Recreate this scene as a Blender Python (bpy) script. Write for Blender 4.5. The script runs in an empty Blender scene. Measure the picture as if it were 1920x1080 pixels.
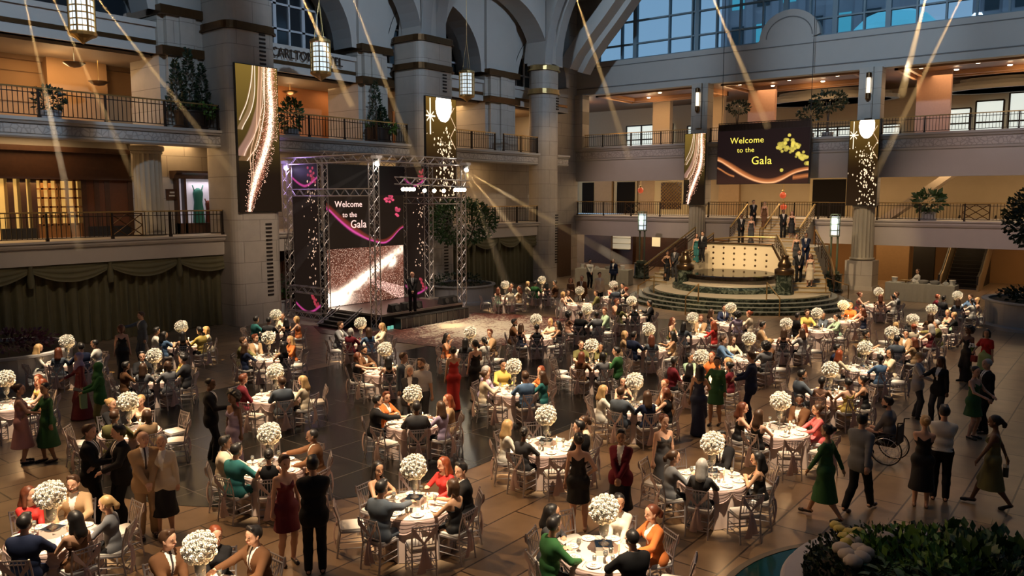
import bpy, bmesh, math, random
import numpy as np
from mathutils import Vector, Matrix
PI = math.pi
random.seed(7)
rng = np.random.default_rng(11)
sc = bpy.context.scene
COL = sc.collection

# ---------------------------------------------------------------- camera
EYE_H = 5.45
FPX = 1490.0
PITCH = math.atan(170 / FPX)
YAW = math.radians(38.4)
cam_data = bpy.data.cameras.new('camera')
cam_data.sensor_width = 36.0
cam_data.lens = FPX / 1920 * 36.0
cam_data.clip_end = 400
cam = bpy.data.objects.new('camera', cam_data)
COL.objects.link(cam)
cam.location = (0, 0, EYE_H)
cam.rotation_euler = (PI / 2 - PITCH, 0, YAW)
sc.camera = cam

# ---------------------------------------------------------------- world, exposure
sc.view_settings.view_transform = 'Standard'
sc.view_settings.look = 'None'
sc.view_settings.gamma = 1
sc.view_settings.use_curve_mapping = False
sc.view_settings.exposure = 0.1
world = bpy.data.worlds.new('dusk')
sc.world = world
world.use_nodes = True
nt = world.node_tree
bg = nt.nodes['Background']
tc = nt.nodes.new('ShaderNodeTexCoord')
sep = nt.nodes.new('ShaderNodeSeparateXYZ')
ramp = nt.nodes.new('ShaderNodeValToRGB')
nt.links.new(tc.outputs['Generated'], sep.inputs[0])
nt.links.new(sep.outputs['Z'], ramp.inputs[0])
ramp.color_ramp.elements[0].color = (0.30, 0.45, 0.62, 1)
ramp.color_ramp.elements[1].color = (0.10, 0.19, 0.34, 1)
nt.links.new(ramp.outputs[0], bg.inputs['Color'])
bg.inputs['Strength'].default_value = 0.95
try:
    sc.cycles.max_bounces = 6
    sc.cycles.diffuse_bounces = 2
    sc.cycles.glossy_bounces = 2
    sc.cycles.transmission_bounces = 4
    sc.cycles.volume_bounces = 0
    sc.cycles.transparent_max_bounces = 12
    sc.cycles.use_light_tree = True
    sc.cycles.sample_clamp_indirect = 3.0
except Exception:
    pass

# ---------------------------------------------------------------- picture ray helpers (used to survey positions off the photograph)
def ray(px, py):
    x = (px - 960) / FPX
    y = -(py - 540) / FPX
    cp, sp = math.cos(PITCH), math.sin(PITCH)
    f = cp + sp * y
    z = -sp + cp * y
    cy, sy = math.cos(YAW), math.sin(YAW)
    return Vector((x * cy - f * sy, x * sy + f * cy, z))
def atz(px, py, z=0.0):
    r = ray(px, py); t = (z - EYE_H) / r.z
    return Vector((r.x * t, r.y * t, z))
def atx(px, py, X):
    r = ray(px, py); t = X / r.x
    return Vector((X, r.y * t, EYE_H + r.z * t))
def aty(px, py, Y):
    r = ray(px, py); t = Y / r.y
    return Vector((r.x * t, Y, EYE_H + r.z * t))

# ---------------------------------------------------------------- materials
MATS = {}
def N(nt, typ, **kw):
    n = nt.nodes.new(typ)
    for k, v in kw.items():
        if k in n.inputs: n.inputs[k].default_value = v
        else: setattr(n, k, v)
    return n
def rgba(c): return (c[0], c[1], c[2], 1.0)
def mat(name, col, rough=0.6, metal=0.0, noise=0.0, nscale=8.0, bump=0.0, spec=0.5, emit=None, estr=0.0, trans=0.0, objcol=False, alpha=None):
    if name in MATS: return MATS[name]
    m = bpy.data.materials.new(name); m.use_nodes = True
    t = m.node_tree; b = t.nodes['Principled BSDF']
    b.inputs['Base Color'].default_value = rgba(col)
    b.inputs['Roughness'].default_value = rough
    b.inputs['Metallic'].default_value = metal
    b.inputs['Specular IOR Level'].default_value = spec
    src = None
    if objcol:
        oi = N(t, 'ShaderNodeObjectInfo'); src = oi.outputs['Color']
        t.links.new(src, b.inputs['Base Color'])
    if noise > 0:
        tcn = N(t, 'ShaderNodeTexCoord')
        nz = N(t, 'ShaderNodeTexNoise', Scale=nscale, Detail=4.0)
        t.links.new(tcn.outputs['Object'], nz.inputs['Vector'])
        mr = N(t, 'ShaderNodeMapRange')
        mr.inputs[3].default_value = 1 - noise; mr.inputs[4].default_value = 1 + noise
        t.links.new(nz.outputs['Fac'], mr.inputs[0])
        vm = N(t, 'ShaderNodeVectorMath', operation='SCALE')
        if src is not None: t.links.new(src, vm.inputs[0])
        else: vm.inputs[0].default_value = col[:3]
        t.links.new(mr.outputs[0], vm.inputs['Scale'])
        t.links.new(vm.outputs[0], b.inputs['Base Color'])
        if bump > 0:
            bp = N(t, 'ShaderNodeBump', Strength=bump, Distance=0.02)
            t.links.new(nz.outputs['Fac'], bp.inputs['Height'])
            t.links.new(bp.outputs[0], b.inputs['Normal'])
    if emit is not None:
        b.inputs['Emission Color'].default_value = rgba(emit)
        b.inputs['Emission Strength'].default_value = estr
    if trans > 0:
        b.inputs['Transmission Weight'].default_value = trans
        b.inputs['IOR'].default_value = 1.3
    if alpha is not None:
        b.inputs['Alpha'].default_value = alpha
    MATS[name] = m
    return m
def brick_mat(name, c1, c2, cm, w, h, mortar, rough, axes='xy', offset=0.5, noise=0.15, bump=0.15, var=1.0, spec=0.5):
    m = bpy.data.materials.new(name); m.use_nodes = True
    t = m.node_tree; b = t.nodes['Principled BSDF']
    b.inputs['Roughness'].default_value = rough
    b.inputs['Specular IOR Level'].default_value = spec
    g = N(t, 'ShaderNodeNewGeometry'); s = N(t, 'ShaderNodeSeparateXYZ'); c = N(t, 'ShaderNodeCombineXYZ')
    t.links.new(g.outputs['Position'], s.inputs[0])
    ix = {'x': 0, 'y': 1, 'z': 2}
    t.links.new(s.outputs[ix[axes[0]]], c.inputs[0]); t.links.new(s.outputs[ix[axes[1]]], c.inputs[1])
    bk = N(t, 'ShaderNodeTexBrick'); bk.offset = offset
    for k, v in (('Scale', 1.0), ('Brick Width', w), ('Row Height', h), ('Mortar Size', mortar), ('Mortar Smooth', 0.1), ('Bias', 0.0)): bk.inputs[k].default_value = v
    bk.inputs['Color1'].default_value = rgba(c1); bk.inputs['Color2'].default_value = rgba(c2); bk.inputs['Mortar'].default_value = rgba(cm)
    t.links.new(c.outputs[0], bk.inputs['Vector'])
    nz = N(t, 'ShaderNodeTexNoise', Scale=2.2, Detail=6.0); t.links.new(g.outputs['Position'], nz.inputs['Vector'])
    mr = N(t, 'ShaderNodeMapRange'); mr.inputs[3].default_value = 1 - noise; mr.inputs[4].default_value = 1 + noise
    t.links.new(nz.outputs['Fac'], mr.inputs[0])
    vm = N(t, 'ShaderNodeVectorMath', operation='SCALE')
    t.links.new(bk.outputs['Color'], vm.inputs[0]); t.links.new(mr.outputs[0], vm.inputs['Scale'])
    t.links.new(vm.outputs[0], b.inputs['Base Color'])
    bp = N(t, 'ShaderNodeBump', Strength=bump, Distance=0.01); bp.invert = True
    t.links.new(bk.outputs['Fac'], bp.inputs['Height']); t.links.new(bp.outputs[0], b.inputs['Normal'])
    MATS[name] = m
    return m

ORD = ['first', 'second', 'third', 'fourth', 'fifth', 'sixth', 'seventh', 'eighth', 'ninth']
# ---------------------------------------------------------------- mesh helper
class MB:
    def __init__(s): s.v = []; s.f = []; s.m = []
    def add(s, vs, fs, mi=0):
        o = len(s.v); s.v += [tuple(p) for p in vs]; s.f += [tuple(i + o for i in f) for f in fs]; s.m += [mi] * len(fs)
    def box(s, x0, x1, y0, y1, z0, z1, mi=0, M=None):
        vs = [(x, y, z) for x in (x0, x1) for y in (y0, y1) for z in (z0, z1)]
        if M is not None: vs = [M @ Vector(p) for p in vs]
        s.add(vs, [(0, 1, 3, 2), (4, 6, 7, 5), (0, 4, 5, 1), (2, 3, 7, 6), (0, 2, 6, 4), (1, 5, 7, 3)], mi)
    def tube(s, a, b, r, n=8, r2=None, mi=0, cap=True):
        a = Vector(a); b = Vector(b); d = (b - a)
        if d.length < 1e-6: return
        d.normalize()
        u = d.cross(Vector((0, 0, 1)) if abs(d.z) < 0.9 else Vector((1, 0, 0))).normalized(); w = d.cross(u)
        r2 = r if r2 is None else r2
        vs = []
        for p, rr in ((a, r), (b, r2)):
            for i in range(n):
                t = 2 * PI * i / n; vs.append(p + (u * math.cos(t) + w * math.sin(t)) * rr)
        fs = [(i, (i + 1) % n, n + (i + 1) % n, n + i) for i in range(n)]
        if cap: fs += [tuple(range(n - 1, -1, -1)), tuple(range(n, 2 * n))]
        s.add(vs, fs, mi)
    def path(s, pts, r, n=6, mi=0):
        for a, b in zip(pts[:-1], pts[1:]): s.tube(a, b, r, n, mi=mi)
    def lathe(s, prof, n=24, c=(0, 0, 0), mi=0, a0=0, a1=2 * PI, sy=1.0, cap=True):
        full = abs(a1 - a0 - 2 * PI) < 1e-6; k = n if full else n + 1
        vs = [(c[0] + r * math.cos(a0 + (a1 - a0) * i / n), c[1] + sy * r * math.sin(a0 + (a1 - a0) * i / n), c[2] + z) for r, z in prof for i in range(k)]
        fs = []
        for j in range(len(prof) - 1):
            for i in range(n):
                i2 = (i + 1) % k if full else i + 1
                fs.append((j * k + i, j * k + i2, (j + 1) * k + i2, (j + 1) * k + i))
        s.add(vs, fs, mi)
        if full and cap:
            if prof[0][0] > 1e-4: s.add([vs[i] for i in range(k)], [tuple(range(k - 1, -1, -1))], mi)
            if prof[-1][0] > 1e-4: s.add([vs[(len(prof) - 1) * k + i] for i in range(k)], [tuple(range(k))], mi)
    def prism(s, poly, f, mi=0):
        # poly: 2-D points, f(u, v, side) -> 3-D, side 0/1
        n = len(poly)
        vs = [f(u, v, 0) for u, v in poly] + [f(u, v, 1) for u, v in poly]
        fs = [(i, (i + 1) % n, n + (i + 1) % n, n + i) for i in range(n)] + [tuple(range(n - 1, -1, -1)), tuple(range(n, 2 * n))]
        s.add(vs, fs, mi)
    def strip(s, top, bot, mi=0):
        n = len(top)
        s.add(list(top) + list(bot), [(i, i + 1, n + i + 1, n + i) for i in range(n - 1)], mi)
    def sphere(s, c, r, n=10, m=6, sc=(1, 1, 1), mi=0):
        prof = [(max(1e-5, r * math.sin(PI * j / m)), -r * math.cos(PI * j / m)) for j in range(m + 1)]
        vs = [(c[0] + sc[0] * q * math.cos(2 * PI * i / n), c[1] + sc[1] * q * math.sin(2 * PI * i / n), c[2] + sc[2] * z) for q, z in prof for i in range(n)]
        s.add(vs, [(j * n + i, j * n + (i + 1) % n, (j + 1) * n + (i + 1) % n, (j + 1) * n + i) for j in range(m) for i in range(n)], mi)
    def mesh(s, name, mats, smooth=False):
        me = bpy.data.meshes.new(name); me.from_pydata(s.v, [], s.f)
        if not isinstance(mats, (list, tuple)): mats = [mats]
        for m in mats: me.materials.append(m)
        if len(mats) > 1: me.polygons.foreach_set('material_index', s.m)
        bm = bmesh.new(); bm.from_mesh(me); bmesh.ops.recalc_face_normals(bm, faces=bm.faces); bm.to_mesh(me); bm.free()
        if smooth: me.polygons.foreach_set('use_smooth', [True] * len(me.polygons))
        me.update(); return me
    def obj(s, name, mats, parent=None, smooth=False, loc=None):
        return link(name, s.mesh(name, mats, smooth), parent, loc)
def link(name, me, parent=None, loc=None, rz=None):
    o = bpy.data.objects.new(name, me); COL.objects.link(o)
    if parent is not None: o.parent = parent
    if loc is not None: o.location = loc
    if rz is not None: o.rotation_euler = (0, 0, rz)
    return o
def tag(o, label, cat, group=None, kind=None):
    o['label'] = label; o['category'] = cat
    if group: o['group'] = group
    if kind: o['kind'] = kind
    return o
def struct(o): o['kind'] = 'structure'; return o
def thing(name, label, cat, loc=(0, 0, 0), rz=0, group=None):
    o = bpy.data.objects.new(name, None); COL.objects.link(o); o.location = loc; o.rotation_euler = (0, 0, rz); o.empty_display_size = 0.1
    return tag(o, label, cat, group)
def smooth_by_angle(me, ang=0.6):
    me.polygons.foreach_set('use_smooth', [True] * len(me.polygons))
    bm = bmesh.new(); bm.from_mesh(me)
    for e in bm.edges:
        if len(e.link_faces) == 2 and e.calc_face_angle(0) > ang: e.smooth = False
    bm.to_mesh(me); bm.free()
KIDS = {}
def copy_tree(o, parent=None):
    c = o.copy(); COL.objects.link(c); c.parent = parent
    for ch in KIDS.get(o.name, ()): copy_tree(ch, c)
    return c
def freeze(o, allobs=None):
    ch = [x for x in COL.objects if x.parent == o]
    KIDS[o.name] = ch
    for x in ch: freeze(x)
def spot(name, loc, tgt, power, col, size=60, blend=0.5, radius=0.05):
    l = bpy.data.lights.new(name, 'SPOT'); l.energy = power; l.color = col; l.spot_size = math.radians(size); l.spot_blend = blend; l.shadow_soft_size = radius
    o = bpy.data.objects.new(name, l); COL.objects.link(o); o.location = loc
    o.rotation_euler = (Vector(tgt) - Vector(loc)).to_track_quat('-Z', 'Y').to_euler(); return o
def point(name, loc, power, col, radius=0.03):
    l = bpy.data.lights.new(name, 'POINT'); l.energy = power; l.color = col; l.shadow_soft_size = radius
    o = bpy.data.objects.new(name, l); COL.objects.link(o); o.location = loc; return o
def area(name, loc, sx, sy, power, col, rot=(0, 0, 0)):
    l = bpy.data.lights.new(name, 'AREA'); l.shape = 'RECTANGLE'; l.size = sx; l.size_y = sy; l.energy = power; l.color = col
    o = bpy.data.objects.new(name, l); COL.objects.link(o); o.location = loc; o.rotation_euler = rot; return o

STONE = brick_mat('limestone_blocks', (0.42, 0.37, 0.31), (0.46, 0.41, 0.35), (0.22, 0.19, 0.16), 1.6, 0.9, 0.012, 0.55, 'yz')
STONEX = brick_mat('limestone_blocks_end_wall', (0.42, 0.37, 0.31), (0.46, 0.41, 0.35), (0.22, 0.19, 0.16), 1.6, 0.9, 0.012, 0.55, 'xz')
PLASTER = mat('pale_plaster', (0.44, 0.41, 0.37), 0.7, noise=0.05, nscale=1.5)
FASCIA = mat('cream_fascia', (0.52, 0.46, 0.40), 0.6, noise=0.06, nscale=2)
WARMW = mat('ochre_wall', (0.42, 0.24, 0.11), 0.7, noise=0.08, nscale=1.2)
BRONZE = mat('bronze', (0.13, 0.07, 0.03), 0.35, 0.85, noise=0.2, nscale=5)
BRASS = mat('brass', (0.62, 0.42, 0.17), 0.3, 0.9)
DKMET = mat('dark_metal', (0.035, 0.025, 0.02), 0.45, 0.6)
SILVER = mat('silver_paint', (0.62, 0.58, 0.58), 0.35, 0.6)
ALU = mat('aluminium', (0.55, 0.50, 0.46), 0.4, 0.85)
WOOD = mat('dark_wood', (0.07, 0.03, 0.015), 0.4, noise=0.3, nscale=6)
BLACK = mat('black', (0.012, 0.011, 0.011), 0.5)
LEAF = mat('leaf_green', (0.035, 0.085, 0.02), 0.5, noise=0.4, nscale=3)
LEAF2 = mat('leaf_light_green', (0.09, 0.19, 0.03), 0.5, noise=0.4, nscale=3)
LEAFD = mat('leaf_dark', (0.012, 0.028, 0.010), 0.5, noise=0.4, nscale=3)
BARK = mat('bark', (0.09, 0.06, 0.04), 0.8, noise=0.3, nscale=10)
SOIL = mat('soil', (0.03, 0.02, 0.012), 0.9, noise=0.4, nscale=10)
PLANTER = mat('planter_stone', (0.33, 0.33, 0.34), 0.6, noise=0.1, nscale=3)
# ================================================================ large lights of the place
# dusk daylight enters through the open glass roof and the high glass wall; the galleries have warm ceiling lights
WARM = (1.0, 0.62, 0.28)
WARM2 = (1.0, 0.72, 0.42)
LX = -30.5      # balcony edge of the left side
RY = 50.0       # balcony edge of the far side

# ================================================================ floor
FLOOR = brick_mat('travertine_slabs', (0.34, 0.235, 0.145), (0.25, 0.175, 0.11), (0.06, 0.04, 0.03), 1.5, 0.75, 0.016, 0.30, 'yx', noise=0.35, bump=0.2, spec=0.5)
DARKF = brick_mat('dark_granite_slabs', (0.022, 0.024, 0.024), (0.03, 0.032, 0.03), (0.12, 0.11, 0.10), 1.5, 1.5, 0.012, 0.22, 'yx', offset=0.0, noise=0.3, bump=0.1, spec=0.6)
m = MB(); m.box(-42, 14, -6, 66, -0.3, 0)
struct(m.obj('floor', FLOOR))
# dark granite inlay: a long stadium with a rounded near end
pts = []
xc, hw = -15.35, 5.05
for i in range(33):
    a = PI + PI * i / 32; pts.append((xc + hw * math.cos(a), 11.9 + 5.5 * math.sin(a)))
for i in range(33):
    a = PI * i / 32; pts.append((xc + hw * math.cos(a), 27.2 + 5.0 * math.sin(a)))
m = MB(); m.prism(pts, lambda u, v, s: (u, v, 0.004 * s + 0.002))
struct(m.obj('trim_1', DARKF))

# the unseen sides of the hall and its glazed roof grid, which let in only part of the dusk
m = MB(); m.box(13.6, 14, -6, 66, 0, 24); struct(m.obj('wall_right', mat('hall_stone', (0.34, 0.28, 0.22), 0.7)))
m = MB(); m.box(-42, 14, -6.4, -6, 0, 24); struct(m.obj('wall_near', MATS['hall_stone']))
m = MB()
for i in range(9): m.box(-36 + i * 6.0, -33.2 + i * 6.0, -6, 50.7, 24, 24.6)
for i in range(9): m.box(-36, 14, -6 + i * 7.0, -3.4 + i * 7.0, 23.8, 24.4)
struct(m.obj('ceiling_roof_grid', MATS['hall_stone']))
# ================================================================ left side
def wallbox(name, x0, x1, y0, y1, z0, z1, mt):
    m = MB(); m.box(x0, x1, y0, y1, z0, z1); return struct(m.obj(name, mt))
YE = 46.0
def fascia_profile(name, prof, y0, y1, mt, X=LX):
    # prof: (offset towards the hall, z) closed outline
    m = MB(); m.prism(prof, lambda u, v, s: (X + u, y1 if s else y0, v)); return struct(m.obj(name, mt))
def fascia_profile_r(name, prof, x0, x1, mt, Y=RY):
    m = MB(); m.prism(prof, lambda u, v, s: (x1 if s else x0, Y - u, v)); return struct(m.obj(name, mt))
mezz = [(0, 3.04), (0.02, 3.62), (0.1, 3.64), (0.14, 3.72), (0.14, 3.78), (0.2, 3.82), (0.2, 3.89), (-6, 3.89), (-6, 3.55), (-0.5, 3.55), (-0.5, 3.04)]
fascia_profile('wall_left_mezzanine', mezz, -4, 42.4, FASCIA)
# greek-key ornament band on the upper fascia
ORN = bpy.data.materials.new('carved_fascia'); ORN.use_nodes = True
t = ORN.node_tree; b = t.nodes['Principled BSDF']; b.inputs['Roughness'].default_value = 0.6
g = N(t, 'ShaderNodeNewGeometry'); vr = N(t, 'ShaderNodeTexVoronoi', Scale=4.5); vr.feature = 'DISTANCE_TO_EDGE'; vr.distance = 'CHEBYCHEV' if False else vr.distance
t.links.new(g.outputs['Position'], vr.inputs['Vector'])
rp = N(t, 'ShaderNodeValToRGB'); rp.color_ramp.elements[0].position = 0.02; rp.color_ramp.elements[0].color = (0.30, 0.27, 0.24, 1); rp.color_ramp.elements[1].position = 0.12; rp.color_ramp.elements[1].color = (0.46, 0.42, 0.38, 1)
t.links.new(vr.outputs['Distance'], rp.inputs[0]); t.links.new(rp.outputs[0], b.inputs['Base Color'])
bp = N(t, 'ShaderNodeBump', Strength=0.7, Distance=0.03); t.links.new(vr.outputs['Distance'], bp.inputs['Height']); t.links.new(bp.outputs[0], b.inputs['Normal'])
up = [(0, 7.5), (0.06, 7.56), (0.06, 7.62), (0.0, 7.64), (0.0, 7.98), (0.1, 8.0), (0.14, 8.06), (0.2, 8.1), (0.2, 8.21), (-6.5, 8.21), (-6.5, 7.85), (-0.5, 7.85), (-0.5, 7.5)]
fascia_profile('wall_left_upper_gallery', up, -4, 44.5, PLASTER)
m = MB(); m.box(LX, LX + 0.035, -4, 44.5, 7.66, 7.96); struct(m.obj('trim_2', ORN))
# back walls of the left galleries
wallbox('wall_left_ground', -31.6, -31.2, -4, 46, 0, 3.6, WOOD)
wallbox('wall_left_back', -36.4, -36, -4, 46, 3.5, 20, WARMW)
wallbox('wall_left_gallery_ceiling', -36, -32.35, -4, 46, 11.13, 11.5, mat('brown_soffit', (0.30, 0.22, 0.15), 0.7))
# frieze wall above the upper gallery, with arched lunettes; wall plane X = -32
WX = -32.0
piers = [(atx(295, 150, WX).y, atx(390, 150, WX).y), (atx(668, 230, WX).y, atx(723, 230, WX).y), (atx(905, 220, WX).y, atx(960, 220, WX).y)]
centers = [(a + b) / 2 for a, b in piers]
wid = 1.1
SPR = 12.95
def arch_poly(y0, y1, zs, rise, n=24):
    c, r = (y0 + y1) / 2, (y1 - y0) / 2
    return [(c - r * math.cos(PI * i / n), zs + rise * math.sin(PI * i / n)) for i in range(n + 1)]
bays = [(-2.5, piers[0][0]), (piers[0][1], piers[1][0]), (piers[1][1], piers[2][0]), (piers[2][1], 46.5)]
ZT = 19.6
GLASSD = mat('dark_window_glass', (0.02, 0.025, 0.03), 0.1, spec=0.8)
FRAMEW = mat('white_window_frame', (0.55, 0.56, 0.58), 0.5)
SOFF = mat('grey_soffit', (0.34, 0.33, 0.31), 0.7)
k = 0
for (y0, y1) in bays:
    # spandrel with an arched hole
    arc = arch_poly(y0 + 0.0, y1 - 0.0, SPR, min(3.9, (y1 - y0) / 2 - 0.1))
    m = MB()
    xo, xi = WX + 0.15, WX - 2.2
    m.strip([(xo, y, ZT) for y, z in arc], [(xo, y, z) for y, z in arc], 0)
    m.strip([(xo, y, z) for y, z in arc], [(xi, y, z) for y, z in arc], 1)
    # archivolt ring
    c, r = (y0 + y1) / 2, (y1 - y0) / 2
    ring = [(c + (y - c) * (r + 0.0) / r, z) for y, z in arc]; ring2 = [(c + (y - c) * (r - 0.35) / r, SPR + (z - SPR) * (r - 0.35) / r) for y, z in arc]
    m.strip([(xo + 0.06, y, z) for y, z in ring], [(xo + 0.06, y, z) for y, z in ring2], 0)
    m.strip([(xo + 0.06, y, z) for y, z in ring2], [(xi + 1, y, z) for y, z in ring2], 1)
    k += 1
    struct(m.obj('wall_left_arch_%d' % k, [PLASTER, SOFF], smooth=False))
    # lunette window, its sill and frame
    m = MB(); xg = xi + 0.05
    m.prism([(y0, 12.4)] + arch_poly(y0, y1, SPR, 4.2) + [(y1, 12.4)], lambda u, v, s: (xg - 0.05 * s, u, v))
    w = struct(m.obj('window_%d' % k, GLASSD))
    m = MB(); c, r = (y0 + y1) / 2, (y1 - y0) / 2
    for j in range(-5, 6):
        yy = c + j * 0.85
        if abs(yy - c) < r - 0.1:
            zz = SPR + math.sqrt(max(0, 1 - ((yy - c) / r) ** 2)) * 4.0
            m.box(xg, xg + 0.1, yy - (0.09 if j % 2 else 0.045), yy + (0.09 if j % 2 else 0.045), 12.4, zz)
    for zz in (12.45, 13.7, 14.9, 16.0):
        hw_ = r * math.sqrt(max(0, 1 - (max(0, zz - SPR) / 4.1) ** 2)); m.box(xg, xg + 0.1, c - hw_, c + hw_, zz - 0.05, zz + 0.05)
    m.obj('window_frame', FRAMEW, w)
    # frieze band under the window
    m = MB()
    m.box(WX - 2.4, WX, y0, y1, 11.25, 12.5, 0); m.box(WX - 2.0, WX + 0.1, y0, y1, 11.25, 11.55, 0); m.box(WX - 2.0, WX + 0.12, y0, y1, 12.3, 12.5, 0)
    m.box(WX, WX + 0.06, y0, y1, 11.62, 11.78, 1)
    struct(m.obj('wall_left_frieze_%d' % k, [PLASTER, BRONZE]))
k = 0
for (y0, y1) in piers:
    m = MB(); x1 = WX + 0.45; c = (y0 + y1) / 2
    m.box(WX - 2.2, WX + 0.2, y0, y1, 8.2, SPR, 0)
    m.box(WX, x1, y0 + 0.25, y1 - 0.25, 8.2, SPR, 0)
    m.box(WX, x1 + 0.12, c - 0.35, c + 0.35, 8.2, SPR, 0)
    m.box(WX - 2.2, x1 + 0.03, y0 - 0.02, y1 + 0.02, 8.2, 9.25, 2)
    for z in (11.35, 12.95):
        m.box(WX - 2.3, x1 + 0.18, y0 - 0.06, y1 + 0.06, z - 0.16, z + 0.2, 1)
    m.box(WX - 2.2, x1 - 0.1, y0, y1, SPR, ZT, 3)
    k += 1
    struct(m.obj('wall_left_pier_%d' % k, [STONE, BRONZE, STONE, PLASTER]))
wallbox('ceiling', -36.4, -28.5, -4, 50.5, ZT, ZT + 0.4, SOFF)
# end wall behind the corner pillar
wallbox('wall_corner', -36.4, -33.4, 45.6, 46.0, 0, ZT, PLASTER)
wallbox('wall_corner_ground', -35, -33.5, 45.9, 50.2, 0, 20, STONE)

# ---------------------------------------------------------------- big pillars in front of the balconies
def rounded(hx, hy, r, n=5):
    p = []
    for cx, cy, a in ((hx - r, hy - r, 0), (-hx + r, hy - r, 1), (-hx + r, -hy + r, 2), (hx - r, -hy + r, 3)):
        for i in range(n + 1):
            t = (a + i / n) * PI / 2; p.append((cx + r * math.cos(t), cy + r * math.sin(t)))
    return p
def pillar(n, cx, cy, hx, hy, r, bands, ztop, zlow=0.0):
    m = MB()
    m.prism(rounded(hx, hy, r), lambda u, v, s: (cx + u, cy + v, ztop if s else zlow), 0)
    for z in bands:
        m.prism(rounded(hx + 0.07, hy + 0.07, r + 0.05), lambda u, v, s: (cx + u, cy + v, z + (0.32 if s else 0)), 1)
        m.prism(rounded(hx + 0.12, hy + 0.12, r + 0.07), lambda u, v, s: (cx + u, cy + v, z + (0.08 if s else 0)), 1)
    # louvred slot between the two shafts
    for (a, b_) in ((11.0, bands[0] - 0.1), (1.2, 4.3)):
        z = a
        while z < b_ and hx > 0.6:
            m.box(cx + hx - 0.05, cx + hx + 0.03, cy + hy * 0.25, cy + hy * 0.25 + 0.3, z, z + 0.08, 2); z += 0.17
    return struct(m.obj('wall_pillar_%d' % n, [STONE, BRASS if n == 3 else BRONZE, DKMET]))
pillar(1, -30.7, 19.98, 1.1, 1.16, 0.4, (12.3,), 13.7)
pillar(2, -30.7, 31.1, 1.1, 1.33, 0.45, (12.05, 13.45), 13.8)
pillar(3, -30.7, 42.0, 0.8, 0.95, 0.72, (11.95, 13.4), 13.8)

# springing arches between the pillars and cross ribs
def arc_rib(n, pts, half, depth, axis, mt, mt2=None):
    # pts: (along, z) of the intrados; axis 'y' -> in a plane of constant X
    m = MB(); L = len(pts)
    base = pts[0][2]
    def P(a, z, o):
        return (base + o, a, z) if axis == 'y' else (a, base + o, z)
    up_ = []
    for i, (a, z, _) in enumerate(pts):
        a0, z0, _ = pts[max(0, i - 1)]; a1, z1, _ = pts[min(L - 1, i + 1)]
        t = Vector((a1 - a0, z1 - z0)).normalized(); nrm = Vector((-t.y, t.x))
        d = depth[0] + (depth[1] - depth[0]) * i / (L - 1) if isinstance(depth, tuple) else depth
        up_.append((a + nrm.x * d, z + nrm.y * d))
    lo = [(a, z) for a, z, _ in pts]
    m.strip([P(a, z, half) for a, z in up_], [P(a, z, half) for a, z in lo])
    m.strip([P(a, z, -half) for a, z in up_], [P(a, z, -half) for a, z in lo])
    m.strip([P(a, z, half) for a, z in lo], [P(a, z, -half) for a, z in lo], 1)
    m.strip([P(a, z, half) for a, z in up_], [P(a, z, -half) for a, z in up_])
    return struct(m.obj('ceiling_rib_%d' % n, [mt, mt2 or mt]))
k = 0
for (ya, yb) in ((8.2, 19.3), (20.8, 30.2), (31.9, 41.4)):
    c, r = (ya + yb) / 2, (yb - ya) / 2
    m = MB(); arc = [(c - r * math.cos(PI * i / 28), 13.75 + 3.6 * math.sin(PI * i / 28)) for i in range(29)]
    m.strip([(-29.9, y, ZT) for y, z in arc], [(-29.9, y, z) for y, z in arc]); m.strip([(-31.3, y, ZT) for y, z in arc], [(-31.3, y, z) for y, z in arc])
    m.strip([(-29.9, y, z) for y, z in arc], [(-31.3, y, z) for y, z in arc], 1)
    k += 1; struct(m.obj('wall_arcade_%d' % k, [PLASTER, SOFF]))
for k, yc in enumerate((20.0, 31.1, 42.0)):
    m = MB(); m.box(-31.3, -29.9, yc - 0.95, yc + 0.95, 13.7, ZT); struct(m.obj('wall_arcade_spandrel_%d' % (k + 1), PLASTER))
    # twin ribs springing out over the hall
    for j, o in enumerate((-0.55, 0.55)):
        pts = [(-29.9 + 9.5 * (1 - math.cos(t)), 13.8 + 8.6 * math.sin(t), yc + o) for t in [PI / 2 * i / 16 for i in range(13)]]
        arc_rib(k * 2 + j + 1, pts, 0.36, (1.7, 0.8), 'x', PLASTER, SOFF)
# coffers of the aisle ceiling
for k, (y0, y1) in enumerate(((21.5, 29.8), (33, 40.5))):
    m = MB()
    for z, o in ((ZT - 0.25, 0.0), (ZT - 0.12, 0.25)):
        m.box(-33.6 + o, -31.6 - o, y0, y0 + 0.25, z, ZT); m.box(-33.6 + o, -31.6 - o, y1 - 0.25, y1, z, ZT); m.box(-33.6 + o, -33.3 + o, y0, y1, z, ZT); m.box(-31.9 - o, -31.6 - o, y0, y1, z, ZT)
    struct(m.obj('ceiling_coffer_%d' % (k + 1), BRONZE))

# ================================================================ far side (Y = 50)
mz = [(0, 2.66), (0.02, 3.75), (0.1, 3.78), (0.16, 3.9), (0.16, 4.0), (0.24, 4.05), (0.24, 4.12), (-8, 4.12), (-8, 3.7), (-0.5, 3.7), (-0.5, 2.66)]
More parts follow.
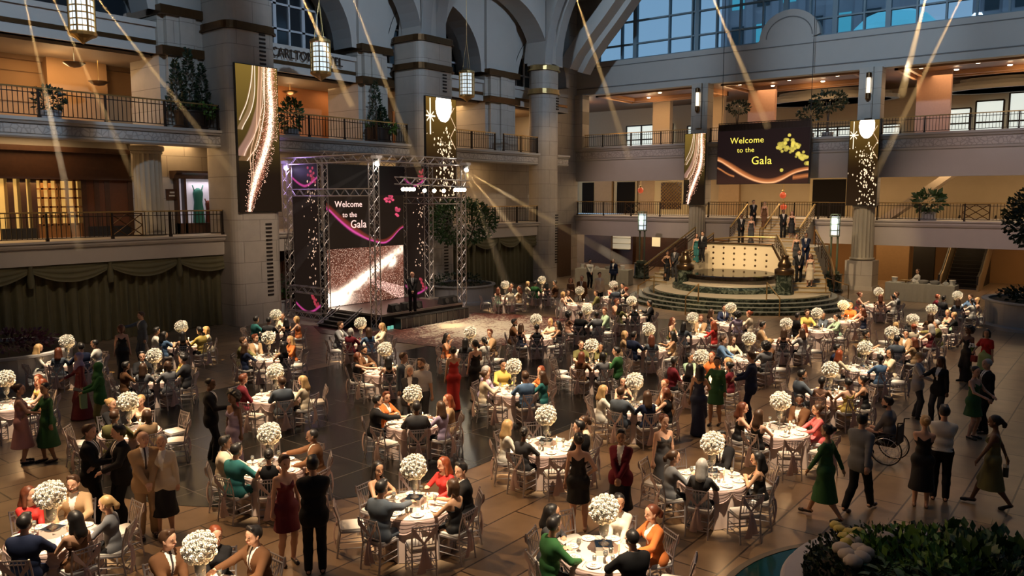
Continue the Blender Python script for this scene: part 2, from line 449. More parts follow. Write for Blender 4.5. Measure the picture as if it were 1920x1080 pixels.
# the mezzanine edge is open where the stair arrives
fascia_profile_r('wall_far_mezzanine_1', mz, -33.5, -20.3, FASCIA)
fascia_profile_r('wall_far_mezzanine_2', mz, -15.8, 6, FASCIA)
m = MB(); m.box(-20.3, -15.8, RY, RY + 8, 3.7, 4.12); struct(m.obj('wall_far_mezzanine_3', FASCIA))
upr = [(0, 6.62), (0.0, 8.1), (0.08, 8.15), (0.1, 8.25), (0.04, 8.28), (0.04, 8.75), (0.14, 8.8), (0.2, 8.9), (0.28, 8.95), (0.28, 9.07), (-9, 9.07), (-9, 7.2), (-0.6, 7.2), (-0.6, 6.62)]
fascia_profile_r('wall_far_upper_gallery', upr, -33.8, 6, PLASTER)
m = MB(); m.box(-33.8, 6, RY - 0.08, RY - 0.04, 8.3, 8.72); struct(m.obj('trim_3', ORN))
# slabs behind and back walls
wallbox('wall_far_ground_back', -46, 6, 59, 59.4, 0, 4, WARMW)
wallbox('wall_far_mezzanine_back', -46, 6, 58, 58.4, 4.1, 7.3, mat('beige_wall', (0.46, 0.34, 0.20), 0.7, noise=0.08, nscale=1.2))
wallbox('wall_far_upper_back', -46, 6, 62, 62.4, 9, 13.5, mat('cream_wall', (0.50, 0.38, 0.26), 0.7, noise=0.05))
wallbox('ceiling_far_upper', -46, 6, 50.4, 62, 13.1, 13.3, mat('wood_ceiling', (0.16, 0.075, 0.035), 0.5, noise=0.2, nscale=2))
# beam with the round-headed pediment
beam = [(-33.9, 12.88), (6, 12.88), (6, 15.1), (-16.5, 15.1)]
c0 = -17.9
beam += [(c0 + 1.85 * math.cos(t), 15.25 + 1.65 * math.sin(t)) for t in [PI * i / 20 for i in range(21)]]
beam += [(-19.9, 15.1), (-33.9, 15.1)]
m = MB(); m.prism(beam, lambda u, v, s: (u, RY + (0.7 if s else 0), v))
arc1 = [(c0 + 1.45 * math.cos(t), 15.25 + 1.25 * math.sin(t)) for t in [PI * i / 20 for i in range(21)]]; arc2 = [(c0 + 1.38 * math.cos(t), 15.25 + 1.18 * math.sin(t)) for t in [PI * i / 20 for i in range(21)]]
struct(m.obj('wall_far_beam', PLASTER))
m = MB(); m.strip([(x, RY - 0.02, z) for x, z in arc1], [(x, RY - 0.02, z) for x, z in arc2]); m.box(-33.9, 6, RY - 0.04, RY, 14.72, 14.77); m.box(-33.9, 6, RY - 0.05, RY, 13.3, 13.36)
struct(m.obj('trim_4', mat('shadow_groove', (0.16, 0.15, 0.14), 0.7)))
# piers on the far side, fluted columns below
def fluted(m, cx, cy, r, z0, z1, n=20, mi=0, taper=0.94):
    prof = []
    K = n * 4
    vs = []; 
    for z, s in ((z0, 1.0), (z1, taper)):
        for i in range(K):
            a = 2 * PI * i / K; rr = r * s * (1 - (0.075 if i % 4 in (1, 2, 3) else 0) * (1.0 if i % 4 == 2 else 0.75))
            vs.append((cx + rr * math.cos(a), cy + rr * math.sin(a), z))
    m.add(vs, [(i, (i + 1) % K, K + (i + 1) % K, K + i) for i in range(K)], mi)
    for z, rr, h in ((z0 - 0.05, r * 1.12, 0.12), (z1 - 0.15, r * 1.05, 0.12), (z1 - 0.03, r * 1.18, 0.2)):
        m.lathe([(rr * 0.97, z), (rr, z + h * 0.3), (rr, z + h * 0.7), (rr * 0.97, z + h)], 28, (cx, cy, 0), mi)
FP = [(-23.55, 0.58), (-12.95, 0.62)]
for k, (cx, hw_) in enumerate(FP):
    m = MB()
    m.box(cx - hw_ - 0.15, cx + hw_ + 0.15, RY - 0.9, RY + 0.5, 0, 1.75, 1)
    m.box(cx - hw_ - 0.22, cx + hw_ + 0.22, RY - 0.97, RY + 0.5, 0, 0.25, 1)
    fluted(m, cx, RY - 0.25, hw_, 1.85, 5.0, 18)
    m.box(cx - hw_, cx + hw_, RY - 0.35, RY + 0.5, 5.0, 12.9, 1)
    m.box(cx - 0.2, cx + 0.2, RY - 0.55, RY - 0.3, 10.0, 12.9, 1)
    struct(m.obj('wall_far_pier_%d' % (k + 1), [mat('pale_limestone', (0.44, 0.39, 0.30), 0.6, noise=0.08, nscale=2), STONEX]))
m = MB(); m.box(-34, -32.8, RY - 0.3, RY + 0.6, 9, 12.9); struct(m.obj('wall_far_pier_3', STONEX))
# wood reveals beside the piers in the upper gallery
PINK = mat('pink_marble', (0.42, 0.24, 0.18), 0.5, noise=0.1)
k = 0
for x in (-22.4, -11.6):
    k += 1; wallbox('wall_far_reveal_%d' % k, x, x + 1.9, 55, 55.4, 9.07, 13.1, PINK)
for x, w_, z0 in ((-31.0, 1.5, 9.07), (-26.5, 1.4, 9.07), (-5.2, 1.0, 9.07), (-15.0, 0.9, 9.07)):
    k += 1; wallbox('wall_far_reveal_%d' % k, x, x + w_, 57, 57.5, z0, 13.1, mat('cream_wall', (0, 0, 0)))

# bright windows at the back of the upper far gallery (dusk street and shop light behind)
LITW = mat('pale_lit_glass', (0.5, 0.55, 0.55), 0.2, emit=(0.80, 0.86, 0.78), estr=0.8)
k = 4
for x0, x1, z0, z1 in ((-30.2, -27, 9.4, 11.3), (-23.9, -22.9, 9.4, 11.3), (-21, -13.9, 9.4, 10.6), (-12.6, -9.6, 9.4, 11.4), (-9.3, -7.7, 9.4, 11.8), (-7.4, -5.4, 9.4, 12.2), (-4.6, 3, 9.4, 12.4), (-36, -31.6, 9.4, 11.6)):
    k += 1; m = MB(); m.box(x0, x1, 61.6, 61.7, z0, z1); w = struct(m.obj('window_%d' % k, LITW))
    m = MB(); n = max(1, int((x1 - x0) / 1.3))
    for i in range(n + 1):
        xx = x0 + (x1 - x0) * i / n; m.box(xx - 0.05, xx + 0.05, 61.5, 61.72, z0, z1)
    for zz in (z0, z0 + 1.0, z1): m.box(x0, x1, 61.5, 61.72, zz - 0.05, zz + 0.05)
    m.obj('window_frame', DKMET, w)
# cove mouldings of the upper gallery ceilings
k = 0
for x0, x1 in ((-32.5, -24.4), (-22.7, -13.8), (-12, 5)):
    k += 1; m = MB()
    for o, z in ((0, 12.95), (0.5, 13.02)):
        for (a, b_, c, d) in ((x0 + o, x1 - o, 51 + o, 51.2 + o), (x0 + o, x1 - o, 56 - o, 56.2 - o), (x0 + o, x0 + o + .2, 51 + o, 56.2 - o), (x1 - o - .2, x1 - o, 51 + o, 56.2 - o)): m.box(a, b_, c, d, z - .15, 13.15)
    struct(m.obj('ceiling_cove_%d' % k, mat('gilt_cove', (0.45, 0.24, 0.12), 0.5)))
# curved plaster soffits seen through the openings
k = 0
for cx, r in ((-18.2, 4.6), (-7.6, 3.4)):
    k += 1; m = MB()
    for i, (rr, z) in enumerate(((r, 12.2), (r - 0.5, 12.45), (r - 1.0, 12.7))): m.lathe([(rr, z), (rr, z + 0.25), (rr - 0.5, z + 0.25), (rr - 0.5, z)], 40, (cx, 59.5, 0), sy=0.5)
    struct(m.obj('ceiling_ring_%d' % k, PLASTER))

# ---------------------------------------------------------------- glass wall above the beam
GW = []
m = MB(); m.box(-34, 6, RY + 0.35, RY + 0.38, 15.1, 24)
GLS = bpy.data.materials.new('window_glass'); GLS.use_nodes = True
t = GLS.node_tree; b = t.nodes['Principled BSDF']; out = t.nodes['Material Output']
tr = N(t, 'ShaderNodeBsdfTransparent'); tr.inputs[0].default_value = (0.80, 0.90, 0.95, 1); gl = N(t, 'ShaderNodeBsdfGlossy'); gl.inputs['Roughness'].default_value = 0.02
mx = N(t, 'ShaderNodeMixShader'); mx.inputs[0].default_value = 0.025
t.links.new(tr.outputs[0], mx.inputs[1]); t.links.new(gl.outputs[0], mx.inputs[2]); t.links.new(mx.outputs[0], out.inputs[0])
w = struct(m.obj('window_20', GLS))
MULL = mat('blue_grey_mullion', (0.17, 0.24, 0.28), 0.5)
m = MB()
xs = [aty(px, 40, RY).x for px in (1120, 1163, 1188, 1252, 1295, 1304, 1341, 1385, 1428, 1470, 1516, 1563, 1618, 1663, 1717, 1772, 1829, 1890, 1950)]
for i, x in enumerate(xs):
    h_ = 0.14 if i in (2, 5, 9, 11, 13) else 0.05
    m.box(x - h_, x + h_, RY + 0.2, RY + 0.5, 15.1, 24)
for z in (15.15, 16.15, 17.7, 19.3, 20.9): m.box(-34, 6, RY + 0.22, RY + 0.48, z - 0.05, z + 0.05)
m.obj('window_frame', MULL, w)
# spandrel left of the glass, following the big rib
edge = [(1083, 122), (1092, 100), (1108, 66), (1125, 34), (1146, 0), (1175, -45), (1215, -100), (1260, -150)]
poly = [(p.x, p.z) for p in [aty(x, y, RY - 0.1) for x, y in edge]]
poly = [(-36, 15.0)] + poly + [(poly[-1][0], 26), (-36, 26)]
poly[1] = (poly[1][0], 15.0)
m = MB(); m.prism(poly, lambda u, v, s: (u, RY - 0.1 + 0.3 * s, v)); struct(m.obj('wall_far_spandrel', PLASTER))
# two broad ribs running from the corner pillar to the roof
for j, (off, mt_) in enumerate(((0, PLASTER), (1, BRONZE), (2, PLASTER))):
    e = [(1048, 122), (1062, 95), (1086, 60), (1112, 25), (1140, -15), (1180, -70), (1230, -130)]
    lo, hi = [], []
    sh = [(0, 20), (20, 27), (27, 44)][j]
    A = [aty(x + sh[0], y + sh[0] * .35, 45.5 + j * 0.5) for x, y in e]; B = [aty(x + sh[1], y + sh[1] * .35, 45.5 + j * 0.5) for x, y in e]
    m = MB(); m.strip(A, B); m.strip([p + Vector((0, 1.0, 0)) for p in A], [p + Vector((0, 1.0, 0)) for p in B]); m.strip(A, [p + Vector((0, 1.0, 0)) for p in A]); m.strip(B, [p + Vector((0, 1.0, 0)) for p in B])
    struct(m.obj('ceiling_rib_%d' % (10 + j), mt_))

# towers outside, behind the glass
TOW = mat('outside_stone', (0.42, 0.40, 0.42), 0.8, noise=0.15, nscale=0.6)
TEAL = mat('teal_window_light', (0.02, 0.10, 0.14), 0.2, emit=(0.10, 0.55, 0.75), estr=0.5)
DKW = mat('outside_dark_window', (0.02, 0.04, 0.05), 0.2)
def tower(label, x0, x1, y, zt, cols, rows, z0, teal):
    t_ = thing('office_tower', label, 'building', ((x0 + x1) / 2, y, 0))
    cx = (x0 + x1) / 2
    m = MB(); m.box(x0 - cx, x1 - cx, 0, 12, 0, zt)
    wv = (x1 - x0) / cols
    for i in range(cols + 1): m.box(x0 - cx + i * wv - 0.35, x0 - cx + i * wv + 0.35, -0.35, 0, 0, zt)
    m.obj('facade', TOW, t_)
    for i in range(cols):
        for j in range(rows):
            xx = x0 - cx + (i + 0.5) * wv; zz = z0 + j * 4.2
            w_ = MB(); w_.box(xx - wv * 0.24, xx + wv * 0.24, -0.12, 0.02, zz, zz + 2.4)
            w_.obj('window', TEAL if (i * 7 + j * 3) % 5 < teal else DKW, t_)
tower('grey stone office tower behind the glass wall left of the round pediment', -37, -20.5, 84, 70, 6, 6, 17, 2)
tower('grey ribbed office tower behind the glass wall right of the round pediment', -15, 9, 96, 80, 9, 6, 16, 1)
m = MB(); m.lathe([(3.6, 0), (3.3, 1.0), (2.4, 1.9), (1.2, 2.4), (0.02, 2.6)], 24)
d = thing('glass_dome', 'low glowing teal glass dome outside behind the high glass wall', 'dome', (-17.5, 74, 18.6))
m.obj('dome_glass', mat('dome_light', (0.1, 0.4, 0.5), 0.3, emit=(0.15, 0.6, 0.8), estr=0.5), d)
m = MB(); m.lathe([(3.9, -1.5), (3.9, 0)], 24); m.obj('base', TOW, d)
m = MB(); m.box(-60, 30, 73, 78, 16.0, 18.6); tag(m.obj('rooftop_terrace', TOW), 'grey stone rooftop ledge outside below the teal dome', 'roof')
k = 0
for x in (-30, -27.5, -24.5):
    pass
# ================================================================ gallery lights (downlights in the ceilings)
for y in (2, 9, 14.5, 23, 29, 36, 43): area('gallery_light', (-34.2, y, 11.1), 1.2, 3.0, 55, WARM)
for y in (4, 8.5, 12.5, 17.5, 23, 31, 38): area('gallery_light', (-32.3, y, 7.7), 0.8, 2.5, 38, WARM)
for x in (-31, -27, -20.5, -16, -9.5, -4): area('gallery_light', (x, 54, 12.85), 2.5, 2.5, 85, WARM)
for x in (-31, -27, -20.5, -16, -9.5, -4): area('gallery_light', (x, 54, 7.1), 2.5, 2.0, 75, WARM2)
for x in (-31, -25.5, -20, -15, -9.5, -4, 1): area('gallery_light', (x, 55, 3.6), 2.5, 2.5, 50, WARM)

# recessed downlights, visible as small discs
DL = mat('lamp_glow', (1, 0.9, 0.7), 0.3, emit=(1.0, 0.82, 0.55), estr=9.0)
def downlight(loc, label, group):
    m = MB(); m.lathe([(0.02, -0.02), (0.11, -0.02), (0.13, 0.0), (0.13, 0.03)], 14)
    o = m.obj('downlight', DL, None, loc=loc); return tag(o, label, 'ceiling light', group)
BEAMDL = downlight((0, 0, -50), 'x', 'x'); dlmesh = BEAMDL.data; bpy.data.objects.remove(BEAMDL)
def dls(ptsl, label, group):
    for i, p in enumerate(ptsl): tag(link('downlight', dlmesh, None, p), ORD[i] + ' from left, ' + label, 'ceiling light', group)
for y in (6, 14, 25, 34, 42): point('gallery_fill', (-34.0, y, 10.3), 45, WARM, .3)  # added points without fixtures, to brighten the left gallery ceiling
for x in (-36, -30, -24, -18, -12, -6): point('gallery_fill', (x, 55, 12.1), 60, WARM, .3); point('gallery_fill', (x, 54.5, 6.4), 50, WARM2, .3); point('gallery_fill', (x, 54, 2.6), 30, WARM, .3)  # more added points, to brighten the far gallery ceilings
dls([(x, 52.5 + (i % 2) * 2, 12.93) for i, x in enumerate((-32, -30, -28, -26))], 'small downlight in the upper far gallery ceiling left of the sign', 'downlights of the upper far gallery left bay')
dls([(x, 52 + (i % 2) * 2, 12.93) for i, x in enumerate((-21.8, -20.3, -18.5, -17, -15.5, -14.4))], 'small downlight in the upper gallery ceiling above the hanging sign', 'downlights of the upper far gallery centre bay')
dls([(x, 52 + (i % 2) * 2, 12.93) for i, x in enumerate((-10.8, -9.3, -7.9, -6.6, -5.2))], 'small downlight in the upper gallery ceiling at the right edge', 'downlights of the upper far gallery right bay')
dls([(x, 51.5 + (i % 2), 7.17) for i, x in enumerate((-32.5, -30.8, -28.8, -27, -25.4))], 'small downlight under the upper gallery left of the hanging sign', 'downlights over the far mezzanine left bay')
dls([(x, 51.5 + (i % 2), 7.17) for i, x in enumerate((-11.5, -9.8, -8, -6.4))], 'small downlight over the far mezzanine at right', 'downlights over the far mezzanine right bay')

# ================================================================ railings
def railing(p0, p1, z, label, h=1.04, sp=0.16, group=None, panel=None):
    p0 = Vector((p0[0], p0[1], z)); p1 = Vector((p1[0], p1[1], z)); d = p1 - p0; L = d.length; a = math.atan2(d.y, d.x)
    t = thing('balcony_railing', label, 'railing', p0, a, group)
    m = MB(); m.box(0, L, -0.04, 0.04, h - 0.05, h); m.obj('handrail', BRASS, t)
    m = MB(); m.box(0, L, -0.02, 0.02, h - 0.2, h - 0.17); m.box(0, L, -0.02, 0.02, 0.08, 0.11); m.obj('rail_bar', DKMET, t)
    m = MB(); n = int(L / sp); npost = max(1, round(L / 2.2))
    px = [L * i / npost for i in range(npost + 1)]
    m = [MB(), MB()]
    for i in range(n):
        x = (i + 0.5) * L / n
        if panel and panel[0] < x < panel[1]: continue
        m[1 if panel and x > panel[0] else 0].box(x - 0.011, x + 0.011, -0.011, 0.011, 0.08, h - 0.05)
    for q in m:
        if q.v: q.obj('baluster_run', DKMET, t)
    for x in px:
        q = MB(); q.box(x - 0.035, x + 0.035, -0.035, 0.035, 0, h); q.box(x - 0.05, x + 0.05, -0.05, 0.05, 0, 0.1); q.obj('post', DKMET, t)
    if panel:
        q = MB(); a_, b_ = panel; c = (a_ + b_) / 2
        for seg in (((a_, 0.1), (b_, 0.1)), ((a_, h - .1), (b_, h - .1)), ((a_, 0.1), (a_, h - .1)), ((b_, .1), (b_, h - .1)), ((a_, .1), (b_, h - .1)), ((a_, h - .1), (b_, .1)), ((a_, .5), (c, h - .1)), ((c, h - .1), (b_, .5)), ((a_, .5), (c, .1)), ((c, .1), (b_, .5))):
            q.tube((seg[0][0], 0, seg[0][1]), (seg[1][0], 0, seg[1][1]), 0.022, 5)
        q.obj('lattice_panel', BRONZE, t)
    return t
yP = atx(227, 420, LX).y; 
railing((LX + .05, 5), (LX + .05, 18.75), 3.89, 'long dark railing with brass handrail on left mezzanine above the olive curtain', panel=(yP - 5.4, yP - 4.2))
railing((LX + .05, 32.6), (LX + .05, 41.0), 3.89, 'dark railing on left mezzanine between second pillar and corner pillar')
railing((LX + .05, 5), (LX + .05, 18.75), 8.21, 'dark railing on upper left gallery before the first pillar')
railing((LX + .05, 21.3), (LX + .05, 29.6), 8.21, 'dark railing on upper left gallery between the first two pillars')
railing((LX + .05, 32.6), (LX + .05, 36.8), 8.21, 'short dark railing on upper left gallery right of the second pillar')
railing((LX + .05, 37.6), (LX + .05, 41.0), 8.21, 'short dark railing on upper left gallery left of the corner pillar')
railing((-33.4, RY + .05), (-24.2, RY + .05), 4.12, 'reddish railing with lattice panel on the far mezzanine at left', panel=(4.1, 5.3))
railing((-22.9, RY + .05), (-20.2, RY + .05), 4.12, 'short railing on far mezzanine left of the stair head')
railing((-15.7, RY + .05), (-13.6, RY + .05), 4.12, 'short railing on far mezzanine right of the stair head')
railing((-12.3, RY + .05), (-1, RY + .05), 4.12, 'railing with lattice panel on the far mezzanine at the right edge', panel=(4.4, 5.7))
railing((-33.6, RY + .05), (-24.2, RY + .05), 9.07, 'railing on the upper far gallery left of the first far pier', h=0.95)
railing((-22.9, RY + .05), (-13.6, RY + .05), 9.07, 'railing on the upper far gallery above the hanging sign', h=0.95)
railing((-12.3, RY + .05), (-1, RY + .05), 9.07, 'railing on the upper far gallery at the right edge', h=0.95)
railing((-20.2, 58.0 - 5.5), (-15.8, 58.0 - 5.5), 4.12, 'inner railing on the mezzanine behind the stair head')

# ================================================================ curtains
CURT = mat('olive_velvet', (0.13, 0.115, 0.06), 0.85, noise=0.15, nscale=4)
def curtain(y0, y1, label, x=LX - 0.35, zt=3.0, nseg=4):
    t = thing('curtain', label, 'curtain', (x, y0, 0))
    L = y1 - y0; n = int(L / 0.03); m = MB()
    ph = rng.uniform(0, 6, 6)
    def off(s, z):
        return 0.11 * math.sin(s * 15 + ph[0] + 1.5 * math.sin(s * 1.1)) + 0.05 * math.sin(s * 31 + ph[1]) * (1 - z / 4) + 0.04 * math.sin(s * 2.3 + ph[2])
    rows = [0.02, 0.8, 1.8, zt]
    vs = [(off(L * i / n, z) * (0.75 + 0.25 * (1 - z / 3)), L * i / n + 0.03 * math.sin(z * 2 + i), z) for z in rows for i in range(n + 1)]
    fs = [(j * (n + 1) + i, j * (n + 1) + i + 1, (j + 1) * (n + 1) + i + 1, (j + 1) * (n + 1) + i) for j in range(len(rows) - 1) for i in range(n)]
    m.add(vs, fs); m.obj('drape', CURT, t, smooth=True)
    w = L / nseg
    for k in range(nseg):
        m = MB(); nn = 30; R = 10
        vs = []
        for j in range(R + 1):
            for i in range(nn + 1):
                u = i / nn; sag = 4 * u * (1 - u)
                z = zt + 0.02 - (j / R) * (0.22 + 0.42 * sag); o = 0.24 + 0.05 * math.sin(j * 1.9) * sag + 0.1 * sag * (j / R)
                vs.append((o, (k + u) * w, z))
        m.add(vs, [(j * (nn + 1) + i, j * (nn + 1) + i + 1, (j + 1) * (nn + 1) + i + 1, (j + 1) * (nn + 1) + i) for j in range(R) for i in range(nn)])
        m.obj('swag', CURT, t, smooth=True)
    for k in range(nseg + 1):
        m = MB(); m.lathe([(0.1, -0.75), (0.13, -0.5), (0.07, -0.05), (0.09, 0.03)], 8, (0.25, k * w, zt)); m.obj('jabot', CURT, t, smooth=True)
    return t
curtain(3.0, 19.6, 'long pleated olive green curtain with swags along the left wall', nseg=6)
curtain(32.7, 41.9, 'pleated olive curtain with swags between second pillar and corner pillar', nseg=4)

# ================================================================ left mezzanine: shopfront, fluted column, stone wall with display window
GOLDW = mat('amber_lit_window', (0.55, 0.35, 0.10), 0.4, emit=(1.0, 0.55, 0.13), estr=0.5, noise=0.0)
t = thing('shopfront', 'amber lit shop front of wood and glass doors on left mezzanine', 'shopfront', (-33.0, 0, 3.89))
yA, yB = 3.0, atx(243, 340, -33).y
m = MB(); m.box(-0.5, 0, yA, yB, 2.35, 3.4); m.box(-0.3, 0.18, yA, yB, 2.25, 2.4); m.box(-0.3, 0.15, yA, yB, 3.3, 3.5); m.obj('sign_board', WOOD, t)
m = MB(); m.box(-0.35, -0.3, yA, yB, 0.0, 2.3); m.obj('glazing', GOLDW, t)
for px in (18, 42, 62, 156, 180, 200, 243):
    y = atx(px, 340, -33).y; m = MB(); m.box(-0.3, 0.02, y - 0.1, y + 0.1, 0, 2.3); m.obj('door_post', WOOD, t)
WOODL = mat('honey_wood', (0.32, 0.13, 0.03), 0.4, noise=0.2)
for (pa, pb) in ((68, 111), (115, 158)):
    ya, yb = atx(pa, 380, -33).y, atx(pb, 380, -33).y
    m = MB(); m.box(-0.2, -0.12, ya, yb, 0, 0.55)
    for i in range(4):
        y = ya + (yb - ya) * i / 3; m.box(-0.2, -0.1, y - 0.05, y + 0.05, 0, 2.25)
    for i in range(6): z = 0.5 + i * 0.345; m.box(-0.2, -0.1, ya, yb, z - 0.03, z + 0.03)
    m.obj('glazed_door', WOODL, t)
m = MB(); m.box(-0.15, -0.02, atx(162, 380, -33).y, atx(243, 380, -33).y, 0, 2.3); m.obj('wood_panel', mat('red_wood', (0.12, 0.04, 0.015), 0.45, noise=0.2), t)
m = MB(); m.box(-0.12, 0.03, atx(66, 380, -33).y - 1.2, atx(66, 380, -33).y, 0, 0.4); m.box(-0.12, 0.03, atx(162, 380, -33).y, atx(243, 380, -33).y, 0, 0.4); m.obj('plinth', BLACK, t)
area('shop_glow', (-32.8, 11.5, 6.0), 0.6, 3.5, 25, (1, .6, .2))
yc = atx(278, 340, -32.0).y
m = MB(); fluted(m, -32.0, yc, 0.56, 3.95, 7.35, 18); struct(m.obj('wall_left_column', mat('pale_limestone', (0, 0, 0))))
ys0 = atx(300, 340, -32.6).y
wallbox('wall_left_mezzanine_stone', -36, -32.6, ys0, 22, 3.89, 7.85, STONE)
wallbox('wall_left_mezzanine_stone_2', -36, -33.0, yB + .1, ys0, 3.89, 7.85, STONE)
wallbox('wall_left_mezzanine_stone_3', -36, -33.6, 22, 46, 3.89, 7.85, STONE)
wallbox('wall_left_mezzanine_header', -34, -33.2, -4, yB + .3, 7.2, 7.85, PLASTER)
# display case
t = thing('display_window', 'lit display window with a teal dress under a dark cornice', 'shop window', (-32.6, 0, 3.89))
y0, y1 = atx(330, 360, -32.4).y, atx(436, 360, -32.4).y
m = MB(); m.prism([(0, 2.35), (0.35, 2.35), (0.42, 2.5), (0.6, 2.6), (0.6, 2.68), (0, 2.68)], lambda u, v, s: (u, (y1 + .15) if s else (y0 - .15), v)); m.obj('cornice', WOOD, t)
m = MB(); 
for y in (y0, y0 + 0.32, y1 - 0.42, y1 - 0.1): m.box(0, 0.3, y, y + 0.1, 0, 2.4)
m.box(0, 0.3, y0, y1, 0, 0.45); m.obj('frame', WOOD, t)
m = MB(); m.box(0.02, 0.04, y0 + .1, y1 - .1, 0.45, 2.35); m.obj('back_panel', mat('lilac_display', (0.55, 0.50, 0.62), 0.6, emit=(0.6, 0.55, 0.6), estr=0.25), t)
def dress_form(y, col, name, label, s=1.0):
    q = MB(); q.lathe([(0.2 * s, 0.0), (0.17 * s, 0.45 * s), (0.14 * s, 0.72 * s), (0.17 * s, 1.0 * s), (0.15 * s, 1.12 * s), (0.05, 1.2 * s)], 16, sy=1.0)
    q.tube((0, -0.13 * s, 1.1 * s), (0, -0.2 * s, 1.3 * s), 0.025); q.tube((0, 0.13 * s, 1.1 * s), (0, 0.2 * s, 1.3 * s), 0.025)
    tag(q.obj(name, mat(name + '_cloth', col, 0.7), None, smooth=True, loc=(-32.38, y, 3.89 + 0.46)), label, 'dress')
dress_form(atx(371, 370, -32.4).y, (0.02, 0.16, 0.13), 'dress', 'teal sleeveless dress standing in the lit display window', 1.25)
dress_form(atx(390, 375, -32.4).y, (0.25, 0.05, 0.02), 'gown', 'small rust red gown standing in the lit display window', 0.8)
area('display_light', (-32.3, (y0 + y1) / 2, 6.15), 0.2, 1.5, 9, (1, .9, .85))
m = MB(); m.box(0, 0.05, -0.28, 0.28, 0, 0.45); s_ = m.obj('wall_sign', WOOD, None, loc=(-32.58, atx(322, 367, -32.6).y, 5.35)); tag(s_, 'small dark square wall sign left of the display window', 'sign')
m = MB(); m.box(0.05, 0.06, -0.16, 0.16, 0.14, 0.2); m.box(0.05, 0.06, -0.12, 0.12, 0.27, 0.34); m.obj('lettering', mat('pale_paint', (0.6, 0.55, 0.45), 0.6), s_)

# text helper: turns the built-in font into a flat-extruded mesh
def text_mesh(body, size, mt, ext=0.01, spacing=1.0):
    c = bpy.data.curves.new('lettering', 'FONT'); c.body = body; c.size = size; c.extrude = ext; c.space_character = spacing; c.align_x = 'CENTER'; c.resolution_u = 3
    o = bpy.data.objects.new('tmp', c); COL.objects.link(o); dg = bpy.context.evaluated_depsgraph_get()
    me = bpy.data.meshes.new_from_object(o.evaluated_get(dg)); bpy.data.objects.remove(o); me.materials.clear(); me.materials.append(mt); return me
def text_on(name, body, size, mt, loc, face, parent=None, ext=0.01, spacing=1.0, sx=1.0, serif=0.0):
    me = text_mesh(body, size, mt, ext, spacing); o = link(name, me, parent, loc)
    o.rotation_euler = (PI / 2, 0, PI / 2) if face == 'x' else (PI / 2, 0, 0); o.scale = (sx, 1, 1); return o
LETT = mat('bronze_letters', (0.05, 0.03, 0.02), 0.4, 0.3)
yl = atx(421, 73, WX + .2).y; yr = atx(645, 112, WX + .2).y
me = text_mesh('THE RITZ-CARLTON HOTEL', 0.62, LETT, 0.03, 1.15)
xsv = [v.co.x for v in me.vertices]; wd = max(xsv) - min(xsv)
fl_ = thing('frieze_lettering', 'dark hotel name lettering on the frieze behind the first pillar', 'lettering', (WX + 0.16, (yl + yr) / 2, 11.9))
sx_ = (yr - yl) / wd; x_ = -(yr - yl) / 2
for wd_, gap in (('THE', .3), ('RITZ-CARLTON', .3), ('HOTEL', 0)):
    me = text_mesh(wd_, 0.62, LETT, 0.03, 1.15); xx = [v.co.x for v in me.vertices]; w0, w1 = min(xx) * sx_, max(xx) * sx_
    o = link('word', me, fl_, (0, x_ - w0, 0)); o.rotation_euler = (PI / 2, 0, PI / 2); o.scale = (sx_, 1, 1); x_ += (w1 - w0) + gap * sx_
# upper left gallery: inner wall details
m = MB(); m.box(-35.9, -35.4, 14.2, 16.6, 8.21, 11.2); struct(m.obj('wall_left_upper_pier', WARMW))
m = MB()
for z in (9.3, 9.9, 10.5): m.box(-35.98, -35.94, 3, 15, z, z + 0.02)
m.box(-36, -35.7, 3, 22, 10.95, 11.2); struct(m.obj('trim_5', mat('ochre_groove', (0.2, 0.11, 0.05), 0.7)))
SIGNG = mat('gold_letter_glow', (0.8, 0.6, 0.3), 0.4, emit=(1.0, 0.72, 0.35), estr=0.7)
t = thing('cafe_sign', 'dark shop sign with gold letters beside the first stone pier', 'sign', (-34.6, atx(418, 160, -34.6).y, 9.9))
m = MB(); m.box(-0.3, 0, -1.5, 1.5, -0.45, 0.6); m.obj('board', WOOD, t)
m = MB(); m.box(0, 0.03, -1.35, -0.85, -0.2, 0.5); m.obj('plaque', mat('ochre_plaque', (0.55, 0.36, 0.1), 0.5), t)
text_on('lettering', 'CAIS', 0.4, SIGNG, (0.03, 0.15, -0.15), 'x', t, spacing=1.4)
text_on('number', '9', 0.5, LETT, (0.05, -1.1, -0.1), 'x', t)
m = MB(); m.box(-0.3, -0.2, -1.5, 1.5, -1.69, -0.45); m.obj('window_glass', BLACK, t)
# orange wall portion and wooden double door with wreath
wallbox('wall_left_upper_orange', -35.9, -35.2, 22.2, 29.5, 8.21, 11.2, mat('terracotta_wall', (0.40, 0.16, 0.06), 0.7, noise=0.1))
t = thing('wooden_double_door', 'wooden double door with a wreath above on the upper left gallery', 'door', (-34.4, atx(758, 235, -34.4).y, 8.21))
m = MB(); m.box(-0.1, 0, -1.9, 1.9, 2.2, 3.0); m.box(-0.1, 0.05, -1.9, -1.0, 0, 2.2); m.box(-0.1, 0.05, 1.0, 1.9, 0, 2.2); m.obj('surround', WOOD, t)
for s in (-1, 1):
    m = MB(); m.box(0, 0.06, min(0.03 * s, 0.95 * s), max(0.03 * s, 0.95 * s), 0, 2.15); l = m.obj('door_leaf', mat('orange_wood', (0.42, 0.17, 0.05), 0.4, noise=0.15), t)
    m = MB(); m.box(0.06, 0.07, min(0.25 * s, 0.75 * s), max(0.25 * s, 0.75 * s), 0.5, 1.95); m.obj('pane', mat('misty_pane', (0.35, 0.33, 0.3), 0.2), l)
m = MB()
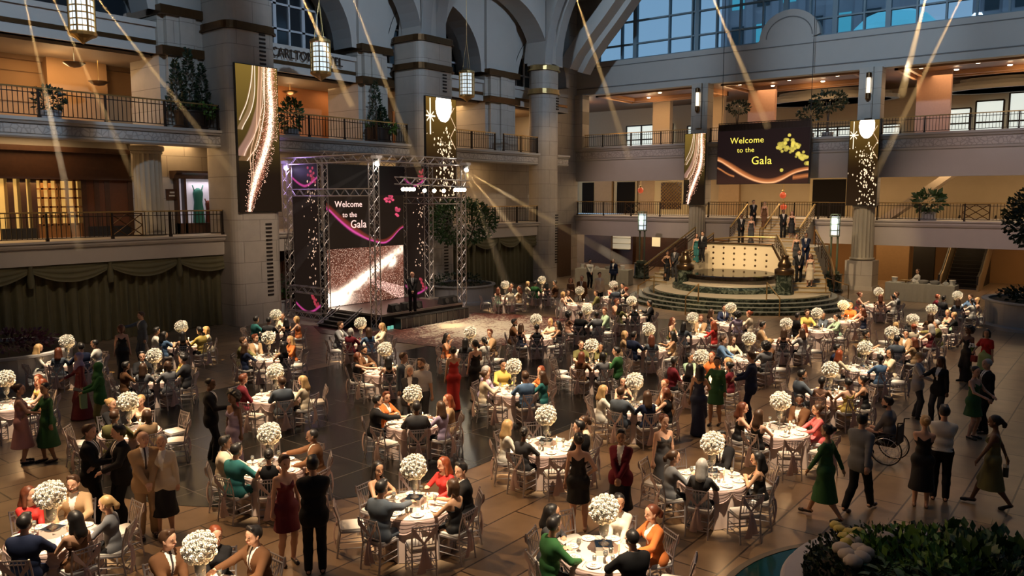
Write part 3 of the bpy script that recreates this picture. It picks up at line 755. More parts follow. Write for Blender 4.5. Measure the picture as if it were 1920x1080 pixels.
for i in range(26):
    a = 2 * PI * i / 26; m.sphere((0.1, 0.36 * math.cos(a), 2.62 + 0.3 * math.sin(a)), 0.07, 6, 4)
tag(m.obj('wreath', mat('wreath_gold', (0.5, 0.38, 0.2), 0.6), None, loc=t.location), 'pale gold wreath hanging above the wooden double door', 'wreath')

# pendant bowl lamps in the upper left gallery
def pendant(px, py, X, label):
    p = atx(px, py, X); t = thing('pendant_lamp', label, 'lamp', p)
    m = MB(); m.lathe([(0.02, -0.16), (0.2, -0.12), (0.38, 0.0), (0.4, 0.03), (0.36, 0.02)], 20); m.obj('bowl', BRONZE, t, smooth=True)
    m = MB(); m.tube((0, 0, -0.1), (0, 0, 11.25 - p.z), 0.012); m.obj('rod', BRASS, t)
    point('pendant_light', p + Vector((0, 0, 0.12)), 9, WARM2, 0.1)
pendant(139, 119, -32.6, 'shallow bronze bowl pendant lamp nearest the big lantern at left')
pendant(185, 154, -34.6, 'smaller bronze bowl pendant lamp deeper in the upper left gallery')
pendant(544, 172, -34.0, 'bowl pendant lamp in the gallery below the hotel lettering')

# ================================================================ hanging lanterns
LANT = mat('lantern_glass', (0.75, 0.82, 0.85), 0.3, emit=(0.78, 0.92, 1.0), estr=0.75)
def lantern(px, pytop, pybot, X, label):
    a = atx(px, pytop, X); b = atx(px, pybot, X); h = a.z - b.z; r = h * 0.23
    t = thing('hanging_lantern', label, 'lantern', (X, a.y, b.z))
    m = MB(); m.lathe([(r * .86, h * .2), (r * .86, h * .9)], 16); m.obj('glass', LANT, t)
    m = MB()
    for i in range(8):
        an = PI / 4 * i; x, y = r * math.cos(an), r * math.sin(an); m.tube((x, y, h * .15), (x, y, h * .96), 0.03, 6)
        x2, y2 = r * .9 * math.cos(an + PI / 8), r * .9 * math.sin(an + PI / 8); m.tube((x2, y2, h * .2), (x2, y2, h * .9), 0.01, 4)
    for z in (.3, .42, .54, .66, .78): m.lathe([(r * .9, h * z), (r * .92, h * z + .02), (r * .9, h * z + .04)], 16)
    m.obj('cage', BRASS, t)
    m = MB(); m.lathe([(0.02, 0), (0.06, h * .03), (r * .6, h * .1), (r * 1.05, h * .15), (r * 1.1, h * .2), (r * 1.0, h * .22)], 16); m.obj('bottom_cap', BRASS, t)
    m = MB(); m.lathe([(r, h * .88), (r * 1.1, h * .9), (r * 1.08, h * .96), (r * .6, h), (0.05, h * 1.05)], 16); m.obj('crown', BRASS, t)
    m = MB()
    for i in range(3):
        an = 2 * PI / 3 * i; m.tube((r * .6 * math.cos(an), r * .6 * math.sin(an), h), (0, 0, h + 1.6), 0.012, 5)
    m.tube((0, 0, h + 1.6), (0, 0, max(h + 2, 19.6 - b.z)), 0.015, 5); m.obj('chain', BRASS, t)
    point('lantern_light', (X, a.y, b.z + h * .5), 14, (0.75, 0.88, 1), 0.3)
lantern(150, -22, 82, -25, 'large brass and glass lantern hanging at the top left corner')
lantern(600, 72, 152, -28.9, 'brass and glass lantern hanging over the hotel lettering between pillars')
lantern(875, 131, 191, -29.4, 'brass and glass lantern hanging right of the second pillar')

# wall lamps on the far piers
SCON = mat('sconce_glow', (1, .9, .7), 0.3, emit=(1, .85, .6), estr=1.6)
for cx, lb in ((-23.55, 'tubular wall lamp on the far pier left of the hanging sign'), (-12.95, 'tubular wall lamp on the far pier right of the hanging sign')):
    t = thing('wall_lamp', lb, 'lamp', (cx, RY - 0.68, 11.1))
    m = MB(); m.lathe([(0.1, 0.3), (0.1, 1.2)], 12); m.obj('glass_tube', SCON, t)
    m = MB(); m.lathe([(0.05, -0.1), (0.15, 0.0), (0.15, 0.3), (0.11, 0.32)], 12); m.lathe([(0.11, 1.18), (0.15, 1.2), (0.15, 1.45), (0.05, 1.5)], 12); m.obj('bronze_cap', BRONZE, t)

# two street lamps by the staircase
def lamp_post(px, label, z0, base):
    p = aty(px, 400, 47.5); t = thing('lamp_post', label, 'lamp', (p.x, 47.5, 0))
    m = MB()
    for s in (-0.18, 0.18): m.tube((s, 0, z0), (s, 0, 3.2), 0.06, 8)
    m.box(-0.3, 0.3, -0.2, 0.2, z0, z0 + 0.15); m.obj('post', mat('verdigris', (0.16, 0.2, 0.13), 0.5, 0.4), t)
    m = MB(); m.box(-0.16, 0.16, -0.16, 0.16, 3.3, 4.35); m.obj('glass', LANT, t)
    m = MB()
    for z in (3.2, 3.55, 3.9, 4.25, 4.45): m.box(-0.22, 0.22, -0.22, 0.22, z, z + 0.05)
    for x in (-.2, .2):
        for y in (-.2, .2): m.box(x - .02, x + .02, y - .02, y + .02, 3.2, 4.5)
    m.obj('cage', mat('verdigris', (0, 0, 0)), t)
    m = MB(); m.lathe([(0.55, 0), (0.6, 0.1), (0.5, 0.2), (0.48, z0 - 0.1), (0.56, z0), (0.3, z0 + .02)], 20); m.obj('marble_base', MATS['green_marble'], t)
    point('post_light', (p.x, 47.1, 4.0), 16, (0.85, 0.95, 0.85), 0.2)
GM = bpy.data.materials.new('green_marble'); GM.use_nodes = True
t_ = GM.node_tree; b = t_.nodes['Principled BSDF']; b.inputs['Roughness'].default_value = 0.2
g = N(t_, 'ShaderNodeNewGeometry'); nz = N(t_, 'ShaderNodeTexNoise', Scale=3.0, Detail=8.0, Distortion=1.5); t_.links.new(g.outputs['Position'], nz.inputs['Vector'])
rp = N(t_, 'ShaderNodeValToRGB'); rp.color_ramp.elements[0].position = 0.45; rp.color_ramp.elements[0].color = (0.015, 0.025, 0.018, 1); rp.color_ramp.elements[1].position = 0.75; rp.color_ramp.elements[1].color = (0.22, 0.26, 0.2, 1)
t_.links.new(nz.outputs['Fac'], rp.inputs[0]); t_.links.new(rp.outputs[0], b.inputs['Base Color']); MATS['green_marble'] = GM
lamp_post(1205, 'twin pole lamp post left of the curved staircase', 1.05, 0)
lamp_post(1567, 'twin pole lamp post right of the curved staircase', 1.05, 0)

# ================================================================ far mezzanine doorways and panels
m = MB()
def farbox(px0, px1, z0, z1, Y, mt, name, dy=0.1):
    x0, x1 = aty(px0, 380, Y).x, aty(px1, 380, Y).x; m = MB(); m.box(x0, x1, Y - dy, Y, z0, z1); return m.obj(name, mt)
PANEL = mat('cream_door_frame', (0.55, 0.42, 0.22), 0.5)
for n, (a, b_) in enumerate(((1087, 1118), (1152, 1195), (1518, 1590))):
    f = struct(farbox(a, b_, 4.12, 6.9, 57.95, PANEL, 'door_%d' % (n + 1)))
    g_ = farbox(a + 5, b_ - 5, 4.12, 6.7, 57.83, mat('dark_opening', (.014, .011, .009), .95, spec=.1), 'door_opening', 0.05); g_.parent = f  # dark sheet; the shade inside the doorway is put into its colour
for n, (a, b_) in enumerate(((1118, 1150), (1200, 1230), (1350, 1388))):
    struct(farbox(a, b_, 4.12, 7.1, 57.98, mat('tan_panel', (0.44, 0.28, 0.14), 0.6, noise=0.1), 'wall_far_panel_%d' % (n + 1), 0.3))
t = thing('lattice_screen', 'gold lattice screen in the wall of the far mezzanine', 'screen', aty(1257, 380, 57.6))
t.location.z = 4.12
m = MB(); m.box(-1.5, 1.5, 0.1, 0.2, 0, 2.7); m.obj('back_panel', PANEL, t)
m = MB()
for i in range(-5, 6):
    for s in (-1, 1):
        x0, x1 = i * 0.28 - s * 1.1, i * 0.28 + s * 1.1
        # clip diagonals to the opening
        P0, P1 = Vector((x0, 0.05, 0.4)), Vector((x1, 0.05, 2.5)); d = P1 - P0
        ts = [0.0, 1.0]
        if abs(d.x) > 1e-6:
            ta, tb = sorted(((-0.9 - P0.x) / d.x, (0.9 - P0.x) / d.x)); ts = [max(0, ta), min(1, tb)]
        if ts[0] < ts[1]: m.tube(P0 + d * ts[0], P0 + d * ts[1], 0.025, 4)
m.obj('lattice', BRASS, t)
m = MB(); m.box(-0.9, 0.9, 0.08, 0.1, 0.4, 2.5); m.obj('dark_panel', WOOD, t)
# red glass hanging lamps on the mezzanine
REDG = mat('red_lamp_glow', (0.4, 0.05, 0.02), 0.2, emit=(1.0, 0.15, 0.05), estr=0.3)
for px, py, Y, lb in ((1201, 357, 52.5, 'dark red globe lamp hanging over the far mezzanine door'), (1468, 366, 53, 'upper red glass globe lamp above the stair head'), (1469, 388, 53.2, 'lower red glass globe lamp behind the stair head railing')):
    p = aty(px, py, Y); t = thing('globe_lamp', lb, 'lamp', p); m = MB(); m.sphere((0, 0, 0), 0.22, 14, 8); m.obj('globe', REDG, t, smooth=True)
    m = MB(); m.tube((0, 0, 0.2), (0, 0, 7.2 - p.z), 0.015); m.lathe([(0.08, 0.22), (0.1, 0.3), (0.03, 0.36)], 10); m.obj('cord', BRASS, t)

# ground floor behind the far side: shop cabinets and escalator
t = thing('bar_cabinet', 'glowing bottle cabinet under the far mezzanine at left', 'cabinet', (aty(1163, 430, 57).x, 57, 0))
m = MB(); m.box(-1.2, 1.2, 0, 0.5, 0, 3.2); m.obj('cabinet_body', WOOD, t)
m = MB(); m.box(-1.0, 1.0, -0.04, 0, 1.2, 3.0); m.obj('glowing_back', mat('cabinet_glow', (.5, .45, .3), .4, emit=(0.9, .75, .5), estr=.35), t)
m = MB()
for z in (1.2, 1.65, 2.1, 2.55): m.box(-1.05, 1.05, -0.3, 0, z, z + .04)
m.obj('shelves', BRASS, t)
for i, (px, w_) in enumerate(((1190, 0.3), (1240, 0.35), (1095, 0.5))):
    p = aty(px, 440, 57); m = MB(); m.box(-w_, w_, 0, 0.1, 1.6, 2.9); o = m.obj('lit_panel', mat('panel_glow', (.8, .7, .4), .4, emit=(1, .8, .45), estr=.5), None, loc=(p.x, 56.12 if px == 1240 else 58.92, 0))
    tag(o, ('small bright wall panel right of the bottle cabinet', 'narrow lit wall panel left of the curved staircase', 'faint lit wall panel left of the bottle cabinet')[i], 'light panel')
for k, (a, b_, z1, mt_) in enumerate(((1650, 1712, 2.9, mat('tan_panel', (0, 0, 0))), (1720, 1760, 2.9, BLACK), (1080, 1100, 2.9, mat('tan_panel', (0, 0, 0))), (1100, 1150, 2.9, WOOD), (1210, 1300, 2.9, WOOD))):
    struct(farbox(a, b_, 0, 3.4, 56.5, mt_, 'wall_far_ground_%d' % (k + 1), 0.3))
t = thing('escalator', 'dark escalator rising behind the right refreshment table', 'escalator', (aty(1806, 500, 54).x, 53.0, 0))
for s in (-1, 1):
    m = MB(); m.prism([(-0.6, 0), (0.4, 0.9), (5.5, 4.4), (5.5, 3.0), (1.0, 0)], lambda u, v, q: (s * (0.95 + .12 * q), u, v)); m.obj('balustrade', mat('steel_side', (0.45, 0.36, 0.24), 0.3, 0.7), t)
    m = MB(); m.path([(s, -0.6, 0.4), (s, -0.5, 0.85), (s, 0.3, 1.1), (s, 5.5, 4.6)], 0.06); m.obj('handrail', BLACK, t)
m = MB()
for i in range(16): m.box(-0.85, 0.85, 0.6 + i * .3, 0.9 + i * .3, 0, 0.1 + i * .21)
m.obj('steps', BLACK, t)
# inclined escalator soffit crossing behind the right mezzanine
m = MB(); m.prism([(0, 0), (4.2, 2.9), (4.9, 2.9), (0.8, 0)], lambda u, v, s: (aty(1680, 380, 54).x - 1.0 + u * 0.9, 54 + 1.4 * s, 4.12 + v)); tag(m.obj('stair_flight', mat('cream_wall', (0, 0, 0))), 'pale inclined stair flight seen behind the right mezzanine railing', 'stair')
# ================================================================ screens
def screen_mat():
    m = bpy.data.materials.new('led_screen'); m.use_nodes = True; t = m.node_tree; b = t.nodes['Principled BSDF']
    a = N(t, 'ShaderNodeAttribute'); a.attribute_name = 'picture'; b.inputs['Base Color'].default_value = (0.004, 0.004, 0.004, 1); b.inputs['Roughness'].default_value = 0.6; b.inputs['Specular IOR Level'].default_value = 0.15
    t.links.new(a.outputs['Color'], b.inputs['Emission Color']); b.inputs['Emission Strength'].default_value = 1.0
    return m
LED = screen_mat()
def screen(name, w, h, fn, parent=None, res=0.022):
    nx, ny = int(w / res), int(h / res)
    U, V = np.meshgrid((np.arange(nx) + .5) / nx, (np.arange(ny) + .5) / ny)
    rgb = np.clip(fn(U, V), 0, 6)
    xs = np.linspace(0, w, nx + 1); zs = np.linspace(0, h, ny + 1); X, Z = np.meshgrid(xs, zs)
    co = np.stack([X, np.zeros_like(X), Z], -1).reshape(-1, 3)
    i, j = np.meshgrid(np.arange(nx), np.arange(ny)); a = (j * (nx + 1) + i).ravel()
    F = np.stack([a, a + 1, a + nx + 2, a + nx + 1], 1)
    me = bpy.data.meshes.new(name); me.vertices.add(len(co)); me.vertices.foreach_set('co', co.ravel())
    me.loops.add(F.size); me.loops.foreach_set('vertex_index', F.ravel().astype(np.int32)); me.polygons.add(len(F)); me.polygons.foreach_set('loop_start', np.arange(0, F.size, 4, dtype=np.int32)); me.polygons.foreach_set('loop_total', np.full(len(F), 4, dtype=np.int32))
    me.update(); me.validate()
    at = me.color_attributes.new('picture', 'FLOAT_COLOR', 'CORNER')
    c = np.ones((len(F), 4, 4)); c[:, :, :3] = rgb.reshape(-1, 1, 3)
    at.data.foreach_set('color', c.ravel()); me.materials.append(LED)
    return link(name, me, parent)
def mixc(base, col, a): return base * (1 - a[..., None]) + np.array(col) * a[..., None]
def band(U, V, c, w, soft=1.0):  # c(V) centre, w(V) half width
    return np.clip((w - np.abs(U - c)) / (w * 0.35 * soft + 1e-4), 0, 1)
def curve(v, pts):
    p = np.array(pts); return sum(np.interp(v + o, p[:, 0], p[:, 1]) for o in (-.06, -.04, -.02, 0, .02, .04, .06)) / 7
def smoothcurve(v, pts):
    p = np.array(pts); c = np.polyfit(p[:, 0], p[:, 1], min(3, len(p) - 1)); return np.polyval(c, v)
def swoosh(U, V):
    r = np.random.default_rng(5)
    bgc = np.array([0.012, 0.006, 0.003]) + np.clip((V - 0.25) / 0.75, 0, 1)[..., None] ** 1.2 * np.array([0.20, 0.125, 0.022])
    out = bgc
    for k, (p, w, col) in enumerate((
        ([(1, .40), (.8, .38), (.66, .25), (.56, .0)], .075, (.60, .36, .20)), ([(1, .40), (.85, .33), (.7, .18), (.62, .0)], .02, (.5, .28, .16)),
        ([(1, .58), (.75, .55), (.55, .36), (.40, .05), (.38, 0)], .11, (.85, .45, .34)), ([(1, .60), (.7, .57), (.5, .42), (.38, .25), (.35, 0)], .12, (.42, .21, .09)))):
        c = curve(V, sorted(p)); a = band(U, V, c, w * (0.25 + 1.6 * np.clip(1 - V, 0, 1))) * (V > min(q[0] for q in p))
        s = 0.35 + 0.65 * np.clip((U - c) / w, 0, 1) ** 2
        out = mixc(out, col, a * s * .9)
        e = np.exp(-((U - c - w * .8) / .008) ** 2) * (V > min(q[0] for q in p)); out = mixc(out, (1.6, 1.2, .9), np.clip(e, 0, 1))
    c = curve(V, [(0, .2), (.1, .28), (.22, .42), (.4, .60), (.55, .74), (.75, .85), (1, .82)]); w = curve(V, [(0, .05), (.2, .14), (.5, .15), (.8, .13), (1, .12)])
    d = (U - c) / w; nz = r.random(U.shape)
    core = np.exp(-(d * 1.4) ** 2); out = mixc(out, (.75, .22, .12), np.clip(core * .8 + (nz - .6), 0, 1) * (np.abs(d) < 1.15))
    hot = np.exp(-((d + .25 * np.sin(V * 9)) * 2.6) ** 2) * (nz > .25) * np.clip(1.3 - V * .6, 0, 1); out = mixc(out, (3.2, 2.5, 1.8), np.clip(hot, 0, 1))
    sp = (r.random(U.shape) > .93) & (np.abs(d) < 1.7); out[sp] = (1.8, 1.0, .7)
    for o in (-.22, -.30):
        e = np.exp(-((U - curve(V, [(0, .2), (.22, .42 + o * .4), (.4, .56 + o), (.55, .74 + o), (1, .86 + o)])) / .008) ** 2) * (V > .15); out = mixc(out, (1.3, .75, .45), np.clip(e, 0, 1) * .8)
    return out
def starscreen(U, V, aspect=2.6):
    r = np.random.default_rng(9); out = np.array([.02, .009, .003]) + np.clip((V - .4) / .6, 0, 1)[..., None] ** 1.5 * np.array([.17, .095, .015])
    e = ((U - .58) / .27) ** 2 + ((V - .93) / .145) ** 2; out[e < 1] = (3.5, 3.1, 2.6)
    cx, cy = .14, .83; du, dv = np.abs(U - cx), np.abs(V - cy) * aspect
    star = ((du < .018) & (dv < .42)) | ((dv < .02) & (du < .16)) | ((np.abs(du - dv) < .02) & (du < .11)); out[star] = (1.5, 1.25, .9)
    for k in range(150):
        u = r.normal(.64, .20 * (.6 + r.random())); v = .74 * r.random() ** .9
        rr = r.uniform(.012, .03); m_ = (np.abs(U - u) + np.abs(V - v) * aspect * .7) < rr; out[m_] = np.array([1.6, 1.2, .75]) * r.uniform(.5, 1.3)
    z = np.abs((np.abs(((V - .55) * 5) % 1 - .5)) * .35 + .80 - U) < .012; out[z & (V > .55) & (V < .93)] = (.9, .6, .35)
    return out
def welcome_gold(U, V):
    out = np.zeros(U.shape + (3,)) + np.array([.012, .006, .006]); out += (np.exp(-((V) / .25) ** 2) * .03)[..., None] * np.array([1, .35, .15])
    c = curve(U, [(0, .50), (.12, .38), (.3, .19), (.45, .07), (.6, .03), (.72, .09), (.85, .22), (1, .27)]); w = curve(U, [(0, .04), (.2, .06), (.5, .045), (.7, .05), (1, .03)])
    d = (V - c) / w; a = np.clip(1.2 - np.abs(d), 0, 1); out = mixc(out, (.55, .17, .05), a * .9); out = mixc(out, (1.1, .5, .22), np.exp(-((d + .6) * 3) ** 2))
    c = curve(U, [(0, .33), (.1, .2), (.2, .13)]); a = np.clip(1 - np.abs(V - c) / .025, 0, 1) * (U < .2); out = mixc(out, (.6, .2, .06), a)
    c = curve(U, [(.85, .1), (1, .14)]); a = np.clip(1 - np.abs(V - c) / .05, 0, 1) * (U > .84); out = mixc(out, (.55, .17, .05), a)
    r = np.random.default_rng(3)
    for (cx, cy, sx, n) in ((.78, .68, .12, 42), (.93, .50, .07, 20), (.72, .24, .001, 1), (.79, .87, .002, 1), (.985, .36, .02, 5)):
        for k in range(n):
            a, q = r.uniform(0, 6.28), r.random() ** .5; x = cx + sx * q * math.cos(a); y = cy + sx * 1.25 * q * math.sin(a) * (1 - .4 * abs(math.cos(a)))
            rr = r.uniform(.016, .026); D = ((U - x) ** 2 + ((V - y) * .56 * 1.05) ** 2) ** .5; m_ = np.clip((rr - D) / .006, 0, 1); out = mixc(out, np.array([.8, .62, .1]) * r.uniform(.5, 1.2), m_ * .8)
    return out
def welcome_pink(U, V):
    out = np.zeros(U.shape + (3,)) + np.array([.014, .008, .005])
    c = curve(U, [(0, .80), (.15, .55), (.3, .35), (.5, .16), (.7, .05), (.8, .09), (.95, .33), (1, .38)]); w = curve(U, [(0, .05), (.3, .07), (.6, .03), (.8, .04), (1, .02)])
    d = (V - c) / w; out = mixc(out, (.22, .035, .02), np.clip(1.4 - np.abs(d - .5), 0, 1) * .8); out = mixc(out, (.75, .08, .35), np.exp(-((d + .3) * 2.4) ** 2))
    r = np.random.default_rng(13)
    for (cx, cy, s, n) in ((.80, .93, .06, 12), (.90, .70, .05, 8), (.92, .60, .02, 3)):
        for k in range(n):
            x, y = cx + r.uniform(-s, s), cy + r.uniform(-s, s); D = ((U - x) ** 2 + ((V - y) * .75) ** 2) ** .5; out = mixc(out, np.array([.75, .08, .16]) * r.uniform(.6, 1.2), np.clip((.022 - D) / .008, 0, 1))
    return out
def burst(U, V):
    r = np.random.default_rng(21); nz = r.random(U.shape); n2 = np.kron(r.random((U.shape[0] // 6 + 1, U.shape[1] // 6 + 1)), np.ones((6, 6)))[:U.shape[0], :U.shape[1]]
    line = .05 + .95 * U * .95; d = (V - line)
    out = np.zeros(U.shape + (3,)) + np.array([.26, .085, .05]) * (0.3 + np.exp(-np.abs(d) * 2.2))[..., None]
    sp = nz > .90; out[sp] = np.array([1.0, .62, .45])
    out[(nz < .3)] *= .35
    g = np.exp(-((d + .03) / .09) ** 2) * np.clip(1.25 - U, .2, 1) * (.5 + n2); out = mixc(out, (3.6, 2.9, 2.2), np.clip(g * 1.2, 0, 1))
    g = np.exp(-((U - .82) / .05) ** 2 - ((V - .70) / .07) ** 2); out = mixc(out, (4, 3.4, 2.6), np.clip(g * 1.6, 0, 1))
    g = np.exp(-((U) / .2) ** 2 - ((V - .1) / .12) ** 2); out = mixc(out, (4.5, 3.6, 2.8), np.clip(g, 0, 1))
    g = ((nz > .55) & (np.abs(V - .62 + .75 * U * .9 - .12) < .2 * np.clip(U - .3, 0, 1)) & (U > .5) & (V < .5)); out[g] = (1.4, .8, .65)
    br = np.exp(-((d + .12 + .05 * np.sin(U * 20)) / .05) ** 2) * (n2 > .5); out = mixc(out, (.25, .09, .05), np.clip(br, 0, 1) * .8)
    return out
def side_panel(seed, flower):
    def fn(U, V):
        r = np.random.default_rng(seed); out = np.zeros(U.shape + (3,)) + np.array([.012, .007, .005])
        for k in range(70):
            u, v = np.clip(r.normal(.78, .15), 0, 1), r.uniform(.22, .92); m_ = (np.abs(U - u) * 1.0 + np.abs(V - v) * 3) < r.uniform(.010, .03); out[m_] = np.array([1.2, .75, .5]) * r.uniform(.4, 1.2)
        for cx, cy, s in ((.75, .95, .13), (.85, .90, .07), (.75, .13, .12), (.85, .08, .08)):
            for k in range(9):
                x, y = cx + r.uniform(-s, s), cy + r.uniform(-s, s) * .22; D = ((U - x) ** 2 + ((V - y) * 3.9) ** 2) ** .5; out = mixc(out, np.array([.40, .04, .06]) * r.uniform(.6, 1.2), np.clip((.045 - D) / .02, 0, 1))
        for v0 in (.86, .03):
            c = v0 + .055 * (np.abs(U - .5) * 2) ** 1.6; out = mixc(out, (.6, .06, .28), np.clip(1 - np.abs(V - c) / .011, 0, 1))
        return out
    return fn
def put(o, loc, face):
    o.location = loc; o.rotation_euler = (0, 0, PI / 2 if face == 'x' else 0); return o
def panel_thing(kind, label, cat, loc, face, w, h, fn, depth=0.12, res=0.022):
    t = thing(kind, label, cat, loc, PI / 2 if face == 'x' else 0)
    s = screen('screen', w, h, fn, t, res)
    m = MB(); m.box(-0.03, w + .03, 0.005, depth, -0.03, h + 0.03); m.obj('frame', BLACK, t); return t
# (face 'x': screen looks towards +X; its local +x runs along world +Y)
panel_thing('led_banner', 'tall screen with golden swirl picture on the first big pillar', 'screen', (-29.5, 19.03, 4.85), 'x', 2.0, 6.05, swoosh)
panel_thing('led_banner', 'tall screen with white balloon and stars on the second big pillar', 'screen', (-29.5, 30.05, 4.85), 'x', 2.3, 5.8, starscreen, res=0.03)
panel_thing('led_banner', 'tall screen with golden swirl picture on the far pier left of the sign', 'screen', (-24.2, RY - 1.0, 5.0), 'y', 1.45, 4.6, swoosh)
panel_thing('led_banner', 'tall screen with white balloon and stars on the far pier right of the sign', 'screen', (-13.75, RY - 1.05, 5.0), 'y', 1.6, 4.85, starscreen)
YT = mat('yellow_text_glow', (.9, .8, .1), .4, emit=(1.0, .85, .12), estr=0.9)
PT = mat('pink_text_glow', (1, .7, .65), .4, emit=(1.0, .68, .60), estr=0.95)
ps = [aty(1347, 247, 48.3), aty(1519, 243, 48.3), aty(1347, 345, 48.3)]
W_, H_ = ps[1].x - ps[0].x, ps[0].z - ps[2].z
sg = panel_thing('welcome_sign', 'large dark hanging sign reading Welcome to the Gala in yellow', 'sign', (ps[0].x, 48.3, ps[2].z), 'y', W_, H_, welcome_gold, depth=0.3)
def serif_text(body, size, mt, x, z, parent, bold=0.0):
    me = text_mesh(body, size, mt, 0.006, 1.05); o = link('lettering', me, parent, (x, -0.012, z)); o.rotation_euler = (PI / 2, 0, 0); return o
serif_text('Welcome', H_ * .16, YT, W_ * .33, H_ * .76, sg)
serif_text('to the', H_ * .13, YT, W_ * .32, H_ * .59, sg)
serif_text('Gala', H_ * .21, YT, W_ * .50, H_ * .36, sg)
m = MB(); m.box(0, W_, .05, .3, H_ + .03, H_ + .42)
for i in range(28): m.box(W_ * i / 27 - .01, W_ * i / 27 + .01, .03, .05, H_, H_ + .5)
m.box(0, W_, .02, .06, H_ + .45, H_ + .5); m.obj('top_rail', DKMET, sg)
m = MB()
for x in (0.15, W_ - .05): m.tube((x, .15, H_), (x, .15, H_ + 12), 0.02, 5)
m.obj('cable', BLACK, sg)

# ================================================================ stage
SX0, SX1, SY0, SY1 = -28.0, -24.5, 22.15, 27.2
t = thing('stage', 'black stage platform with pale edge trim and wooden deck', 'stage', (0, 0, 0))
m = MB(); m.box(SX0, SX1, SY0, SY1, 0, 0.56); m.obj('skirt', BLACK, t)
m = MB(); m.box(SX0, SX1, SY0, SY1, 0.56, 0.60); m.obj('deck', mat('stage_deck', (0.06, 0.03, 0.028), 0.3, noise=0.2), t)
m = MB(); m.box(SX1, SX1 + .03, SY0, SY1, 0.52, 0.61); m.box(SX0, SX1 + .03, SY0 - .03, SY0, 0.52, 0.61); m.obj('edge_trim', ALU, t)
t = thing('stage_steps', 'black stage steps with two slanted silver handrails', 'steps', (-27.1, SY0 - .05, 0))
m = MB()
for i in range(4): m.box(0, 1.4, -0.28 * (4 - i), -0.28 * (3 - i) + 0.02, 0.12 * i, 0.12 * i + .13)
m.obj('treads', BLACK, t)
for x in (0, 1.45):
    m = MB()
    for dz in (0, .12): m.tube((x, -1.2, 0.0 + dz), (x, 0.05, 0.68 + dz), 0.022)
    m.obj('handrail', ALU, t)
ys = np.linspace(22.6, 26.9, 7)
for i in range(6):
    p = thing('subwoofer', ORD[i] + ' black speaker cabinet from the near tower along the stage front', 'speaker', (SX1 + .3, ys[i], 0))
    m = MB(); m.box(0, .42, 0, .66, 0, .46); m.obj('cabinet', BLACK, p)
    m = MB(); m.box(.42, .43, .03, .31, .04, .42); m.box(.42, .43, .35, .63, .04, .42); m.obj('grille', mat('speaker_grille', (.07, .065, .06), .5), p)
    m = MB(); m.box(.425, .44, 0.005, .025, 0.02, .44); m.box(.425, .44, .635, .655, .02, .44); m.box(.425, .44, .32, .34, .02, .44); m.obj('edge_strip', ALU, p)
for i, (x, y, lb) in enumerate(((-24.9, 23.2, 'small black monitor speaker on stage behind the near truss tower'), (-24.9, 23.9, 'black wedge monitor speaker on the near stage lip, left one'), (-24.9, 24.5, 'black wedge monitor speaker on the near stage lip, right one'), (-24.9, 26.3, 'black wedge monitor speaker at the far right end of the stage, left one'), (-24.9, 26.8, 'black wedge monitor speaker at the far right end of the stage, right one'))):
    m = MB(); m.prism([(0, 0), (.38, 0), (.32, .3), (.1, .34)], lambda u, v, s: (u - .1, (s - .5) * .5, v)); o = m.obj('monitor_speaker', BLACK, None, loc=(x, y, .6)); tag(o, lb, 'speaker')
    m = MB(); m.lathe([(.12, 0), (.12, .02)], 12); q = m.obj('speaker_cone', MATS['speaker_grille'], o); q.location = (.27, 0, .17); q.rotation_euler = (0, PI / 2 - .2, 0)
for i in range(2):
    m = MB(); m.box(0, .05, 0, .12, 0, .16); tag(m.obj('power_box', mat('green_indicator', (.1, .4, .3), .4, emit=(.3, .9, .7), estr=.5), None, loc=(SX1 + .32, 22.22 + i * .18, .0)), ('small green lit box on stage corner, nearer the steps', 'small green lit box on stage corner, nearer the speakers')[i], 'box')
# screens of the stage
panel_thing('stage_screen', 'stage screen showing a bright sparkling burst', 'screen', (SX0, 22.25, .62), 'x', 4.6, 2.58, burst, res=.02)
pk = panel_thing('stage_screen', 'stage screen reading Welcome to the Gala with pink ribbon', 'screen', (SX0 + .03, 22.25, 3.2), 'x', 4.6, 2.35, welcome_pink, res=.025)
serif_text('Welcome', .38, PT, 1.25, 1.82, pk); serif_text('to the', .32, PT, 1.3, 1.37, pk); serif_text('Gala', .50, PT, 1.8, .88, pk)
m = MB(); m.box(SX0 - .1, SX0, 22.25, 27.0, 5.55, 6.9); tag(m.obj('black_drape', BLACK), 'plain black drape above the stage screens', 'drape')
panel_thing('stage_screen', 'narrow dark stage screen with flowers left of the stage', 'screen', (-30.1, 22.1, .1), 'y', 1.75, 6.8, side_panel(1, 0), res=.03)
panel_thing('stage_screen', 'narrow dark stage screen with flowers behind the speaker', 'screen', (-28.35, 27.3, .6), 'y', 1.5, 6.3, side_panel(2, 0), res=.03)
# truss
tr = thing('stage_truss', 'aluminium lattice truss frame standing around the stage', 'truss', (0, 0, 0))
def truss(a, b, name, w=0.29, mt=None, r=0.025):
    a, b = Vector(a), Vector(b); d = b - a; L = d.length; d.normalize()
    u = d.cross(Vector((0, 0, 1)) if abs(d.z) < .9 else Vector((1, 0, 0))).normalized(); v = d.cross(u)
    m = MB(); cs = [(u * sx + v * sy) * (w / 2) for sx, sy in ((1, 1), (-1, 1), (-1, -1), (1, -1))]
    for c in cs: m.tube(a + c, b + c, r, 6)
    n = max(1, int(L / (w * 1.05)))
    for i in range(n):
        p0, p1 = a + d * (L * i / n), a + d * (L * (i + 1) / n)
        for k in range(4):
            c0, c1 = cs[k], cs[(k + 1) % 4]
            m.tube(p0 + (c0 if i % 2 else c1), p1 + (c1 if i % 2 else c0), r * .55, 4, cap=False)
    return m.obj(name, mt or ALU, tr)
TT = 7.05
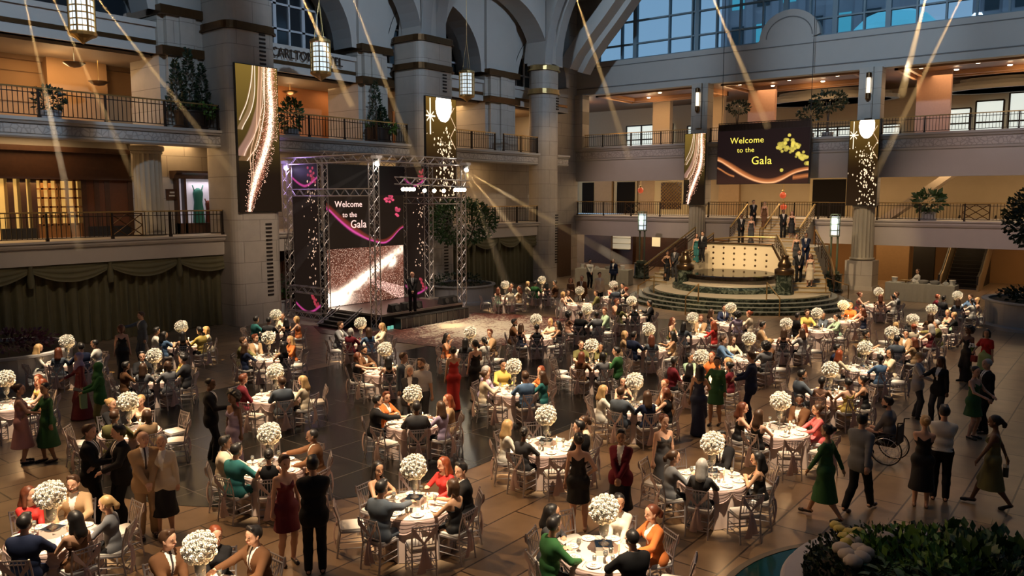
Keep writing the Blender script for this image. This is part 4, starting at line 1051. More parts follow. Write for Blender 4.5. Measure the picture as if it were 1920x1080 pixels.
towers = [(-30.35, 22, 0), (-27.85, 22, 0), (-24.6, 22, 0), (-28.3, 27.4, .6), (-26.8, 27.4, .6), (-24.75, 27.45, 0)]
for x, y, z in towers:
    truss((x, y, z), (x, y, TT), 'tower')
    m = MB(); m.box(x - .35, x + .35, y - .35, y + .35, z, z + .04); m.obj('base_plate', ALU, tr)
tw = towers
truss((-30.5, 22, TT), (-24.45, 22, TT), 'beam'); truss((-24.65, 22, TT), (-24.75, 27.45, TT), 'beam'); truss((-30.35, 22, TT), (-28.3, 27.4, TT), 'beam'); truss((-28.3, 27.4, TT), (-24.75, 27.45, TT), 'beam')
truss((-30.1, 21.9, 5.65), (-24.6, 21.9, 5.65), 'beam'); truss((-28.4, 27.35, 5.3), (-24.7, 27.35, 5.3), 'beam')
truss((-24.5, 23.2, 6.15), (-24.5, 27.6, 6.05), 'beam'); truss((-30.2, 21.9, 1.35), (-27.8, 21.9, 1.35), 'beam'); truss((-30.1, 21.7, .25), (-27.6, 21.7, .25), 'beam')
truss((-28.3, 25.3, 7.3), (-28.1, 22.2, 7.3), 'beam')
# stage lamps
def par_lamp(loc, label, group, col=(1, .8, .5), estr=30, body_=True):
    t = thing('stage_lamp', label, 'stage light', loc, 0, group)
    m = MB(); m.lathe([(.07, .12), (.08, .0), (.1, -.12), (.1, -.16)], 10); m.obj('housing', BLACK, t)
    m = MB(); m.sphere((0, 0, -.16), .09, 10, 6, (1, 1, .35)); m.obj('lens', mat('lamp_lens', (1, .8, .5), .3, emit=col, estr=estr), t); t.rotation_euler = (0, -1.15, -.5); return t
for i in range(8):
    y = 23.35 + (i if i < 4 else i + 12) * .2
    l_ = par_lamp((-24.35, y, 5.85), ORD[i] + ' glowing lamp from the left end of the short raised truss', 'outer lamps of the raised truss')
for i, y in enumerate((24.6, 25.2, 25.8)): par_lamp((-24.35, y, 5.8), ORD[i] + ' glowing lamp below the middle of the short raised truss', 'middle lamps of the raised truss')
spot('par_light', (-24.3, 23.6, 5.6), (-22.3, 23.5, 0), 650, (1, .75, .45), 70, .8, .1)
spot('par_light', (-24.3, 27.0, 5.6), (-21.5, 26.5, 0), 750, (1, .75, .45), 70, .8, .1)
spot('par_light', (-24.6, 25.2, 5.6), (-26.5, 25.2, .6), 500, (1, .8, .6), 80, .8, .1)
MH = mat('beam_lens', (1, 1, 1), .3, emit=(1, .93, .8), estr=60)
MHV = mat('violet_beam_lens', (1, 1, 1), .3, emit=(.75, .6, 1), estr=50)
HZ = bpy.data.materials.new('haze'); HZ.use_nodes = True; t_ = HZ.node_tree; t_.nodes.remove(t_.nodes['Principled BSDF'])
vs_ = N(t_, 'ShaderNodeVolumeScatter'); vs_.inputs['Density'].default_value = 0.055; vs_.inputs['Anisotropy'].default_value = 0.2; t_.links.new(vs_.outputs[0], t_.nodes['Material Output'].inputs['Volume'])
def moving_head(loc, tgts, label, mt=MH, col=(1, .9, .72), pw=900, haze=True):
    t = thing('moving_head_light', label, 'stage light', loc)
    m = MB(); m.box(-.16, .16, -.16, .16, .1, .22); m.box(-.17, -.12, -.05, .05, -.12, .12); m.box(.12, .17, -.05, .05, -.12, .12); m.obj('yoke', mat('white_casing', (.6, .58, .55), .4), t)
    m = MB(); m.sphere((0, 0, -.04), .13, 12, 8); m.obj('head', MATS['white_casing'], t, smooth=True)
    m = MB(); m.sphere((0.06, -.03, -.1), .10, 12, 8); m.obj('lens', mt, t)
    for g in tgts: spot('beam_light', Vector(loc) + Vector((.08, -.04, -.2)), g, pw, col, 9, .6, .04)
moving_head((-30.2, 21.85, 6.85), [(-27.5, 15, 0)], 'violet moving light on the left end of the stage truss', MHV, (.7, .55, 1), 300)
moving_head((-24.4, 22.0, 6.9), [(-26, 17, 0), (-22, 19, 0), (-20, 24, 0)], 'bright moving light on the middle front corner of the stage truss')
moving_head((-24.4, 27.4, 6.8), [(-21, 24, 0), (-20, 29, 0), (-18, 34, 0)], 'bright moving light on the right end of the stage truss')
point('violet_glow', (-30.0, 21.6, 6.6), 22, (.45, .3, 1), .15)
# confetti carpet in front of the stage
CF = bpy.data.materials.new('confetti_carpet'); CF.use_nodes = True; t_ = CF.node_tree; b = t_.nodes['Principled BSDF']; b.inputs['Roughness'].default_value = .45
g = N(t_, 'ShaderNodeNewGeometry'); vr = N(t_, 'ShaderNodeTexVoronoi', Scale=14.0); t_.links.new(g.outputs['Position'], vr.inputs['Vector'])
sp = N(t_, 'ShaderNodeSeparateColor'); t_.links.new(vr.outputs['Color'], sp.inputs[0])
ns = N(t_, 'ShaderNodeTexNoise', Scale=.9, Detail=5.0, Distortion=1.2); mp = N(t_, 'ShaderNodeMapping'); mp.inputs['Scale'].default_value = (1.4, .55, 1); mp.inputs['Rotation'].default_value = (0, 0, .5)
t_.links.new(g.outputs['Position'], mp.inputs[0]); t_.links.new(mp.outputs[0], ns.inputs['Vector'])
# white streaks gather in the middle of the carpet picture
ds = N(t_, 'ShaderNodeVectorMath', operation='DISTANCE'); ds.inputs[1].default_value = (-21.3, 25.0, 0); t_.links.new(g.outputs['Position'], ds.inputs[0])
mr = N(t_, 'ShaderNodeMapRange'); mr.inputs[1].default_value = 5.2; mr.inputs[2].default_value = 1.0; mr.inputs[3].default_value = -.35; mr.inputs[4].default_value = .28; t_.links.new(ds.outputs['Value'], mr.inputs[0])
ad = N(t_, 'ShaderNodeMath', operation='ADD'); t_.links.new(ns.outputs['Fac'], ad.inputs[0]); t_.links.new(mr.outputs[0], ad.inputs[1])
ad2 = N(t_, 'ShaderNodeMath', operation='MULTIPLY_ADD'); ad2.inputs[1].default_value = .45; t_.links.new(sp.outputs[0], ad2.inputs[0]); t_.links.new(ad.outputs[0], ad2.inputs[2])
rp = N(t_, 'ShaderNodeValToRGB'); e = rp.color_ramp.elements; e[0].position = .45; e[0].color = (.09, .018, .018, 1); e[1].position = .86; e[1].color = (.85, .78, .68, 1); e.new(.64).color = (.24, .05, .045, 1); e.new(.76).color = (.42, .25, .2, 1)
t_.links.new(ad2.outputs[0], rp.inputs[0]); t_.links.new(rp.outputs[0], b.inputs['Base Color'])
cp = [atz(*p)[:2] for p in ((588, 612), (712, 612), (870, 586), (965, 590), (1080, 598), (1228, 618), (1180, 628), (1060, 640), (850, 655), (770, 645), (700, 638), (600, 625))]
m = MB(); m.prism(cp, lambda u, v, s: (u, v, .006 + .012 * s)); tag(m.obj('glitter_carpet', CF), 'dark red and white glitter carpet on the floor before the stage', 'carpet')
m = MB(); m.box(-31, -27.6, 20.9, 22.3, 0.002, .012); tag(m.obj('floor_mat', mat('cream_mat', (.5, .42, .33), .5)), 'pale platform sheet under the left truss feet', 'mat')

for x, y, tx, ty, tz in ((-14, 16, -28, 22, 4), (-12, 24, -26, 27, 4), (-14, 18, -25, 24, 5)): spot('truss_fill', (x, y, 15), (tx, ty, tz), 3000, (1, .80, .66), 26, .8, .2)  # unseen front spots added to lighten the truss and stage
# ================================================================ fountain staircase
CX, CY = -16.7, 40.4
CREAM = mat('cream_marble', (0.52, 0.45, 0.34), 0.35, noise=.1, nscale=2)
BRZ2 = mat('dark_bronze', (0.10, 0.06, 0.03), 0.3, 0.8)
m = MB()
for i in range(4):
    r = 5.7 - i * .36; m.lathe([(r, .15 * i), (r, .15 * i + .10), (r + .03, .15 * i + .11), (r + .03, .15 * i + .15), (max(0.01, r - .45), .15 * i + .151)], 72, (CX, CY, 0))
t = thing('round_steps', 'wide round green marble steps below the fountain', 'steps', (0, 0, 0)); m.obj('risers', GM, t)
m = MB(); m.lathe([(4.35, .605), (0.01, .606)], 64, (CX, CY, 0)); m.obj('top_paving', CREAM, t)
m = MB()
for i in range(3):
    r = 5.62 - i * .36; m.lathe([(r + .05, .15 * i + .152), (r + .05, .15 * i + .16), (r - .03, .15 * i + .16)], 72, (CX, CY, 0))
m.obj('nosings', mat('worn_edge', (.2, .2, .17), .4), t)
BX, BY = -17.26, 40.6
t = thing('fountain', 'round fountain basin with dark water disc on marble drum', 'fountain', (BX, BY, .605))
m = MB(); m.lathe([(3.0, 0), (3.0, .2), (2.85, .28), (2.75, .3)], 56); m.obj('green_base', GM, t)
m = MB(); m.lathe([(2.65, .25), (2.6, .35), (2.35, .40), (2.3, .62)], 56); m.obj('drum', CREAM, t)
m = MB(); m.lathe([(2.35, .58), (2.45, .62), (2.45, .78), (2.35, .82), (.01, .82)], 56); m.obj('basin', mat('dark_water', (.015, .011, .008), .08), t)
# stairs
def flight(name, label, a0, a1, b0, b1, z0, z1, n, closed=True):
    # a0-a1: low edge; b0-b1: high edge
    t = thing(name, label, 'stairs', (0, 0, 0)); m = MB(); k = MB()
    A0, A1, B0, B1 = [Vector(p) for p in (a0, a1, b0, b1)]
    for i in range(n):
        f0, f1 = i / n, 1.0; p = [A0.lerp(B0, f0), A1.lerp(B1, f0), A1.lerp(B1, (i + 1) / n), A0.lerp(B0, (i + 1) / n)]
        z = z0 + (z1 - z0) * (i + 1) / n
        vs = [(q.x, q.y, z0 - .3 if closed else z - .3) for q in p] + [(q.x, q.y, z) for q in p]
        m.add(vs, [(0, 3, 2, 1), (4, 5, 6, 7), (0, 1, 5, 4), (1, 2, 6, 5), (2, 3, 7, 6), (3, 0, 4, 7)])
        q0, q1 = p[0], p[1]; d = (B0 - A0).normalized() * -.02
        k.add([(q0.x + d.x, q0.y + d.y, z - .06), (q1.x + d.x, q1.y + d.y, z - .06), (q1.x + d.x, q1.y + d.y, z + .004), (q0.x + d.x, q0.y + d.y, z + .004)], [(0, 1, 2, 3)])
    m.obj('steps', CREAM, t); k.obj('nosings', mat('gilt_edge', (.5, .35, .15), .35, .3), t); return t
flight('upper_staircase', 'straight upper marble flight from the landing to the mezzanine', (-20.2, 47.4), (-15.9, 47.4), (-20.2, 50.0), (-15.9, 50.0), 2.7, 4.12, 9)
flight('curved_staircase', 'marble flight descending right of the fountain', (-13.45, 39.7), (-12.0, 40.7), (-15.7, 44.55), (-14.3, 44.9), .6, 2.7, 12)
flight('curved_staircase', 'marble flight descending left of the fountain', (-22.1, 40.2), (-20.6, 39.9), (-21.0, 44.6), (-19.5, 44.6), .6, 2.7, 12)
m = MB(); m.box(-21.2, -14.2, 44.5, 47.45, 0, 2.7); tag(m.obj('stair_landing', CREAM), 'marble landing block behind the fountain', 'landing')
t = thing('dotted_panel', 'cream marble wall with dark round dots behind the fountain', 'panel', (0, 0, 0))
pl = [(-20.6, 1.1), (-15.4, 1.1), (-15.35, 1.6), (-16.05, 2.78), (-19.9, 2.78), (-20.65, 1.6)]
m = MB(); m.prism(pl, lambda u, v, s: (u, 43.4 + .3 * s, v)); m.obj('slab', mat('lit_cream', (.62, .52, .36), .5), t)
m = MB(); m.prism([(-20.75, .6), (-15.25, .6), (-15.3, 1.12), (-20.7, 1.12)], lambda u, v, s: (u, 43.38 + .34 * s, v)); m.path([(-20.72, 43.36, 1.6), (-19.93, 43.36, 2.84), (-16.02, 43.36, 2.84), (-15.3, 43.36, 1.6)], .06); m.obj('border', BRZ2, t)
dots = MB()
for i in range(8):
    x = -20.1 + i * .63
    for j in range(5):
        z = 1.3 + j * .32
        if z < 2.72 - max(0, abs(x + 17.95) - 1.5) * 1.5: dots.sphere((x, 43.39, z), .065, 8, 5, (1, .3, 1))
dots.obj('dots', BRZ2, t)
spot('fountain_light', (-18.0, 41.0, 1.6), (-18.0, 43.6, 2.2), 90, (1, .75, .4), 120, .8, .2)
def newel(p, label):
    t = thing('newel_drum', label, 'newel', p)
    m = MB(); m.lathe([(.46, 0), (.46, .1), (.40, .12), (.40, 1.0)], 24); m.obj('green_drum', GM, t)
    m = MB(); m.lathe([(.44, 1.0), (.48, 1.05), (.48, 1.25), (.4, 1.3), (.3, 1.35), (.34, 1.45), (.3, 1.6), (.2, 1.72), (.16, 1.85), (.2, 1.95), (.05, 2.0)], 24); m.obj('bronze_cap', BRZ2, t, smooth=True)
newel(tuple(atz(1469, 552, .6)), 'green marble newel drum with dark urn cap right of the fountain')
newel(tuple(atz(1284, 540, .6)), 'green marble newel drum left of the fountain')
def hand(name, pts, label, n=3, h=.9, gap=.22, r=.035, posts=True):
    t = thing('stair_balustrade', label, 'balustrade', (0, 0, 0)); pts = [Vector(p) for p in pts]
    m = MB(); m.path([p + Vector((0, 0, h)) for p in pts], r * 1.4, 8); m.obj('handrail', BRASS, t)
    m = MB()
    for k in range(1, n): m.path([p + Vector((0, 0, h - gap * k)) for p in pts], r * .7, 6)
    for p in pts: m.tube(p, p + Vector((0, 0, h)), r * .7, 6)
    for a, b_ in zip(pts[:-1], pts[1:]):
        c = (a + b_) / 2; m.tube(c, c + Vector((0, 0, h)), r * .5, 6)
    m.obj('bars', BRZ2, t)
hand('x', [(-20.2, 50, 4.12), (-20.2, 48.7, 3.41), (-20.2, 47.4, 2.7)], 'dark balustrade on the left of the upper flight', 5, gap=.15)
hand('x', [(-15.9, 50, 4.12), (-15.9, 48.7, 3.41), (-15.9, 47.4, 2.7)], 'dark balustrade on the right of the upper flight', 5, gap=.15)
hand('x', [(-18.1, 50, 4.12), (-18.1, 47.4, 2.7), (-18.1, 46.9, 2.7)], 'centre brass handrail of the upper flight', 1)
hand('x', [(-19.9, 44.35, 2.5), (-18, 44.2, 2.7), (-16.2, 44.3, 2.7)], 'brass landing balustrade above the dotted panel', 3, h=.5, gap=.2)
hand('x', [(-16.1, 44.3, 2.6), (-15.5, 43.3, 2.25), (-14.4, 41.5, 1.4), (-13.7, 40.0, .75)], 'inner balustrade of the right flight beside the fountain', 4, h=.75, gap=.15)
hand('x', [(-14.2, 45.0, 2.75), (-13.4, 43.6, 2.2), (-12.5, 42.2, 1.4), (-11.9, 40.9, .7)], 'outer curved balustrade of the right flight', 4, gap=.18)
hand('x', [(-19.9, 44.3, 2.6), (-20.2, 43.2, 2.1), (-20.6, 41.5, 1.3), (-20.8, 40.2, .75)], 'inner balustrade of the left flight beside the fountain', 4, h=.75, gap=.15)
hand('x', [(-21.2, 44.6, 2.75), (-21.6, 42.8, 1.9), (-22.2, 40.2, .7)], 'outer balustrade of the left flight', 4, gap=.18)
for (a, za, b_, zb, lb) in (((1285, 590), 0, (1309, 566), .6, 'slim brass handrail at the front left of the round steps'), ((1461, 594), 0, (1437, 563), .6, 'slim brass handrail at the front right of the round steps'), ((1196, 566), 0, (1226, 549), .6, 'slim brass handrail at the left edge of the round steps'), ((1590, 565), 0, (1548, 553), .6, 'slim brass handrail at the right edge of the round steps')):
    p, q = atz(*a, za), atz(*b_, zb); m = MB(); m.path([p, p + Vector((0, 0, .85)), q + Vector((0, 0, .85)), q], .028, 6); tag(m.obj('handrail', BRASS), lb, 'handrail')
spot('stair_fill', (-19.0, 33.0, 16), (-17.2, 45.5, 2.7), 9000, WARM2, 30, .7, .15)  # unseen spots added to brighten the staircase and far piers
spot('stair_fill', (-14, 28.0, 17), (-16.7, 39.5, .6), 15000, WARM2, 38, .7, .15)
spot('stair_fill', (-10.5, 36, 14), (-12.8, 49.5, 2.5), 3800, WARM2, 22, .7, .15)
spot('stair_fill', (-22, 36, 14), (-24, 49, 3), 2200, WARM2, 22, .7, .15)
area('mezz_wash', (-18, 51.5, 7.0), 4, 1.0, 60, WARM2)

# ================================================================ refreshment tables
GREYC = mat('grey_tablecloth', (0.42, 0.40, 0.33), 0.8, noise=.08)
def buffet(pL, pR, label, depth=1.0, z=.95):
    a = atz(*pL); b_ = atz(*pR); d = b_ - a; L = d.length; an = math.atan2(d.y, d.x)
    t = thing('refreshment_table', label, 'table', a, an)
    n = int(L / .05); m = MB()
    def o(i, zz): return -.03 * math.sin(i * .9) * (1 - zz / z)
    m.add([(L * i / n, o(i, zz), zz) for zz in (0.01, z) for i in range(n + 1)], [(i, i + 1, n + 2 + i, n + 1 + i) for i in range(n)])
    m.add([(L, 0, .01), (L, depth, .01), (L, depth, z), (L, 0, z), (0, 0, .01), (0, depth, .01), (0, depth, z), (0, 0, z)], [(0, 1, 2, 3), (4, 7, 6, 5), (7, 3, 2, 6), (1, 5, 6, 2)])
    m.obj('tablecloth', GREYC, t); t.rotation_euler.z = an; return t, a, d.normalized(), L
WHITE = mat('white_china', (.8, .78, .72), .3)
def table_item(kind, base, d, s, dep, z, label, cat):
    nrm = Vector((-d.y, d.x, 0)); p = base + d * s + nrm * dep; p.z = z
    m = MB()
    if kind == 'bucket': m.lathe([(.12, 0), (.15, .26), (.16, .27), (.14, .27)], 14); mt = WHITE; nm = 'white_bucket'
    elif kind == 'cloche': m.lathe([(.16, 0), (.17, .03), (.13, .12), (.05, .18), (.02, .2), (.035, .23), (.01, .26)], 14); mt = GLS2; nm = 'glass_cloche'
    elif kind == 'tray': m.lathe([(.05, 0), (.03, .1), (.26, .12), (.27, .14), (.2, .16)], 16); mt = BRASS; nm = 'food_stand'
    elif kind == 'basket': m.lathe([(.2, 0), (.26, .16), (.22, .17), (.1, .2)], 14); mt = mat('grey_basket', (.2, .19, .17), .8); nm = 'basket'
    elif kind == 'teapot': m.lathe([(.06, 0), (.1, .06), (.1, .14), (.05, .2), (.015, .24)], 12); m.tube((.09, 0, .1), (.18, 0, .18), .015); mt = WHITE; nm = 'teapot'
    tag(m.obj(nm, mt, None, True, loc=p), label, cat)
GLS2 = mat('clear_glass', (.8, .82, .82), .05, trans=.85, spec=.6)
tb, a, d, L = buffet((1078, 531), (1178, 536), 'grey draped refreshment table under the far mezzanine, left of stairs')
for k, s, lb, c in (('bucket', .35, 'white bucket at the left end of the left refreshment table', 'bucket'), ('tray', .8, 'brass food stand on the left refreshment table', 'stand'), ('cloche', 1.3, 'glass cloche on the left half of the left refreshment table', 'cloche'), ('basket', 2.1, 'grey basket in the middle of the left refreshment table', 'basket'), ('teapot', 2.6, 'white teapot on the left refreshment table', 'teapot'), ('bucket', 3.0, 'white bucket at the right end of the left refreshment table', 'bucket')):
    table_item(k, a, d, min(s, L - .2), .45, .95, lb, c)
spot('bar_spot', (a.x + 3, a.y - 4, 9), (a.x + 1.8, a.y + .4, .7), 1300, WARM2, 50, .8, .1)
tb, a, d, L = buffet((1658, 562), (1788, 572), 'long grey draped refreshment table right of the staircase')
for k, s, lb, c in (('bucket', .35, 'white bucket at the left end of the right refreshment table', 'bucket'), ('tray', .9, 'brass food stand at left on the right refreshment table', 'stand'), ('teapot', 1.3, 'white teapot in front of the attendant in white shirt', 'teapot'), ('basket', 1.75, 'grey basket left of the centre of the right refreshment table', 'basket'), ('basket', 2.3, 'grey basket right of the centre of the right refreshment table', 'basket'), ('cloche', 2.8, 'glass cloche on the right refreshment table', 'cloche'), ('teapot', 3.1, 'white teapot on the right half of the right refreshment table', 'teapot'), ('bucket', 3.9, 'white bucket at the right end of the right refreshment table', 'bucket')):
    table_item(k, a, d, min(s, L - .2), .45, .95, lb, c)
spot('bar_spot', (a.x + 1, a.y - 4, 9), (a.x + 1.8, a.y + .4, .7), 1500, WARM2, 50, .8, .1)

# ================================================================ plants
def leaf_cloud(n, pts_fn, size, flat=.5, seed=1):
    r = np.random.default_rng(seed); P, D = pts_fn(r, n)
    D = D + r.normal(0, .35, D.shape); D /= np.linalg.norm(D, axis=1)[:, None] + 1e-9
    S = r.normal(0, 1, D.shape); S = np.cross(D, S); S /= np.linalg.norm(S, axis=1)[:, None] + 1e-9
    s = size * r.uniform(.6, 1.25, (n, 1)); v = np.empty((n, 4, 3))
    v[:, 0] = P; v[:, 1] = P + D * s * .5 + S * s * .28 + (0, 0, .02); v[:, 2] = P + D * s; v[:, 3] = P + D * s * .5 - S * s * .28
    return v.reshape(-1, 3), np.arange(4 * n).reshape(n, 4)
def foliage(name, clouds, mats, parent):
    V, F, M = [], [], []; o = 0
    for (v, f, mi) in clouds: V.append(v); F.append(f + o); M += [mi] * len(f); o += len(v)
    me = bpy.data.meshes.new(name); me.from_pydata(np.concatenate(V).tolist(), [], np.concatenate(F).tolist())
    for m_ in mats: me.materials.append(m_)
    me.polygons.foreach_set('material_index', M); return link(name, me, parent)
def ball(cx, cy, cz, rx, rz):
    def f(r, n):
        d = r.normal(0, 1, (n, 3)); d /= np.linalg.norm(d, axis=1)[:, None]; q = r.uniform(.45, 1, (n, 1)) ** .6
        return np.array([cx, cy, cz]) + d * q * np.array([rx, rx, rz]), d + np.array([0, 0, .15])
    return f
def conef(cx, cy, z0, z1, r0):
    def f(r, n):
        t_ = r.random(n) ** 1.3; a = r.uniform(0, 6.28, n); q = r0 * (1 - t_) * r.uniform(.4, 1, n) + .03
        P = np.stack([cx + q * np.cos(a), cy + q * np.sin(a), z0 + (z1 - z0) * t_], 1); D = np.stack([np.cos(a), np.sin(a), np.full(n, .7)], 1); return P, D
    return f
def planter_tree(label, loc, pr, ph, balls, trunk=None, name='planter_tree', leaf=.13, dens=900, mats=None, cat='plant', flower=None, pm=None):
    t = thing(name, label, cat, loc)
    if pr:
        m = MB(); m.lathe([(pr * 1.1, 0), (pr * 1.1, .12), (pr * .96, .16), (pr * .98, ph - .1), (pr * 1.04, ph - .06), (pr * 1.04, ph), (pr * .93, ph), (pr * .93, ph - .12)], 48); m.obj('planter', pm or PLANTER, t)
        m = MB(); m.lathe([(pr * .92, ph - .08), (.01, ph - .02)], 32); m.obj('soil', SOIL, t)
    if trunk:
        m = MB()
        for a, b_, r1, r2 in trunk: m.tube(a, b_, r1, 8, r2)
        m.obj('trunk', BARK, t)
    cl = []
    for i, bl in enumerate(balls):
        fn, n = bl[0], int(bl[1]); v, f = leaf_cloud(n, fn, bl[2] if len(bl) > 2 else leaf, seed=i + 3); cl.append((v, f, bl[3] if len(bl) > 3 else i % 2))
    foliage('foliage', cl, mats or [LEAF, LEAFD, LEAF2], t); return t
# three-pointed shrubs in bowls on the upper left gallery
for px, py, X, h, tips, lb in ((357, 213, LX - .5, 2.3, ((-.55, .9), (0, 1.1), (.55, .85)), 'three pointed potted shrub on upper left gallery before first stone pier'), (709, 245, LX - .5, 2.2, ((-.1, 1.1), (.3, .5)), 'single pointed potted shrub on upper left gallery near the wooden door')):
    p = atx(px, py, X)
    balls = [(conef(0, dy, .7, .7 + h * f, .42), 420, .16, 1) for dy, f in tips] + [(ball(0, .3, .75, .75, .25), 200, .24, 2)]
    planter_tree(lb, (X, p.y, 8.21), .62, .75, balls, name='potted_shrub', pm=DKMET, trunk=[((0, dy, .5), (0, dy, 1.6), .03, .02) for dy, f in tips])
p = atx(92, 200, LX - 1.4)
planter_tree('low leafy potted plant behind the upper left railing at far left', (LX - 1.4, p.y, 8.21), .4, .4, [(ball(0, 0, .8, .5, .45), 220, .2, 1)], name='potted_plant')
p = atx(545, 210, LX - 1.0); planter_tree('leafy potted plant just right of the first pillar upstairs', (LX - 1.0, p.y, 8.21), .35, .4, [(ball(0, 0, 1.0, .5, .8), 350, .22)], name='potted_plant')
# ficus on the far upper gallery
for px, py, lb in ((1383, 203, 'small round crowned ficus behind the hanging sign at left'), (1554, 190, 'wide crowned ficus on the far upper gallery right of the sign'), (1517, 215, 'low ficus beside the wide crowned one on the far upper gallery')):
    p = aty(px, py, 51.5); s = .75 if px != 1554 else 1.1
    planter_tree(lb, (p.x, 51.5, 9.07), .35, .4, [(ball(0, 0, p.z - 9.07, s, s * .55), 260 if s < 1 else 450, .22, 1)], name='potted_ficus', trunk=[((-.05, 0, .3), (.1, 0, p.z - 9.1), .05, .03), ((.05, 0, .3), (-.15, 0, p.z - 9.1), .04, .02)])
p = aty(1742, 375, 51.2); planter_tree('spiky potted plant behind the far mezzanine railing at right', (p.x, 51.2, 4.12), .4, .5, [(ball(0, 0, 1.1, .8, .55), 300, .35)], name='potted_plant')
# floor planters
p = atz(510, 590); planter_tree('round planter with green shrub beside the left truss tower', (p.x - .2, p.y, 0), 1.1, .75, [(ball(0, 0, 1.35, 1.0, .7), 1200, .16), (ball(0, 0, .9, 1.05, .3), 500, .12, 2)], name='round_planter')
p = atz(868, 545); planter_tree('big round planter with broad tree right of the stage', (-28.0, 31.0, 0), 1.75, .95, [(ball(0, 0, 4.2, 1.9, 1.25), 3000, .18), (ball(.2, -.5, 1.15, 1.4, .35), 500, .16, 1)], trunk=[((0, 0, .8), (.1, 0, 3.4), .1, .07), ((.05, 0, 2), (.8, .2, 4), .05, .03), ((.05, 0, 2.2), (-.8, -.2, 4), .05, .03)], name='round_planter_tree')
planter_tree('big round planter with tall dark tree at the right edge', (-2.9, 40.0, 0), 2.35, 1.15, [(ball(.2, 0, 4.6, 2.1, 1.5), 3400, .2, 1), (ball(.6, 0, 3.3, 1.4, 1.0), 900, .18, 0), (ball(0, 0, 1.3, 1.9, .35), 600, .2, 1)], trunk=[((0, 0, 1), (.1, 0, 3.6), .12, .08), ((.05, 0, 2), (1.0, .2, 4.5), .05, .03), ((.05, 0, 2.2), (-1.0, -.2, 4.6), .05, .03)], name='round_planter_tree')
p = atz(0, 700); planter_tree('dark planter with purple flowers at the left edge', (-26.6, 8.9, 0), 1.9, .95, [(ball(0, 0, 1.15, 1.5, .3), 900, .14, 1)], mats=[LEAFD, mat('purple_leaf', (.10, .03, .06), .6, noise=.4)], name='round_planter')
p = atx(10, 465, -22.0); planter_tree('dark leafy tree top at the left edge before the curtain', (-22.9, 5.9, 0), .9, .6, [(ball(0, 0, p.z - .1, 1.0, .62), 2200, .16, 0), (ball(.1, .3, p.z - .6, .6, .35), 500, .14, 0)], trunk=[((0, 0, .5), (0, 0, p.z - .4), .08, .05)], name='tree')
# ================================================================ tables, chairs, table ware
TH, TR = 0.68, 0.575
CLOTH = mat('blush_satin', (0.72, 0.56, 0.49), 0.38, noise=.06, nscale=3)
CHAIRM = mat('silver_chair_paint', (0.50, 0.46, 0.47), 0.35, 0.45)
CUSH = mat('white_cushion', (0.78, 0.74, 0.68), 0.7)
SASH = mat('blush_sash', (0.55, 0.40, 0.37), 0.5, noise=.1, nscale=6)
SASH2 = mat('sheer_drape', (0.60, 0.46, 0.43), 0.5, noise=.1, nscale=6)
# --- table with pleated cloth
m = MB(); n = 96
vs = []
prof = [(0.0, TH), (0.93, TH), (1.0, TH - .02), (1.02, TH - .12), (1.05, TH - .35), (1.08, 0.012)]
for j, (r, z) in enumerate(prof):
    for i in range(n):
        a = 2 * PI * i / n; f = max(0, (j - 2) / 3)
        q = r * TR * (1 + f * (.045 * math.sin(a * 14) + .02 * math.sin(a * 23 + 1)))
        vs.append((q * math.cos(a), q * math.sin(a), z))
m.add(vs, [(j * n + i, j * n + (i + 1) % n, (j + 1) * n + (i + 1) % n, (j + 1) * n + i) for j in range(len(prof) - 1) for i in range(n)])
me_cloth = m.mesh('tablecloth', CLOTH); smooth_by_angle(me_cloth, .9)
# gathered swags around the rim
m = MB()
for k in range(8):
    vs = []; nn, R = 12, 7
    for j in range(R + 1):
        for i in range(nn + 1):
            u = i / nn; sag = 4 * u * (1 - u); a = 2 * PI * (k + u) / 8
            z = TH - .03 - (j / R) * (.05 + .15 * sag); q = TR * 1.035 + .016 * (j % 2) + .02 * sag * (j / R)
            vs.append((q * math.cos(a), q * math.sin(a), z))
    m.add(vs, [(j * (nn + 1) + i, j * (nn + 1) + i + 1, (j + 1) * (nn + 1) + i + 1, (j + 1) * (nn + 1) + i) for j in range(R) for i in range(nn)])
me_swag = m.mesh('swag', SASH, True)
PROTO = []
def proto_thing(name):
    o = bpy.data.objects.new(name, None); COL.objects.link(o); o.empty_display_size = .1; PROTO.append(o); return o
table0 = proto_thing('banquet_table'); link('tablecloth', me_cloth, table0); link('cloth_swag', me_swag, table0)
